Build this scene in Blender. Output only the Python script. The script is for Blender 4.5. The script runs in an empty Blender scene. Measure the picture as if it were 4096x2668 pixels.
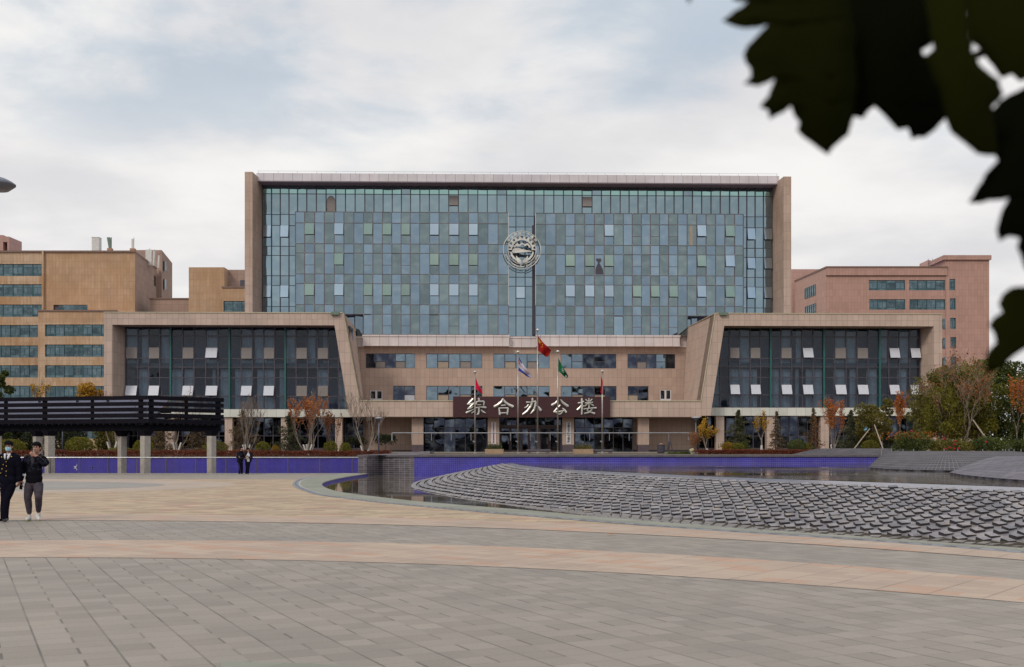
import bpy, bmesh, math, random
from mathutils import Vector, Matrix, Euler
from mathutils.geometry import tessellate_polygon
R = math.radians
rnd = random.Random(7)
scene = bpy.context.scene
COL = scene.collection
# ------------------------------------------------------------------ camera
F = 4600.0          # focal length in pixels of the 4096 px wide photograph
CX, HY, EYE = 2048.0, 1797.0, 1.6
cam_d = bpy.data.cameras.new('camera')
cam_d.sensor_width = 36.0
cam_d.lens = 36.0 * F / 4096.0
cam_d.shift_y = (HY - 1334.0) / 4096.0
cam_d.clip_start = 0.05
cam_d.clip_end = 3000.0
cam_d.dof.use_dof = True
cam_d.dof.focus_distance = 130.0
cam_d.dof.aperture_fstop = 6.6
cam = bpy.data.objects.new('camera', cam_d)
COL.objects.link(cam)
cam.location = (0, 0, EYE)
cam.rotation_euler = (R(90), 0, 0)
scene.camera = cam
# ------------------------------------------------------------------ sky and sun
SUN_EL, SUN_AZ = R(38), R(215)     # azimuth measured clockwise from +Y (the view direction)
w = bpy.data.worlds.new('World'); scene.world = w; w.use_nodes = True
nt = w.node_tree; nt.nodes.clear()
def nn(nt, t, **k):
    n = nt.nodes.new(t)
    for a, v in k.items():
        if a.startswith('i_'):
            s = n.inputs[a[2:].replace('_', ' ')] if not a[2:].isdigit() else n.inputs[int(a[2:])]
            if isinstance(v, bpy.types.NodeSocket): nt.links.new(v, s)
            else: s.default_value = v
        else: setattr(n, a, v)
    return n
def mth(nt, op, a, b=None, c=None, clamp=False):
    n = nt.nodes.new('ShaderNodeMath'); n.operation = op; n.use_clamp = clamp
    for i, v in enumerate((a, b, c)):
        if v is None: continue
        if isinstance(v, bpy.types.NodeSocket): nt.links.new(v, n.inputs[i])
        else: n.inputs[i].default_value = v
    return n.outputs[0]
def mixc(nt, fac, a, b, bt='MIX'):
    n = nt.nodes.new('ShaderNodeMix'); n.data_type = 'RGBA'; n.blend_type = bt
    for s, v in ((n.inputs[0], fac), (n.inputs[6], a), (n.inputs[7], b)):
        if isinstance(v, bpy.types.NodeSocket): nt.links.new(v, s)
        elif isinstance(v, (int, float)): s.default_value = v
        else: s.default_value = (*v[:3], 1)
    return n.outputs[2]
def ramp(nt, fac, p0, p1, smooth=True):
    n = nt.nodes.new('ShaderNodeMapRange'); n.interpolation_type = 'SMOOTHSTEP' if smooth else 'LINEAR'
    nt.links.new(fac, n.inputs[0]); n.inputs[1].default_value = p0; n.inputs[2].default_value = p1
    return n.outputs[0]
sky = nn(nt, 'ShaderNodeTexSky', sky_type='NISHITA', sun_disc=False, sun_elevation=SUN_EL, sun_rotation=SUN_AZ)
sky.air_density = 1.2; sky.dust_density = 2.0
tc = nn(nt, 'ShaderNodeTexCoord')
sx = nn(nt, 'ShaderNodeSeparateXYZ', i_0=tc.outputs['Generated'])
zz = mth(nt, 'MAXIMUM', sx.outputs[2], 0.0)
den = mth(nt, 'ADD', zz, 0.16)
cv = nn(nt, 'ShaderNodeCombineXYZ', i_0=mth(nt, 'DIVIDE', sx.outputs[0], den), i_1=mth(nt, 'DIVIDE', sx.outputs[1], den), i_2=0.0)
mp = nn(nt, 'ShaderNodeMapping', i_Vector=cv.outputs[0])
mp.inputs['Location'].default_value = (-10.4814, 1.7692, 3.0); mp.inputs['Scale'].default_value = (1.0, 1.0, 1.0)
n1 = nn(nt, 'ShaderNodeTexNoise', i_Vector=mp.outputs[0], i_Scale=1.1, i_Detail=8.0, i_Roughness=0.52, i_Distortion=0.35)
n2 = nn(nt, 'ShaderNodeTexNoise', i_Vector=mp.outputs[0], i_Scale=3.2, i_Detail=6.0, i_Roughness=0.55, i_Distortion=0.2)
nf = mth(nt, 'ADD', mth(nt, 'MULTIPLY', n1.outputs[0], 0.75), mth(nt, 'MULTIPLY', n2.outputs[0], 0.25))
# more blue higher up, solid cloud towards the horizon
elev = ramp(nt, zz, 0.15, 0.42)
gap = ramp(nt, mth(nt, 'ADD', nf, mth(nt, 'MULTIPLY', elev, -0.12)), 0.435, 0.31)
n3 = nn(nt, 'ShaderNodeTexNoise', i_Vector=mp.outputs[0], i_Scale=2.0, i_Detail=5.0, i_Roughness=0.5)
gap = mth(nt, 'MULTIPLY', gap, ramp(nt, zz, 0.17, 0.32))
shade = ramp(nt, n3.outputs[0], 0.3, 0.7)
cloud = mixc(nt, shade, (0.73, 0.725, 0.745), (0.94, 0.92, 0.90))
cloud = mixc(nt, ramp(nt, zz, 0.0, 0.16), (0.74, 0.725, 0.73), cloud)
skyc = mixc(nt, 1.0, sky.outputs[0], (0.085, 0.085, 0.085), 'MULTIPLY')
blue = mixc(nt, 0.75, skyc, (0.48, 0.60, 0.72))
upper = mth(nt, 'ADD', 1.0, mth(nt, 'MULTIPLY', ramp(nt, zz, 0.35, 0.8), 0.30))
col = mixc(nt, mth(nt, 'MULTIPLY', gap, 0.68), cloud, blue)
vm = nn(nt, 'ShaderNodeVectorMath', operation='SCALE'); nt.links.new(col, vm.inputs[0]); nt.links.new(upper, vm.inputs['Scale'])
below = mixc(nt, ramp(nt, sx.outputs[2], -0.02, 0.0), (0.12, 0.11, 0.10), vm.outputs[0])
bg = nn(nt, 'ShaderNodeBackground', i_Color=below, i_Strength=1.0)
nn(nt, 'ShaderNodeOutputWorld', i_Surface=bg.outputs[0])
sd = bpy.data.lights.new('sun', 'SUN'); sd.energy = 1.25; sd.angle = R(14); sd.color = (1.0, 0.90, 0.78)
sun = bpy.data.objects.new('sun', sd); COL.objects.link(sun)
# direction towards the sun
sdir = Vector((math.sin(SUN_AZ) * math.cos(SUN_EL), math.cos(SUN_AZ) * math.cos(SUN_EL), math.sin(SUN_EL)))
sun.rotation_euler = sdir.to_track_quat('Z', 'Y').to_euler(); sun.location = (-30, -40, 60)
scene.view_settings.view_transform = 'Standard'; scene.view_settings.look = 'None'
scene.view_settings.exposure = 0.0; scene.view_settings.gamma = 1.0
scene.cycles.max_bounces = 8; scene.cycles.transparent_max_bounces = 10
scene.cycles.caustics_reflective = False; scene.cycles.caustics_refractive = False
# ------------------------------------------------------------------ helpers
def PX(px, Y): return (px - CX) / F * Y
def PZ(py, Y): return EYE + (HY - py) / F * Y
def PG(px, py, z=0.0):
    Y = (EYE - z) * F / (py - HY); return (PX(px, Y), Y)
def tag(o, label=None, cat=None, group=None, kind=None):
    if label: o['label'] = label
    if cat: o['category'] = cat
    if group: o['group'] = group
    if kind: o['kind'] = kind
    return o
def thing(name, label, cat, loc=(0, 0, 0), rz=0.0, group=None):
    o = bpy.data.objects.new(name, None); COL.objects.link(o)
    o.location = loc; o.rotation_euler = (0, 0, rz); o.empty_display_size = 0.3
    return tag(o, label, cat, group)
def copy_tree(o, parent=None):
    c = o.copy(); COL.objects.link(c); c.parent = parent
    for ch in list(o.children): copy_tree(ch, c)
    return c
class MB:
    def __init__(s, off=(0, 0, 0)):
        s.v = []; s.f = []; s.m = []; s.r = []; s.off = Vector(off); s.cm = 0; s.cr = None; s.sm = []; s.smooth = False
    def add(s, vs, fs):
        b = len(s.v)
        s.v.extend([(p[0] - s.off[0], p[1] - s.off[1], p[2] - s.off[2]) for p in vs])
        for f in fs:
            s.f.append([b + i for i in f]); s.m.append(s.cm); s.r.append(s.cr if s.cr is not None else 0.5); s.sm.append(s.smooth)
    def box(s, x0, x1, y0, y1, z0, z1):
        if x0 > x1: x0, x1 = x1, x0
        if y0 > y1: y0, y1 = y1, y0
        if z0 > z1: z0, z1 = z1, z0
        s.add([(x0,y0,z0),(x1,y0,z0),(x1,y1,z0),(x0,y1,z0),(x0,y0,z1),(x1,y0,z1),(x1,y1,z1),(x0,y1,z1)],
              [(0,3,2,1),(4,5,6,7),(0,1,5,4),(1,2,6,5),(2,3,7,6),(3,0,4,7)])
    def rbox(s, c, size, rot=(0, 0, 0)):
        m = Euler(rot).to_matrix(); c = Vector(c); h = Vector(size) * 0.5
        vs = [c + m @ Vector((sx_*h.x, sy_*h.y, sz_*h.z)) for sz_ in (-1, 1) for sx_, sy_ in ((-1,-1),(1,-1),(1,1),(-1,1))]
        s.add(vs, [(0,3,2,1),(4,5,6,7),(0,1,5,4),(1,2,6,5),(2,3,7,6),(3,0,4,7)])
    def quad(s, a, b, c, d): s.add([a, b, c, d], [(0, 1, 2, 3)])
    def hexa(s, b4, t4):      # bottom loop and top loop of 4 corners (counter-clockwise seen from above)
        s.add(list(b4) + list(t4), [(0,3,2,1),(4,5,6,7),(0,1,5,4),(1,2,6,5),(2,3,7,6),(3,0,4,7)])
    def poly(s, pts, z0, z1=None):   # flat polygon at z0, or prism
        tri = tessellate_polygon([[Vector((p[0], p[1], 0)) for p in pts]])
        n = len(pts)
        area = sum(pts[i][0]*pts[(i+1)%n][1]-pts[(i+1)%n][0]*pts[i][1] for i in range(n))
        def up(t):
            a, b, c = (pts[i] for i in t)
            return ((b[0]-a[0])*(c[1]-a[1])-(b[1]-a[1])*(c[0]-a[0])) > 0
        top = z0 if z1 is None else z1
        s.add([(p[0], p[1], top) for p in pts], [t if up(t) else t[::-1] for t in tri])
        if z1 is not None:
            s.add([(p[0], p[1], z0) for p in pts], [t[::-1] if up(t) else t for t in tri])
            vs = [(p[0], p[1], z0) for p in pts] + [(p[0], p[1], z1) for p in pts]
            s.add(vs, [((i, (i+1)%n, n+(i+1)%n, n+i) if area > 0 else (i, n+i, n+(i+1)%n, (i+1)%n)) for i in range(n)])
    def vpoly(s, pts, y0, y1):       # polygon in x-z, extruded from y0 (front) to y1 (back)
        n = len(pts); tri = tessellate_polygon([[Vector((p[0], p[1], 0)) for p in pts]])
        area = sum(pts[i][0]*pts[(i+1)%n][1]-pts[(i+1)%n][0]*pts[i][1] for i in range(n))
        def up(t):
            a, b, c = (pts[i] for i in t)
            return ((b[0]-a[0])*(c[1]-a[1])-(b[1]-a[1])*(c[0]-a[0])) > 0
        s.add([(p[0], y0, p[1]) for p in pts], [t if up(t) else t[::-1] for t in tri])
        s.add([(p[0], y1, p[1]) for p in pts], [t[::-1] if up(t) else t for t in tri])
        vs = [(p[0], y0, p[1]) for p in pts] + [(p[0], y1, p[1]) for p in pts]
        s.add(vs, [((i, n+i, n+(i+1)%n, (i+1)%n) if area > 0 else (i, (i+1)%n, n+(i+1)%n, n+i)) for i in range(n)])
    def tube(s, pts, rad, n=8, cap=True):
        pts = [Vector(p) for p in pts]
        if isinstance(rad, (int, float)): rad = [rad] * len(pts)
        b = []; up = None
        for i, p in enumerate(pts):
            d = (pts[min(i+1, len(pts)-1)] - pts[max(i-1, 0)]).normalized()
            if up is None: up = Vector((0, 0, 1)) if abs(d.z) < 0.9 else Vector((1, 0, 0))
            a = d.cross(up)
            if a.length < 1e-5: a = d.cross(Vector((0, 1, 0)))
            a.normalize(); c = a.cross(d).normalized(); up = c
            for k in range(n):
                t = 2 * math.pi * k / n
                b.append(p + (a * math.cos(t) + c * math.sin(t)) * rad[i])
        fs = []
        for i in range(len(pts) - 1):
            for k in range(n):
                fs.append((i*n+k, i*n+(k+1)%n, (i+1)*n+(k+1)%n, (i+1)*n+k))
        if cap: fs.append(tuple(range(n))[::-1]); fs.append(tuple((len(pts)-1)*n + k for k in range(n)))
        s.add(b, fs)
    def lathe(s, prof, c=(0, 0, 0), n=16):   # prof: (r, z)
        vs = []; fs = []
        for r_, z in prof:
            for k in range(n):
                t = 2*math.pi*k/n; vs.append((c[0]+r_*math.cos(t), c[1]+r_*math.sin(t), c[2]+z))
        for i in range(len(prof)-1):
            for k in range(n): fs.append((i*n+k, i*n+(k+1)%n, (i+1)*n+(k+1)%n, (i+1)*n+k))
        fs.append(tuple(range(n))[::-1]); fs.append(tuple((len(prof)-1)*n+k for k in range(n)))
        s.add(vs, fs)
    def ball(s, c, r, n=12, m=8, rot=None):
        if isinstance(r, (int, float)): r = (r, r, r)
        vs = []; fs = []; c = Vector(c)
        for i in range(m + 1):
            ph = math.pi * i / m
            for k in range(n):
                t = 2*math.pi*k/n
                p = Vector((r[0]*math.sin(ph)*math.cos(t), r[1]*math.sin(ph)*math.sin(t), r[2]*math.cos(ph)))
                if rot is not None: p = rot @ p
                vs.append(c + p)
        for i in range(m):
            for k in range(n): fs.append((i*n+k, (i+1)*n+k, (i+1)*n+(k+1)%n, i*n+(k+1)%n))
        s.add(vs, fs)
    def build(s, name, mats, parent=None, smooth=False, label=None, uvrot=0.0):
        me = bpy.data.meshes.new(name)
        me.from_pydata(s.v, [], s.f)
        if not isinstance(mats, (list, tuple)): mats = [mats]
        for m in mats: me.materials.append(m)
        if len(mats) > 1: me.polygons.foreach_set('material_index', s.m)
        at = me.attributes.new('rnd', 'FLOAT', 'FACE'); at.data.foreach_set('value', s.r)
        uv = me.uv_layers.new(name='UVMap'); L = [0.0] * (2 * len(me.loops))
        co = s.v
        for p in me.polygons:
            nx, ny, nz = (abs(q) for q in p.normal)
            for li in p.loop_indices:
                x, y, z = co[me.loops[li].vertex_index]
                if nz >= nx and nz >= ny: a, b = x, y
                elif ny >= nx: a, b = x, z
                else: a, b = y, z
                L[2*li] = a; L[2*li+1] = b
        uv.data.foreach_set('uv', L)
        if smooth: me.polygons.foreach_set('use_smooth', [True]*len(me.polygons))
        elif any(s.sm): me.polygons.foreach_set('use_smooth', s.sm)
        me.update()
        o = bpy.data.objects.new(name, me); COL.objects.link(o)
        if parent: o.parent = parent
        if label: o['label'] = label
        return o
def smooth_curve(pts, it=2):
    for _ in range(it):
        q = [pts[0]]
        for a, b in zip(pts[:-1], pts[1:]):
            q.append((a[0]*.75+b[0]*.25, a[1]*.75+b[1]*.25)); q.append((a[0]*.25+b[0]*.75, a[1]*.25+b[1]*.75))
        q.append(pts[-1]); pts = q
    return pts
def resample(pts, n):
    d = [0.0]
    for a, b in zip(pts[:-1], pts[1:]): d.append(d[-1] + math.dist(a, b))
    out = []; j = 0
    for i in range(n):
        t = d[-1] * i / (n - 1)
        while j < len(pts) - 2 and d[j+1] < t: j += 1
        k = (t - d[j]) / max(1e-9, d[j+1] - d[j]); a, b = pts[j], pts[j+1]
        out.append(tuple(a[q] + (b[q]-a[q]) * k for q in range(len(a))))
    return out
# ------------------------------------------------------------------ materials
MATS = {}
def newmat(name):
    m = bpy.data.materials.new(name); m.use_nodes = True; m.node_tree.nodes.clear(); MATS[name] = m
    nt = m.node_tree
    p = nn(nt, 'ShaderNodeBsdfPrincipled'); o = nn(nt, 'ShaderNodeOutputMaterial', i_Surface=p.outputs[0])
    return m, nt, p
def setc(nt, sock, v):
    if isinstance(v, bpy.types.NodeSocket): nt.links.new(v, sock)
    elif isinstance(v, (int, float)): sock.default_value = v
    else: sock.default_value = (*v[:3], 1)
def attr(nt, name='rnd'):
    return nn(nt, 'ShaderNodeAttribute', attribute_name=name).outputs['Fac']
def plain(name, col, rough=0.6, metal=0.0, spec=0.5, var=0.12, nscale=3.0, bump=0.0, coord='Object', trans=0.0, ovar=0.0):
    m, nt, p = newmat(name)
    t = nn(nt, 'ShaderNodeTexCoord')
    n = nn(nt, 'ShaderNodeTexNoise', i_Vector=t.outputs[coord], i_Scale=nscale, i_Detail=6.0, i_Roughness=0.6)
    k = ramp(nt, n.outputs[0], 0.3, 0.7)
    c = mixc(nt, k, tuple(x*(1-var) for x in col), tuple(min(1, x*(1+var)) for x in col))
    if ovar:
        oi = nn(nt, 'ShaderNodeObjectInfo')
        c = mixc(nt, oi.outputs['Random'], mixc(nt, 1.0, c, (1-ovar,)*3, 'MULTIPLY'), mixc(nt, 1.0, c, (1+ovar,)*3, 'MULTIPLY'))
    setc(nt, p.inputs['Base Color'], c)
    p.inputs['Roughness'].default_value = rough; p.inputs['Metallic'].default_value = metal
    p.inputs['Specular IOR Level'].default_value = spec
    if bump:
        b = nn(nt, 'ShaderNodeBump', i_Strength=bump, i_Distance=0.02, i_Height=n.outputs[0]); nt.links.new(b.outputs[0], p.inputs['Normal'])
    return m
def tiles(name, col, w_, h_, joint=0.45, ms=0.014, rough=0.75, spec=0.12, var=0.06, offset=0.0, stain=0.0, stain_col=(0.45, 0.25, 0.1), rot=0.0, big=0.08, sq=(1.0, 2), scale=(1, 1), streak=True, bump=0.0, coord='UV', blotch=0.25, mort=None):
    m, nt, p = newmat(name)
    t = nn(nt, 'ShaderNodeTexCoord')
    mpn = nn(nt, 'ShaderNodeMapping', i_Vector=t.outputs[coord]); mpn.inputs['Rotation'].default_value = (0, 0, rot)
    b = nn(nt, 'ShaderNodeTexBrick', i_Vector=mpn.outputs[0], i_Scale=1.0)
    b.offset = offset; b.squash = sq[0]; b.squash_frequency = sq[1]
    b.inputs['Color1'].default_value = (*[x*(1-var) for x in col], 1)
    b.inputs['Color2'].default_value = (*[min(1, x*(1+var)) for x in col], 1)
    b.inputs['Mortar'].default_value = (*(mort or [x*joint for x in col]), 1)
    b.inputs['Mortar Size'].default_value = ms; b.inputs['Mortar Smooth'].default_value = 0.1
    b.inputs['Brick Width'].default_value = w_; b.inputs['Row Height'].default_value = h_; b.inputs['Bias'].default_value = 0.0
    c = b.outputs[0]
    n = nn(nt, 'ShaderNodeTexNoise', i_Vector=t.outputs[coord], i_Scale=blotch, i_Detail=7.0, i_Roughness=0.65)
    k = ramp(nt, n.outputs[0], 0.3, 0.7)
    c = mixc(nt, 1.0, c, mixc(nt, k, (1-big,)*3, (1+big,)*3), 'MULTIPLY')
    if stain:
        mp2 = nn(nt, 'ShaderNodeMapping', i_Vector=t.outputs[coord]); mp2.inputs['Scale'].default_value = (1.6, 0.22 if streak else 1.6, 1)
        n2 = nn(nt, 'ShaderNodeTexNoise', i_Vector=mp2.outputs[0], i_Scale=0.9, i_Detail=8.0, i_Roughness=0.7)
        n3 = nn(nt, 'ShaderNodeTexNoise', i_Vector=t.outputs[coord], i_Scale=0.12, i_Detail=2.0)
        f = mth(nt, 'MULTIPLY', ramp(nt, mth(nt, 'ADD', mth(nt, 'MULTIPLY', n2.outputs[0], 0.6), mth(nt, 'MULTIPLY', n3.outputs[0], 0.5)), 0.46, 0.68), stain)
        c = mixc(nt, f, c, stain_col)
    setc(nt, p.inputs['Base Color'], c)
    p.inputs['Roughness'].default_value = rough; p.inputs['Specular IOR Level'].default_value = spec
    if bump:
        bb = nn(nt, 'ShaderNodeBump', i_Strength=bump, i_Distance=0.01, i_Height=b.outputs['Fac']); bb.invert = True; nt.links.new(bb.outputs[0], p.inputs['Normal'])
    return m
def coated(name, col, rough=0.04, wob=0.02, var=0.1):       # coated reflective glass
    m, nt, p = newmat(name)
    t = nn(nt, 'ShaderNodeTexCoord')
    a = attr(nt)
    c = mixc(nt, a, tuple(x*(1-var) for x in col), tuple(x*(1+var) for x in col))
    n0 = nn(nt, 'ShaderNodeTexNoise', i_Vector=t.outputs['UV'], i_Scale=0.9, i_Detail=3.0)
    c = mixc(nt, mth(nt, 'MULTIPLY', ramp(nt, n0.outputs[0], 0.4, 0.8), 0.30), c, (0.36, 0.43, 0.44))
    setc(nt, p.inputs['Base Color'], c)
    p.inputs['Metallic'].default_value = 1.0; p.inputs['Roughness'].default_value = rough
    n = nn(nt, 'ShaderNodeTexNoise', i_Vector=t.outputs['UV'], i_Scale=0.5, i_Detail=1.0)
    b = nn(nt, 'ShaderNodeBump', i_Strength=wob, i_Distance=1.0, i_Height=n.outputs[0]); nt.links.new(b.outputs[0], p.inputs['Normal'])
    return m
def pane_glass(name, tint=(0.3, 0.34, 0.35), refl=0.1, wob=0.02):   # see-through glass with a reflection
    m = bpy.data.materials.new(name); m.use_nodes = True; nt = m.node_tree; nt.nodes.clear()
    tr = nn(nt, 'ShaderNodeBsdfTransparent'); tr.inputs[0].default_value = (*tint, 1)
    gl = nn(nt, 'ShaderNodeBsdfGlossy'); gl.inputs['Roughness'].default_value = 0.02; gl.inputs[0].default_value = (0.8, 0.88, 0.95, 1)
    t = nn(nt, 'ShaderNodeTexCoord'); n = nn(nt, 'ShaderNodeTexNoise', i_Vector=t.outputs['UV'], i_Scale=0.6, i_Detail=1.0)
    b = nn(nt, 'ShaderNodeBump', i_Strength=wob, i_Distance=1.0, i_Height=n.outputs[0]); nt.links.new(b.outputs[0], gl.inputs['Normal'])
    fr = nn(nt, 'ShaderNodeLayerWeight', i_Blend=0.35)
    f = mth(nt, 'ADD', mth(nt, 'MULTIPLY', fr.outputs['Fresnel'], 0.5), refl, clamp=True)
    mx = nn(nt, 'ShaderNodeMixShader'); nt.links.new(f, mx.inputs[0]); nt.links.new(tr.outputs[0], mx.inputs[1]); nt.links.new(gl.outputs[0], mx.inputs[2])
    nn(nt, 'ShaderNodeOutputMaterial', i_Surface=mx.outputs[0])
    return m
M = {}
M['fin'] = tiles('fin_tile', (0.50, 0.375, 0.30), 0.52, 1.14, joint=0.5, ms=0.012, stain=0.35, stain_col=(0.30, 0.19, 0.12))
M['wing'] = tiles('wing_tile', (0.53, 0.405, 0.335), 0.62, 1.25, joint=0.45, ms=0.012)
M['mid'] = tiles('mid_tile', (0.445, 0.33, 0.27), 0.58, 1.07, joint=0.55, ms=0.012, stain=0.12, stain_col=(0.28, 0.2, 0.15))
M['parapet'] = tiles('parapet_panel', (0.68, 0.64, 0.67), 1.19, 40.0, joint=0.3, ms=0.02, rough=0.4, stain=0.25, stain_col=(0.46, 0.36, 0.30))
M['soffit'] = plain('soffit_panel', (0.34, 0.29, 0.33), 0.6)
M['spandrel'] = tiles('spandrel_panel', (0.68, 0.61, 0.61), 1.19, 40.0, joint=0.3, ms=0.02, rough=0.4, stain=0.3, stain_col=(0.45, 0.36, 0.29))
M['white_band'] = tiles('white_band_panel', (0.66, 0.66, 0.60), 1.05, 40.0, joint=0.4, ms=0.015, rough=0.4, stain=0.15, stain_col=(0.5, 0.48, 0.38))
M['coping'] = plain('coping_trim', (0.50, 0.44, 0.30), 0.5)
M['base'] = plain('base_stone', (0.085, 0.06, 0.07), 0.35, bump=0.1)
M['mull'] = plain('mullion_metal', (0.06, 0.055, 0.075), 0.4, spec=0.5)
M['mullb'] = plain('mullion_bronze', (0.13, 0.11, 0.125), 0.4)
M['bright'] = plain('steel_trim', (0.55, 0.55, 0.55), 0.3, 0.8)
M['gblue'] = coated('glass_blue', (0.205, 0.285, 0.355))
M['ggreen'] = coated('glass_green', (0.172, 0.228, 0.242))
M['gflank'] = coated('glass_flank', (0.225, 0.315, 0.370))
M['gtop'] = coated('glass_top', (0.225, 0.310, 0.345))
M['gturq'] = coated('glass_ceiling_reflection', (0.27, 0.44, 0.42))  # top-storey strip: the interior ceiling's reflection is painted into this tint
M['gsash'] = coated('glass_sash', (0.40, 0.50, 0.58), rough=0.08)  # open sashes: the brighter sky they reflect is painted into the colour
M['gsashg'] = coated('glass_sash_green', (0.26, 0.35, 0.30), rough=0.08)  # green open sashes, sky reflection painted in as a lighter tone
M['gmid'] = coated('glass_mid', (0.165, 0.225, 0.275), wob=0.10)
M['gdark'] = coated('glass_dark', (0.034, 0.040, 0.062), wob=0.05, var=0.3)
M['pane'] = pane_glass('wing_pane', (0.49, 0.56, 0.66), 0.018, 0.03)
M['paneg'] = pane_glass('ground_pane', (0.26, 0.30, 0.34), 0.10, 0.05)
M['curtain'] = plain('curtain_cloth', (0.55, 0.60, 0.60), 0.9, spec=0.1)
M['interior'] = plain('interior_wall', (0.28, 0.29, 0.40), 0.9)
M['slab'] = plain('floor_slab', (0.10, 0.13, 0.15), 0.9)
M['greenfin'] = plain('green_fin', (0.022, 0.115, 0.105), 0.4)
M['sashw'] = plain('white_sash_glass', (0.58, 0.60, 0.66), 0.25, var=0.05)
M['sashb'] = plain('beige_film_and_reflection', (0.235, 0.205, 0.19), 0.35, var=0.08)
M['sasht'] = plain('tan_sash_film', (0.34, 0.28, 0.21), 0.35, var=0.1)
M['signred'] = tiles('sign_slats', (0.060, 0.014, 0.017), 60.0, 0.11, joint=0.5, ms=0.012, rough=0.3, spec=0.5)
M['steel'] = plain('brushed_steel', (0.62, 0.60, 0.54), 0.3, 0.45, var=0.25, nscale=0.8)
M['polem'] = plain('pole_steel', (0.36, 0.33, 0.29), 0.3, 0.7)
M['doorred'] = plain('door_frame_red', (0.045, 0.013, 0.014), 0.35)
M['boardw'] = plain('white_board', (0.62, 0.60, 0.60), 0.5, var=0.03)
M['ink'] = plain('black_ink', (0.02, 0.02, 0.02), 0.5)
M['inkred'] = plain('red_ink', (0.42, 0.03, 0.03), 0.5)
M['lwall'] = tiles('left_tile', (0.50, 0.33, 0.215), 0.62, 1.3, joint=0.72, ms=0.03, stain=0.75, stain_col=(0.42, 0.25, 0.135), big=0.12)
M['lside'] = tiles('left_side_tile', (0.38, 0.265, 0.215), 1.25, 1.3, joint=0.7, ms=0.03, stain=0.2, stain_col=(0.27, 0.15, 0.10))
M['lspan'] = tiles('left_spandrel_tile', (0.55, 0.395, 0.275), 0.62, 1.3, joint=0.75, ms=0.03, stain=0.75, stain_col=(0.38, 0.205, 0.09), big=0.1)
M['rwall'] = tiles('right_tile', (0.47, 0.285, 0.235), 0.62, 1.3, joint=0.78, ms=0.03, stain=0.1, stain_col=(0.40, 0.22, 0.17), big=0.06)
M['rside'] = tiles('right_side_tile', (0.52, 0.325, 0.27), 0.62, 1.3, joint=0.78, ms=0.03, big=0.05)
M['trimb'] = plain('roof_trim', (0.20, 0.12, 0.09), 0.6)
M['teal'] = plain('teal_frame', (0.04, 0.12, 0.135), 0.45)
M['gfar'] = coated('far_glass', (0.085, 0.125, 0.145), rough=0.08, wob=0.05, var=0.4)
M['white'] = plain('white_paint', (0.62, 0.60, 0.56), 0.5)
M['greenp'] = plain('green_paint', (0.14, 0.20, 0.15), 0.5)
M['orangeb'] = plain('orange_block', (0.40, 0.21, 0.12), 0.7)
M['pergola'] = plain('dark_timber', (0.009, 0.008, 0.012), 0.8, spec=0.08, var=0.3, bump=0.2, nscale=6)
M['proof'] = plain('roof_sheet', (0.075, 0.072, 0.115), 0.4, var=0.2, nscale=1.0)
M['concrete'] = plain('column_concrete', (0.37, 0.335, 0.29), 0.8, var=0.12, nscale=4, bump=0.2)
M['rail'] = plain('rail_steel', (0.33, 0.33, 0.34), 0.3, 0.6)
M['railp'] = plain('rail_post', (0.12, 0.10, 0.12), 0.4, 0.4)
M['slate'] = tiles('slate_cladding', (0.085, 0.075, 0.085), 0.37, 0.13, joint=3.2, ms=0.012, rough=0.35, spec=0.5, var=0.35, big=0.3, blotch=1.0)
M['copingd'] = plain('dark_coping', (0.115, 0.10, 0.115), 0.4, var=0.2, bump=0.1)
M['bluet'] = tiles('blue_mosaic', (0.034, 0.030, 0.34), 0.125, 0.125, mort=(0.15, 0.13, 0.42), ms=0.012, rough=0.35, spec=0.3, var=0.16, big=0.22, blotch=0.8, stain=0.45, stain_col=(0.10, 0.09, 0.26))
M['bluetf'] = tiles('blue_mosaic_far', (0.048, 0.038, 0.30), 0.125, 0.125, mort=(0.08, 0.065, 0.32), ms=0.009, rough=0.4, spec=0.3, var=0.14, big=0.22, blotch=0.5, stain=0.45, stain_col=(0.10, 0.08, 0.22))
M['rim'] = tiles('rim_stone', (0.26, 0.26, 0.21), 1.4, 1.4, joint=0.85, ms=0.01, rough=0.5, var=0.05, big=0.15, rot=0.5, blotch=0.8)
M['drain'] = plain('drain_stone', (0.19, 0.20, 0.225), 0.5, var=0.35, nscale=1.6)
M['slot'] = plain('drain_slot', (0.03, 0.03, 0.045), 0.7)
M['curbw'] = plain('curb_stone', (0.44, 0.41, 0.35), 0.7, var=0.08)
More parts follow.
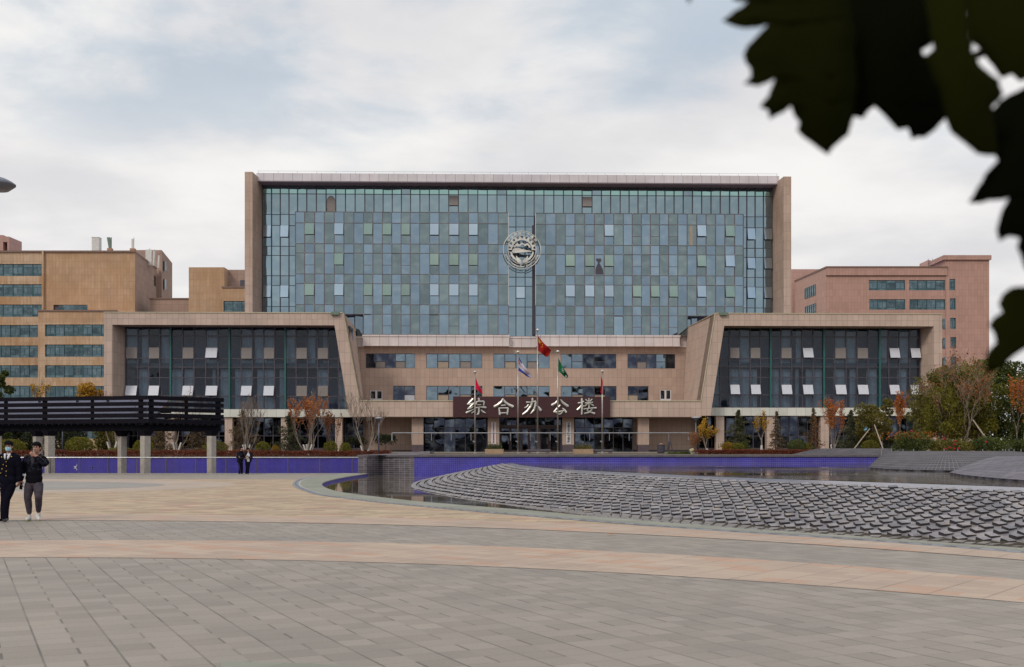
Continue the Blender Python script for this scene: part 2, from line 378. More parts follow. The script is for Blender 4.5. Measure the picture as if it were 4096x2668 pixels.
def pavers(name, col, uw, rh, rot, split=True, var=0.10, joint=0.45, jw=0.012, cross=0.82, tint=None, rough=0.65):
    """stone slabs: continuous long joints every uw, rows rh deep, every other row split in half"""
    m, nt, p = newmat(name)
    t = nn(nt, 'ShaderNodeTexCoord')
    mpn = nn(nt, 'ShaderNodeMapping', i_Vector=t.outputs['Object']); mpn.inputs['Rotation'].default_value = (0, 0, rot)
    s = nn(nt, 'ShaderNodeSeparateXYZ', i_0=mpn.outputs[0])
    u = mth(nt, 'DIVIDE', s.outputs[0], uw); v = mth(nt, 'DIVIDE', s.outputs[1], rh)
    fu = mth(nt, 'FRACT', u); fv = mth(nt, 'FRACT', v)
    par = mth(nt, 'MULTIPLY', mth(nt, 'FRACT', mth(nt, 'MULTIPLY', mth(nt, 'FLOOR', v), 0.5)), 2.0)   # 0 or 1
    def near(x, c, wdt): return mth(nt, 'LESS_THAN', mth(nt, 'ABSOLUTE', mth(nt, 'SUBTRACT', x, c)), wdt)
    e = jw / uw
    long_ = mth(nt, 'ADD', mth(nt, 'LESS_THAN', fu, e), mth(nt, 'GREATER_THAN', fu, 1 - e), clamp=True)
    half = mth(nt, 'MULTIPLY', near(fu, 0.5, e * 1.2), par) if split else 0.0
    lm = mth(nt, 'MAXIMUM', long_, half)
    e2 = jw * 0.7 / rh
    cr = mth(nt, 'ADD', mth(nt, 'LESS_THAN', fv, e2), mth(nt, 'GREATER_THAN', fv, 1 - e2), clamp=True)
    # id per slab
    uu = mth(nt, 'FLOOR', mth(nt, 'ADD', u, mth(nt, 'MULTIPLY', par, mth(nt, 'FLOOR', mth(nt, 'MULTIPLY', fu, 2.0))))) if not split else mth(nt, 'FLOOR', mth(nt, 'MULTIPLY', u, 2.0))
    idv = nn(nt, 'ShaderNodeCombineXYZ', i_0=uu, i_1=mth(nt, 'FLOOR', v), i_2=0.0)
    wn = nn(nt, 'ShaderNodeTexWhiteNoise', noise_dimensions='3D', i_Vector=idv.outputs[0])
    c = mixc(nt, wn.outputs[0], tuple(x*(1-var) for x in col), tuple(x*(1+var) for x in col))
    if tint:
        c = mixc(nt, mth(nt, 'GREATER_THAN', nn(nt, 'ShaderNodeSeparateColor', i_0=wn.outputs['Color']).outputs[1], 0.86), c, tint)
    n = nn(nt, 'ShaderNodeTexNoise', i_Vector=t.outputs['Object'], i_Scale=0.35, i_Detail=8.0, i_Roughness=0.7)
    c = mixc(nt, 1.0, c, mixc(nt, ramp(nt, n.outputs[0], 0.3, 0.72), (0.90, 0.90, 0.91), (1.07, 1.06, 1.04)), 'MULTIPLY')
    n2 = nn(nt, 'ShaderNodeTexNoise', i_Vector=t.outputs['Object'], i_Scale=30.0, i_Detail=4.0, i_Roughness=0.7)
    c = mixc(nt, 1.0, c, mixc(nt, ramp(nt, n2.outputs[0], 0.3, 0.7), (0.95,)*3, (1.05,)*3), 'MULTIPLY')
    n4 = nn(nt, 'ShaderNodeTexNoise', i_Vector=t.outputs['Object'], i_Scale=1.3, i_Detail=5.0, i_Roughness=0.75)
    c = mixc(nt, mth(nt, 'MULTIPLY', ramp(nt, n4.outputs[0], 0.60, 0.74), 0.30), c, (0.36, 0.33, 0.27))
    c = mixc(nt, mth(nt, 'MULTIPLY', cr, 1 - cross), c, tuple(x*0.3 for x in col))
    lm = mth(nt, 'MULTIPLY', lm, mth(nt, 'ADD', 0.55, mth(nt, 'MULTIPLY', ramp(nt, nn(nt, 'ShaderNodeTexNoise', i_Vector=t.outputs['Object'], i_Scale=0.8, i_Detail=3.0).outputs[0], 0.4, 0.62), 0.5)))
    c = mixc(nt, mth(nt, 'MULTIPLY', lm, 1 - joint), c, tuple(x*0.22 for x in col))
    setc(nt, p.inputs['Base Color'], c); p.inputs['Roughness'].default_value = rough; p.inputs['Specular IOR Level'].default_value = 0.25
    b = nn(nt, 'ShaderNodeBump', i_Strength=0.15, i_Distance=0.01, i_Height=n2.outputs[0]); nt.links.new(b.outputs[0], p.inputs['Normal'])
    return m
M['pgray'] = pavers('grey_paving', (0.292, 0.255, 0.218), 0.562, 0.29, R(-25.6), joint=0.34, jw=0.009, cross=0.70, var=0.11)
M['ppink'] = pavers('pink_paving', (0.44, 0.335, 0.258), 0.60, 0.30, R(38), split=False, var=0.09, joint=0.55, jw=0.012, cross=0.75, tint=(0.46, 0.30, 0.215))
M['pbeige'] = pavers('beige_paving', (0.42, 0.318, 0.212), 0.60, 0.36, R(8), split=False, var=0.20, joint=0.7, jw=0.012, cross=0.7, tint=(0.40, 0.25, 0.18))
M['pdisc'] = pavers('grey_disc_paving', (0.30, 0.275, 0.25), 0.6, 0.3, R(20), split=False, var=0.06, joint=0.7)
M['pring'] = pavers('pale_ring_paving', (0.43, 0.34, 0.27), 0.6, 0.3, R(20), split=False, var=0.06, joint=0.7)
M['terrace'] = pavers('terrace_paving', (0.36, 0.33, 0.29), 0.8, 0.8, 0.0, split=False, var=0.06)
M['soil'] = plain('soil', (0.10, 0.075, 0.05), 0.9, var=0.4, nscale=1.5)
def slate_wet():
    m, nt, p = newmat('wet_slate')
    t = nn(nt, 'ShaderNodeTexCoord'); g = nn(nt, 'ShaderNodeNewGeometry')
    a = nn(nt, 'ShaderNodeTexNoise', i_Vector=g.outputs['Position'], i_Scale=1.8, i_Detail=5.0, i_Roughness=0.65)
    b = nn(nt, 'ShaderNodeTexNoise', i_Vector=g.outputs['Position'], i_Scale=5.0, i_Detail=5.0, i_Roughness=0.7)
    c = mixc(nt, ramp(nt, a.outputs[0], 0.35, 0.65), (0.125, 0.115, 0.128), (0.235, 0.22, 0.23))
    c = mixc(nt, mth(nt, 'MULTIPLY', ramp(nt, b.outputs[0], 0.54, 0.70), 0.8), c, (0.36, 0.24, 0.13))
    vo = nn(nt, 'ShaderNodeTexVoronoi', i_Vector=g.outputs['Position'], i_Scale=2.6)
    vs_ = nn(nt, 'ShaderNodeSeparateColor', i_0=vo.outputs['Color'])
    c = mixc(nt, 1.0, c, mixc(nt, vs_.outputs[0], (0.66, 0.66, 0.68), (1.35, 1.33, 1.30)), 'MULTIPLY')
    setc(nt, p.inputs['Base Color'], c)
    setc(nt, p.inputs['Roughness'], mth(nt, 'ADD', 0.20, mth(nt, 'MULTIPLY', a.outputs[0], 0.45)))
    p.inputs['Specular IOR Level'].default_value = 0.35
    bb = nn(nt, 'ShaderNodeBump', i_Strength=0.25, i_Distance=0.02, i_Height=b.outputs[0]); nt.links.new(bb.outputs[0], p.inputs['Normal'])
    return m
M['wslate'] = slate_wet()
M['slateedge'] = plain('shaded_wet_edge', (0.035, 0.030, 0.032), 0.6, var=0.3, nscale=3.0, spec=0.3)  # slab sides darkened: shade and wetness put into the stone colour
M['lipstone'] = plain('lip_stone', (0.15, 0.145, 0.185), 0.25, var=0.2, nscale=1.5)
def water(name, col, rip, sc):
    m, nt, p = newmat(name)
    t = nn(nt, 'ShaderNodeTexCoord')
    mpn = nn(nt, 'ShaderNodeMapping', i_Vector=t.outputs['Object']); mpn.inputs['Scale'].default_value = (sc, sc * 1.0, sc)
    n = nn(nt, 'ShaderNodeTexNoise', i_Vector=mpn.outputs[0], i_Scale=1.0, i_Detail=3.0, i_Roughness=0.6)
    n2 = nn(nt, 'ShaderNodeTexNoise', i_Vector=t.outputs['Object'], i_Scale=0.12, i_Detail=1.0)
    k = mth(nt, 'MULTIPLY', n.outputs[0], ramp(nt, n2.outputs[0], 0.38, 0.6))
    b = nn(nt, 'ShaderNodeBump', i_Strength=rip, i_Distance=0.05, i_Height=k); nt.links.new(b.outputs[0], p.inputs['Normal'])
    nb = nn(nt, 'ShaderNodeTexNoise', i_Vector=t.outputs['Object'], i_Scale=0.4, i_Detail=4.0)
    setc(nt, p.inputs['Base Color'], mixc(nt, nb.outputs[0], tuple(x*0.7 for x in col), tuple(x*1.3 for x in col)))
    p.inputs['Roughness'].default_value = 0.02; p.inputs['IOR'].default_value = 1.333; p.inputs['Specular IOR Level'].default_value = 0.5
    return m
M['wat_up'] = water('upper_water', (0.15, 0.13, 0.105), 0.28, 2.4)
M['wat_lo'] = water('lower_water', (0.15, 0.125, 0.09), 0.04, 1.5)
M['wat_le'] = water('left_water', (0.035, 0.033, 0.11), 0.05, 1.5)
def netmat(nm, kk):
    m, nt, p = newmat(nm)
    t = nn(nt, 'ShaderNodeTexCoord')
    b = nn(nt, 'ShaderNodeTexBrick', i_Vector=t.outputs['UV'], i_Scale=1.0); b.offset = 0.0
    b.inputs['Color1'].default_value = (0.050*kk, 0.045*kk, 0.058*kk, 1); b.inputs['Color2'].default_value = (0.075*kk, 0.068*kk, 0.085*kk, 1)
    b.inputs['Mortar'].default_value = (0.19, 0.17, 0.16, 1); b.inputs['Mortar Size'].default_value = 0.013
    b.inputs['Brick Width'].default_value = 0.2; b.inputs['Row Height'].default_value = 0.2
    n = nn(nt, 'ShaderNodeTexNoise', i_Vector=t.outputs['Object'], i_Scale=1.0, i_Detail=5.0)
    setc(nt, p.inputs['Base Color'], mixc(nt, 1.0, b.outputs[0], mixc(nt, ramp(nt, n.outputs[0], .3, .7), (0.8,)*3, (1.2,)*3), 'MULTIPLY'))
    p.inputs['Roughness'].default_value = 0.7; p.inputs['Specular IOR Level'].default_value = 0.2
    return m
M['net'] = netmat('mound_net', 0.8); M['netl'] = netmat('near_mound_net', 1.9)  # near net paler: its reflected light is put into the colour
def leafmat(name, c1, c2, rough=0.6, trans=0.25):
    m = bpy.data.materials.new(name); m.use_nodes = True; nt = m.node_tree; nt.nodes.clear()
    a = attr(nt)
    c = mixc(nt, a, c1, c2)
    p = nn(nt, 'ShaderNodeBsdfPrincipled'); setc(nt, p.inputs['Base Color'], c); p.inputs['Roughness'].default_value = rough
    p.inputs['Specular IOR Level'].default_value = 0.25
    tl = nn(nt, 'ShaderNodeBsdfTranslucent'); setc(nt, tl.inputs[0], c)
    mx = nn(nt, 'ShaderNodeMixShader', i_0=trans); nt.links.new(p.outputs[0], mx.inputs[1]); nt.links.new(tl.outputs[0], mx.inputs[2])
    nn(nt, 'ShaderNodeOutputMaterial', i_Surface=mx.outputs[0])
    return m
L_ = {}
L_['orange'] = leafmat('orange_leaf', (0.36, 0.080, 0.016), (0.52, 0.19, 0.026))
L_['rust'] = leafmat('rust_leaf', (0.22, 0.08, 0.035), (0.36, 0.15, 0.05))
L_['yellow'] = leafmat('yellow_leaf', (0.38, 0.20, 0.02), (0.56, 0.33, 0.04))
L_['olive'] = leafmat('olive_leaf', (0.085, 0.085, 0.018), (0.21, 0.17, 0.030))
L_['green'] = leafmat('green_leaf', (0.032, 0.055, 0.014), (0.115, 0.125, 0.022))
L_['dark'] = leafmat('dark_leaf', (0.018, 0.028, 0.014), (0.05, 0.055, 0.02))
L_['conifer'] = leafmat('conifer_needle', (0.050, 0.062, 0.034), (0.135, 0.125, 0.062))
L_['brownc'] = leafmat('brown_needle', (0.085, 0.062, 0.034), (0.19, 0.125, 0.06))
L_['spruce'] = leafmat('spruce_needle', (0.035, 0.055, 0.055), (0.11, 0.14, 0.14))
L_['bush'] = leafmat('bush_leaf', (0.085, 0.092, 0.010), (0.22, 0.19, 0.018))
L_['bushy'] = leafmat('bush_yellow_leaf', (0.20, 0.12, 0.010), (0.38, 0.22, 0.02))
L_['hedge'] = leafmat('hedge_leaf', (0.10, 0.028, 0.016), (0.26, 0.075, 0.035))
L_['grass'] = leafmat('grass_blade', (0.06, 0.09, 0.015), (0.14, 0.16, 0.03))
L_['rose'] = leafmat('rose_petal', (0.42, 0.01, 0.03), (0.6, 0.02, 0.06))
M['bark'] = plain('bark', (0.22, 0.175, 0.14), 0.9, var=0.3, nscale=8)
M['barkd'] = plain('dark_bark', (0.075, 0.055, 0.045), 0.9, var=0.3, nscale=8)
M['lime'] = plain('lime_wash', (0.60, 0.56, 0.52), 0.9, var=0.15, nscale=10)
M['stake'] = plain('stake_wood', (0.33, 0.26, 0.19), 0.8)
# ================================================================== GROUND, PLAZA, POOLS
ZT = 1.2            # level of the garden terrace and building floor
ZL = 0.8            # garden level at the far side of the left pool
WY = 75.0           # plane of the pool back wall
ZU, ZW, ZLW = 0.73, -0.12, -0.15   # upper water, lower water, left water
g = MB()
g.poly([(-9.6, 75.9), (150, 75.9), (150, 128), (-9.6, 128)], ZT)
g.add([(-150, 117.2, ZL), (-9.6, 117.2, ZL), (-9.6, 128, ZT), (-150, 128, ZT)], [(0, 1, 2, 3)])
g.add([(-600, 128, ZT), (700, 128, ZT), (900, 1500, ZT), (-900, 1500, ZT)], [(0, 1, 2, 3)])
tag(g.build('ground', M['soil']), kind='structure')
gb = MB(); gb.poly([(-900, -600), (900, -600), (900, 1500), (-900, 1500)], -1.2)
tag(gb.build('lower_ground', M['soil']), kind='structure')
# inner edge of the pool rim, seen points turned into plan positions (rim stands at ground level)
inner_px = [(1444,1900),(1387,1908),(1332,1919),(1294,1930),(1286,1939),(1297,1950),(1332,1963),(1387,1974),(1496,1987),(1632,2003),(1762,2015),(1900,2026),(2131,2044),(2362,2067),(2593,2086),(2824,2105),(3000,2119),(3460,2150),(3921,2184),(4096,2196)]
outer_px = [(1345,1900),(1262,1908),(1212,1920),(1196,1934),(1212,1950),(1250,1963),(1305,1981),(1414,1993),(1523,2007),(1660,2020),(1900,2042),(2131,2062),(2362,2081),(2593,2099),(2824,2116),(3000,2128),(3460,2157),(3921,2192),(4096,2206)]
inner = [PG(*p) for p in inner_px]; outer = [PG(*p) for p in outer_px]
inner[0] = (inner[0][0], 74.98); outer[0] = (outer[0][0], 74.98)
for c in (inner, outer):
    (xa, ya), (xb, yb) = c[-2], c[-1]
    dx, dy = xb-xa, yb-ya; l = math.hypot(dx, dy); dx /= l; dy /= l; x, y = xb, yb
    for k in range(9):
        x += dx * 2.0; y += dy * 2.0; c.append((x, y)); a_ = 0.055; dx, dy = dx*math.cos(a_)-dy*math.sin(a_), dx*math.sin(a_)+dy*math.cos(a_)
inner = smooth_curve(inner, 2); outer = smooth_curve(outer, 2)
pz = MB()
pz.poly([(-110, -45), (60, -45), (60, inner[-1][1]-3), inner[-1]] + inner[::-1][1:] + [(-110, 74.98)], 0.0)
n_ = len(inner)     # inner face of the rim
pz.add([(x, y, 0) for x, y in inner] + [(x, y, -0.5) for x, y in inner], [(i, i+1, n_+i+1, n_+i) for i in range(n_-1)])
pz.add([(-110, 74.98, 0), (inner[0][0], 74.98, 0), (inner[0][0], 74.98, -0.6), (-110, 74.98, -0.6)], [(0, 1, 2, 3)])
tag(pz.build('plaza', M['pgray']), kind='structure')
fw = MB(); inn2 = [(x+.012, y+.012) for x, y in inner]; fw.add([(x, y, -.02) for x, y in inn2] + [(x, y, -0.5) for x, y in inn2], [(i, i+1, n_+i+1, n_+i) for i in range(n_-1)]); tag(fw.build('pool_rim_face', M['bluet']), kind='structure')
def ribbon(a, b, z, n=90, mat=None, name='paving_band', zb=None):
    a = resample(a, n); b = resample(b, n); m = MB()
    m.add([(x, y, z) for x, y in a] + [(x, y, z) for x, y in b], [(i, i+1, n+i+1, n+i) for i in range(n-1)])
    o = m.build(name, mat)
    me = o.data
    if me.polygons[0].normal.z < 0: me.flip_normals()
    return tag(o, kind='structure')
ribbon(inner, outer, 0.016, 200, M['rim'], 'pool_rim')
def offs(c, d):
    out = []
    for i, p in enumerate(c):
        a = c[max(0, i-1)]; b = c[min(len(c)-1, i+1)]
        dx, dy = b[0]-a[0], b[1]-a[1]; l = math.hypot(dx, dy) or 1
        out.append((p[0] + dy/l*d*-1 * -1, p[1] - dx/l*d))
    return out
# the band curves outwards (away from the water) from the outer rim edge
o0 = offs(outer, -0.06); o1 = offs(outer, -0.34)
if math.dist(o1[60], inner[60]) < math.dist(outer[60], inner[60]): o0 = offs(outer, 0.06); o1 = offs(outer, 0.34)
ribbon(outer, o0, 0.013, 200, M['curbw'], 'rim_edge')
ribbon(o0, o1, 0.010, 200, M['drain'], 'drain_channel')
sl = MB(); oo = resample([((a[0]+b[0])/2, (a[1]+b[1])/2) for a, b in zip(o0, o1)], 180)
for i in range(0, 178, 1):
    (x0, y0), (x1, y1) = oo[i], oo[i+1]; an = math.atan2(y1-y0, x1-x0)
    c, s_ = math.cos(an), math.sin(an); h = 0.10; k = 0.018
    sl.add([(x0 + (a*c - b*s_), y0 + (a*s_ + b*c), 0.014) for a, b in ((-h,-k),(h,-k),(h,k),(-h,k))], [(0, 1, 2, 3)])
tag(sl.build('drain_slots', M['slot']), kind='structure')
def circ3(a, b, c, x0, x1, n=60):
    (ax, ay), (bx, by), (cx, cy) = a, b, c
    d = 2*(ax*(by-cy)+bx*(cy-ay)+cx*(ay-by))
    ux = ((ax*ax+ay*ay)*(by-cy)+(bx*bx+by*by)*(cy-ay)+(cx*cx+cy*cy)*(ay-by))/d
    uy = ((ax*ax+ay*ay)*(cx-bx)+(bx*bx+by*by)*(ax-cx)+(cx*cx+cy*cy)*(bx-ax))/d
    r = math.hypot(ax-ux, ay-uy); a0 = math.atan2(ay-uy, ax-ux); a1 = math.atan2(cy-uy, cx-ux)
    st = (a1-a0)
    lo = a0 - st*x0; hi = a1 + st*x1
    return [(ux+r*math.cos(lo+(hi-lo)*i/(n-1)), uy+r*math.sin(lo+(hi-lo)*i/(n-1))) for i in range(n)]
# pink band 2 (nearer) and band 1 (further)
b2u = circ3(PG(0, 2163), PG(2048, 2189), PG(4096, 2322), 0.9, 0.9)
b2l = circ3(PG(0, 2231), PG(2048, 2271), PG(4096, 2412), 0.9, 0.9)
ribbon(b2l, b2u, 0.005, 90, M['ppink'], 'pink_paving_band')
b1l = circ3(PG(0, 2082), PG(2048, 2116), PG(4096, 2242), 0.9, 0.6)
b1u = circ3(PG(0, 2057), PG(1500, 2072), PG(2600, 2106), 0.9, 0.0)
k1 = [p for p in o1 if p[1] < b1u[-1][1] - 0.4]
ribbon(b1l, b1u + k1, 0.0075, 120, M['ppink'], 'pink_paving_band')
# beige field between band 1 and the far grey edge
top_py = 1917
bx0, by0 = PG(-900, top_py)
left_pt = b1u[0]
bz = [(-60, by0)] + [PG(x, top_py) for x in (0, 500, 900)]
ofar = [p for p in o1 if by0 > p[1] > b1u[-1][1] - 0.5]
pts = [(-60, left_pt[1])] + b1u + ofar[::-1] + [(ofar[0][0]-1.0, by0), (-60, by0)]
be = MB(); be.poly(pts, 0.0035); tag(be.build('beige_paving', M['pbeige']), kind='structure')
def ell(cx, cy, rx, ry, n=64): return [(cx+rx*math.cos(2*math.pi*i/n), cy+ry*math.sin(2*math.pi*i/n)) for i in range(n)]
e2 = MB(); e2.poly(ell(-25.5, 50.2, 13.2, 11.2), 0.0065); tag(e2.build('pale_paving_ring', M['pring']), kind='structure')
e1 = MB(); e1.poly(ell(-26.5, 50.0, 11.2, 7.4), 0.0095); tag(e1.build('grey_paving_disc', M['pdisc']), kind='structure')
st_ = MB(); st_.poly([PG(886, 2645), PG(1240, 2656), PG(1700, 2680), PG(1200, 2760), PG(870, 2720)], 0.004); tag(st_.build('plain_paving_patch', M['rim']), kind='structure')
ed = MB(); ed.box(-110, inner[0][0]-0.02, 74.35, 75.0, 0.02, 0.035); tag(ed.build('plaza_edge_strip', M['curbw']), kind='structure')
# water sheets
foot = [PG(x, y, ZW) for x, y in [(1769,1903),(1722,1914),(1660,1930),(1640,1949),(1687,1962),(1796,1982),(1900,1998),(2085,2019),(2316,2040),(2547,2058),(2778,2079),(3000,2100),(3276,2119),(3552,2140),(3829,2156),(4096,2169)]]
foot[0] = (foot[0][0]+0.1, WY)
lip = [PG(x, y, ZU) for x, y in [(2040,1852),(2100,1862),(2177,1871),(2297,1879),(2441,1886),(2584,1892),(2870,1906),(3000,1911),(3322,1922),(3691,1934),(4096,1948)]]
lip[0] = (-0.1, WY)
for c, tdir in ((foot, 0.03), (lip, 0.03)):
    (xa, ya), (xb, yb) = c[-2], c[-1]
    dx, dy = xb-xa, yb-ya; l = math.hypot(dx, dy); dx /= l; dy /= l; x, y = xb, yb
    for k in range(8):
        x += dx*2; y += dy*2; c.append((x, y)); dx, dy = dx*math.cos(tdir)-dy*math.sin(tdir), dx*math.sin(tdir)+dy*math.cos(tdir)
foot = smooth_curve(foot, 2); lip = smooth_curve(lip, 2)
lw = MB(); lw.poly(inner + [(60, inner[-1][1]), (60, WY+0.3), (inner[0][0], WY+0.3)], ZW)
tag(lw.build('lower_pool_water', M['wat_lo']), kind='structure')
le = MB(); le.poly([(-150, 75.0), (-9.7, 75.0), (-9.7, 117.3), (-150, 117.3)], ZLW)
tag(le.build('left_pool_water', M['wat_le']), kind='structure')
uw = MB(); uw.poly(lip + [(60, lip[-1][1]), (60, WY+0.02)], ZU)
tag(uw.build('upper_pool_water', M['wat_up']), kind='structure')
# --------------------------------------------------------------- pool walls
XW = PX(1435, WY)
t = thing('pool_wall', 'long low blue mosaic wall with dark coping behind the round pool', 'wall', (0, WY, 0))
o = MB((0, WY, 0))
xb = PX(1657, WY)
o.box(xb, 70, WY, WY+0.9, -0.6, 1.105); o.build('mosaic_face', M['bluet'], t)
o = MB((0, WY, 0)); o.box(xb-0.05, 70, WY-0.10, WY+1.0, 1.108, 1.235); o.build('coping', M['copingd'], t)
t = thing('slate_wall', 'dark slate clad wall with a stepped corner at the left end of the blue wall', 'wall', (XW, WY, 0))
o = MB((XW, WY, 0)); x1 = PX(1470, WY); x2 = PX(1520, WY)
sw = [(XW, WY-0.25), (x1, WY-0.25), (PX(1519, 76.4), 76.4), (xb-0.003, WY), (xb-0.003, WY+8), (XW, WY+42)]
o.poly(sw, -0.6, 1.105)
o.build('slate_face', M['slate'], t)
o = MB((XW, WY, 0)); o.poly([(XW-.06, WY-.31), (x1+.06, WY-.31), (PX(1519, 76.4)+.02, 76.2), (xb-.055, WY-.10), (xb-.055, WY+8), (XW-.06, WY+42)], 1.108, 1.235); o.build('coping', M['copingd'], t)
t = thing('pool_wall', 'low blue tiled wall of the left pool seen behind the steel railing', 'wall', (-50, 117.3, 0))
o = MB((-50, 117.3, 0)); o.box(-150, XW-0.01, 117.0, 117.6, -0.6, 0.70); o.build('mosaic_face', M['bluetf'], t)
o = MB((-50, 117.3, 0)); o.box(-150, XW-0.01, 116.93, 117.7, 0.703, 0.80); o.build('coping', M['curbw'], t)
# --------------------------------------------------------------- stone cascade
NS = 240
fr_, lr_ = resample(foot, NS), resample(lip, NS)
def casc(s, wv):      # s in 0..1 along, wv 0 at the foot, 1 at the lip
    q = s * (NS - 1); i = min(NS - 2, int(q)); k = q - i
    a = (fr_[i][0]*(1-k)+fr_[i+1][0]*k, fr_[i][1]*(1-k)+fr_[i+1][1]*k)
    b = (lr_[i][0]*(1-k)+lr_[i+1][0]*k, lr_[i][1]*(1-k)+lr_[i+1][1]*k)
    z = (ZW - 0.03) + (ZU + 0.015 - ZW) * min(1.0, wv ** 0.92 if wv > 0 else 0)
    return Vector((a[0]*(1-wv)+b[0]*wv, a[1]*(1-wv)+b[1]*wv, z))
tcas = thing('stone_cascade', 'broad curved cascade of overlapping grey slate slabs between two pools', 'cascade', (8, 25, 0))
o = MB((8, 25, 0)); ws = [-0.03, 0, .15, .3, .45, .6, .75, .87, 0.985, 1.0]
vs = [casc(i/(NS-1), w_) for w_ in ws for i in range(NS)]
o.add(vs, [(k*NS+i, k*NS+i+1, (k+1)*NS+i+1, (k+1)*NS+i) for k in range(len(ws)-1) for i in range(NS-1)])
ob = o.build('slope_bed', M['wslate'], tcas)
if ob.data.polygons[500].normal.z < 0: ob.data.flip_normals()
o = MB((8, 25, 0)); vs = [casc(i/(NS-1), w_) + Vector((0, 0, 0.012)) for w_ in (0.885, 0.95, 0.995) for i in range(NS)] + [casc(i/(NS-1), 1.0) + Vector((0, 0, -0.1)) for i in range(NS)]
o.add(vs, [(k*NS+i, k*NS+i+1, (k+1)*NS+i+1, (k+1)*NS+i) for k in range(3) for i in range(NS-1)])
ob = o.build('lip_slab', M['lipstone'], tcas)
if ob.data.polygons[500].normal.z < 0: ob.data.flip_normals()
Lfoot = sum(math.dist(a, b) for a, b in zip(fr_[:-1], fr_[1:])); Llip = sum(math.dist(a, b) for a, b in zip(lr_[:-1], lr_[1:]))
stones = []; nrow = 15
for r_ in range(nrow):
    wv = 0.012 + 0.855 * r_ / (nrow - 1)
    cnt = int((Lfoot*(1-wv) + Llip*wv) / 0.45)
    for i in range(cnt):
        s = (i + (r_ * 0.382) % 1.0) / cnt
        if not 0.002 < s < 0.998: continue
        p = casc(s, wv); d = (casc(min(1, s+0.003), wv) - casc(max(0, s-0.003), wv)); an = math.atan2(d.y, d.x)
        stones.append((p, an))
def inview(p): return abs(p.x / p.y * F) < 2048+20
stones_v = sorted([s for s in stones if inview(s[0]) and s[0].y > 1], key=lambda s: s[0].y)
far_lot = MB((8, 25, 0)); r3 = random.Random(5)
protos = []
SZ = 0.205
def slab_R(an): return (Matrix.Rotation(an + R(62) + R(r3.uniform(-9, 9)), 3, 'Z') @ Matrix.Rotation(R(13 + r3.uniform(-2.5, 2.5)), 3, 'X') @ Matrix.Rotation(R(-3 + r3.uniform(-2, 2)), 3, 'Y'))
def slab_geo(m, c, Rm):
    h = SZ/2; th = 0.085
    vs = [Vector(c) + Rm @ Vector((x, y, z)) for z in (-th, 0) for x, y in ((-h*1.02,-h*.92),(h*1.02,-h*.92),(h*1.02,h*.92),(-h*1.02,h*.92))]
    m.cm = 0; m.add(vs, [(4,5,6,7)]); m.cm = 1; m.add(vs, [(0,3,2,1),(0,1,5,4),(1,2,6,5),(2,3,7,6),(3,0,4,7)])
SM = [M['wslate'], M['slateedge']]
def spos(p): return Vector((p.x, p.y, p.z + 0.052 + r3.uniform(-0.010, 0.010)))
for i, (p, an) in enumerate(stones_v):
    c = spos(p); Rm = slab_R(an)
    if i < 100:
        if not protos:
            m = MB(); slab_geo(m, (0, 0, 0), Matrix.Identity(3)); so = m.build('slate_slab', SM, tcas); protos.append(so)
        else:
            so = protos[0].copy(); COL.objects.link(so); so.parent = tcas
        so.location = (c.x-8, c.y-25, c.z); so.rotation_euler = Rm.to_euler()
    else: slab_geo(far_lot, c, Rm)
for p, an in stones:
    if not (inview(p) and p.y > 1) and p.y > 8: slab_geo(far_lot, spos(p), slab_R(an))
so = far_lot.build('slate_slabs', SM, tcas); so['kind'] = 'stuff'
# --------------------------------------------------------------- mounds in the upper pool
def mound(name, label, base, top, zb, zt, loc, mt='net'):
    th = thing(name, label, 'mound', (loc[0], loc[1], 0), 0, 'net covered mounds by the upper pool')
    m = MB((loc[0], loc[1], 0)); n = 60
    b = resample(base + [base[0]], n); t2 = resample(top + [top[0]], n)
    m.smooth = True
    rows = [[(b[i][0]*(1-k)+t2[i][0]*k, b[i][1]*(1-k)+t2[i][1]*k, zb + (zt-zb)*(1-(1-k)**1.35)) for i in range(n)] for k in (0, .2, .4, .6, .8, 1)]
    m.add([p for r_ in rows for p in r_], [(j*n+i, j*n+(i+1) % n, (j+1)*n+(i+1) % n, (j+1)*n+i) for j in range(5) for i in range(n-1)])
    m.smooth = False
    m.poly(t2[:-1], zt)
    ob = m.build('net_cover', M[mt], th)
    # unwrap along / across so the net squares follow the slope
    uv = ob.data.uv_layers[0].data
    me = ob.data; per = sum(math.dist(a, c) for a, c in zip(b[:-1], b[1:]))
    for pl in me.polygons:
        if pl.index < 5*(n-1):
            j = pl.index // (n-1); i = pl.index % (n-1)
            cs = {j*n+i: (i, j), j*n+(i+1) % n: (i+1, j), (j+1)*n+(i+1) % n: (i+1, j+1), (j+1)*n+i: (i, j+1)}
            for li in pl.loop_indices:
                q = cs[me.loops[li].vertex_index]; uv[li].uv = (q[0]/n*per, q[1]*0.42)
    f = MB((loc[0], loc[1], 0)); bb_ = resample(b, n*4); cx_ = sum(q[0] for q in base)/len(base); cy_ = sum(q[1] for q in base)/len(base); wv_ = []
    for i, (x, y) in enumerate(bb_):       # corrugated edge strip, one continuous surface
        k = 1.0 if (i//2) % 2 == 0 else 0.985
        wv_.append((cx_+(x-cx_)*k, cy_+(y-cy_)*k))
    N_ = len(wv_); f.add([(x, y, zb) for x, y in wv_]+[(x, y, zb-.22) for x, y in wv_], [(i, i+1, N_+i+1, N_+i) for i in range(N_-1)])
    f.build('edge_grille', M['mull'], th)
    return th
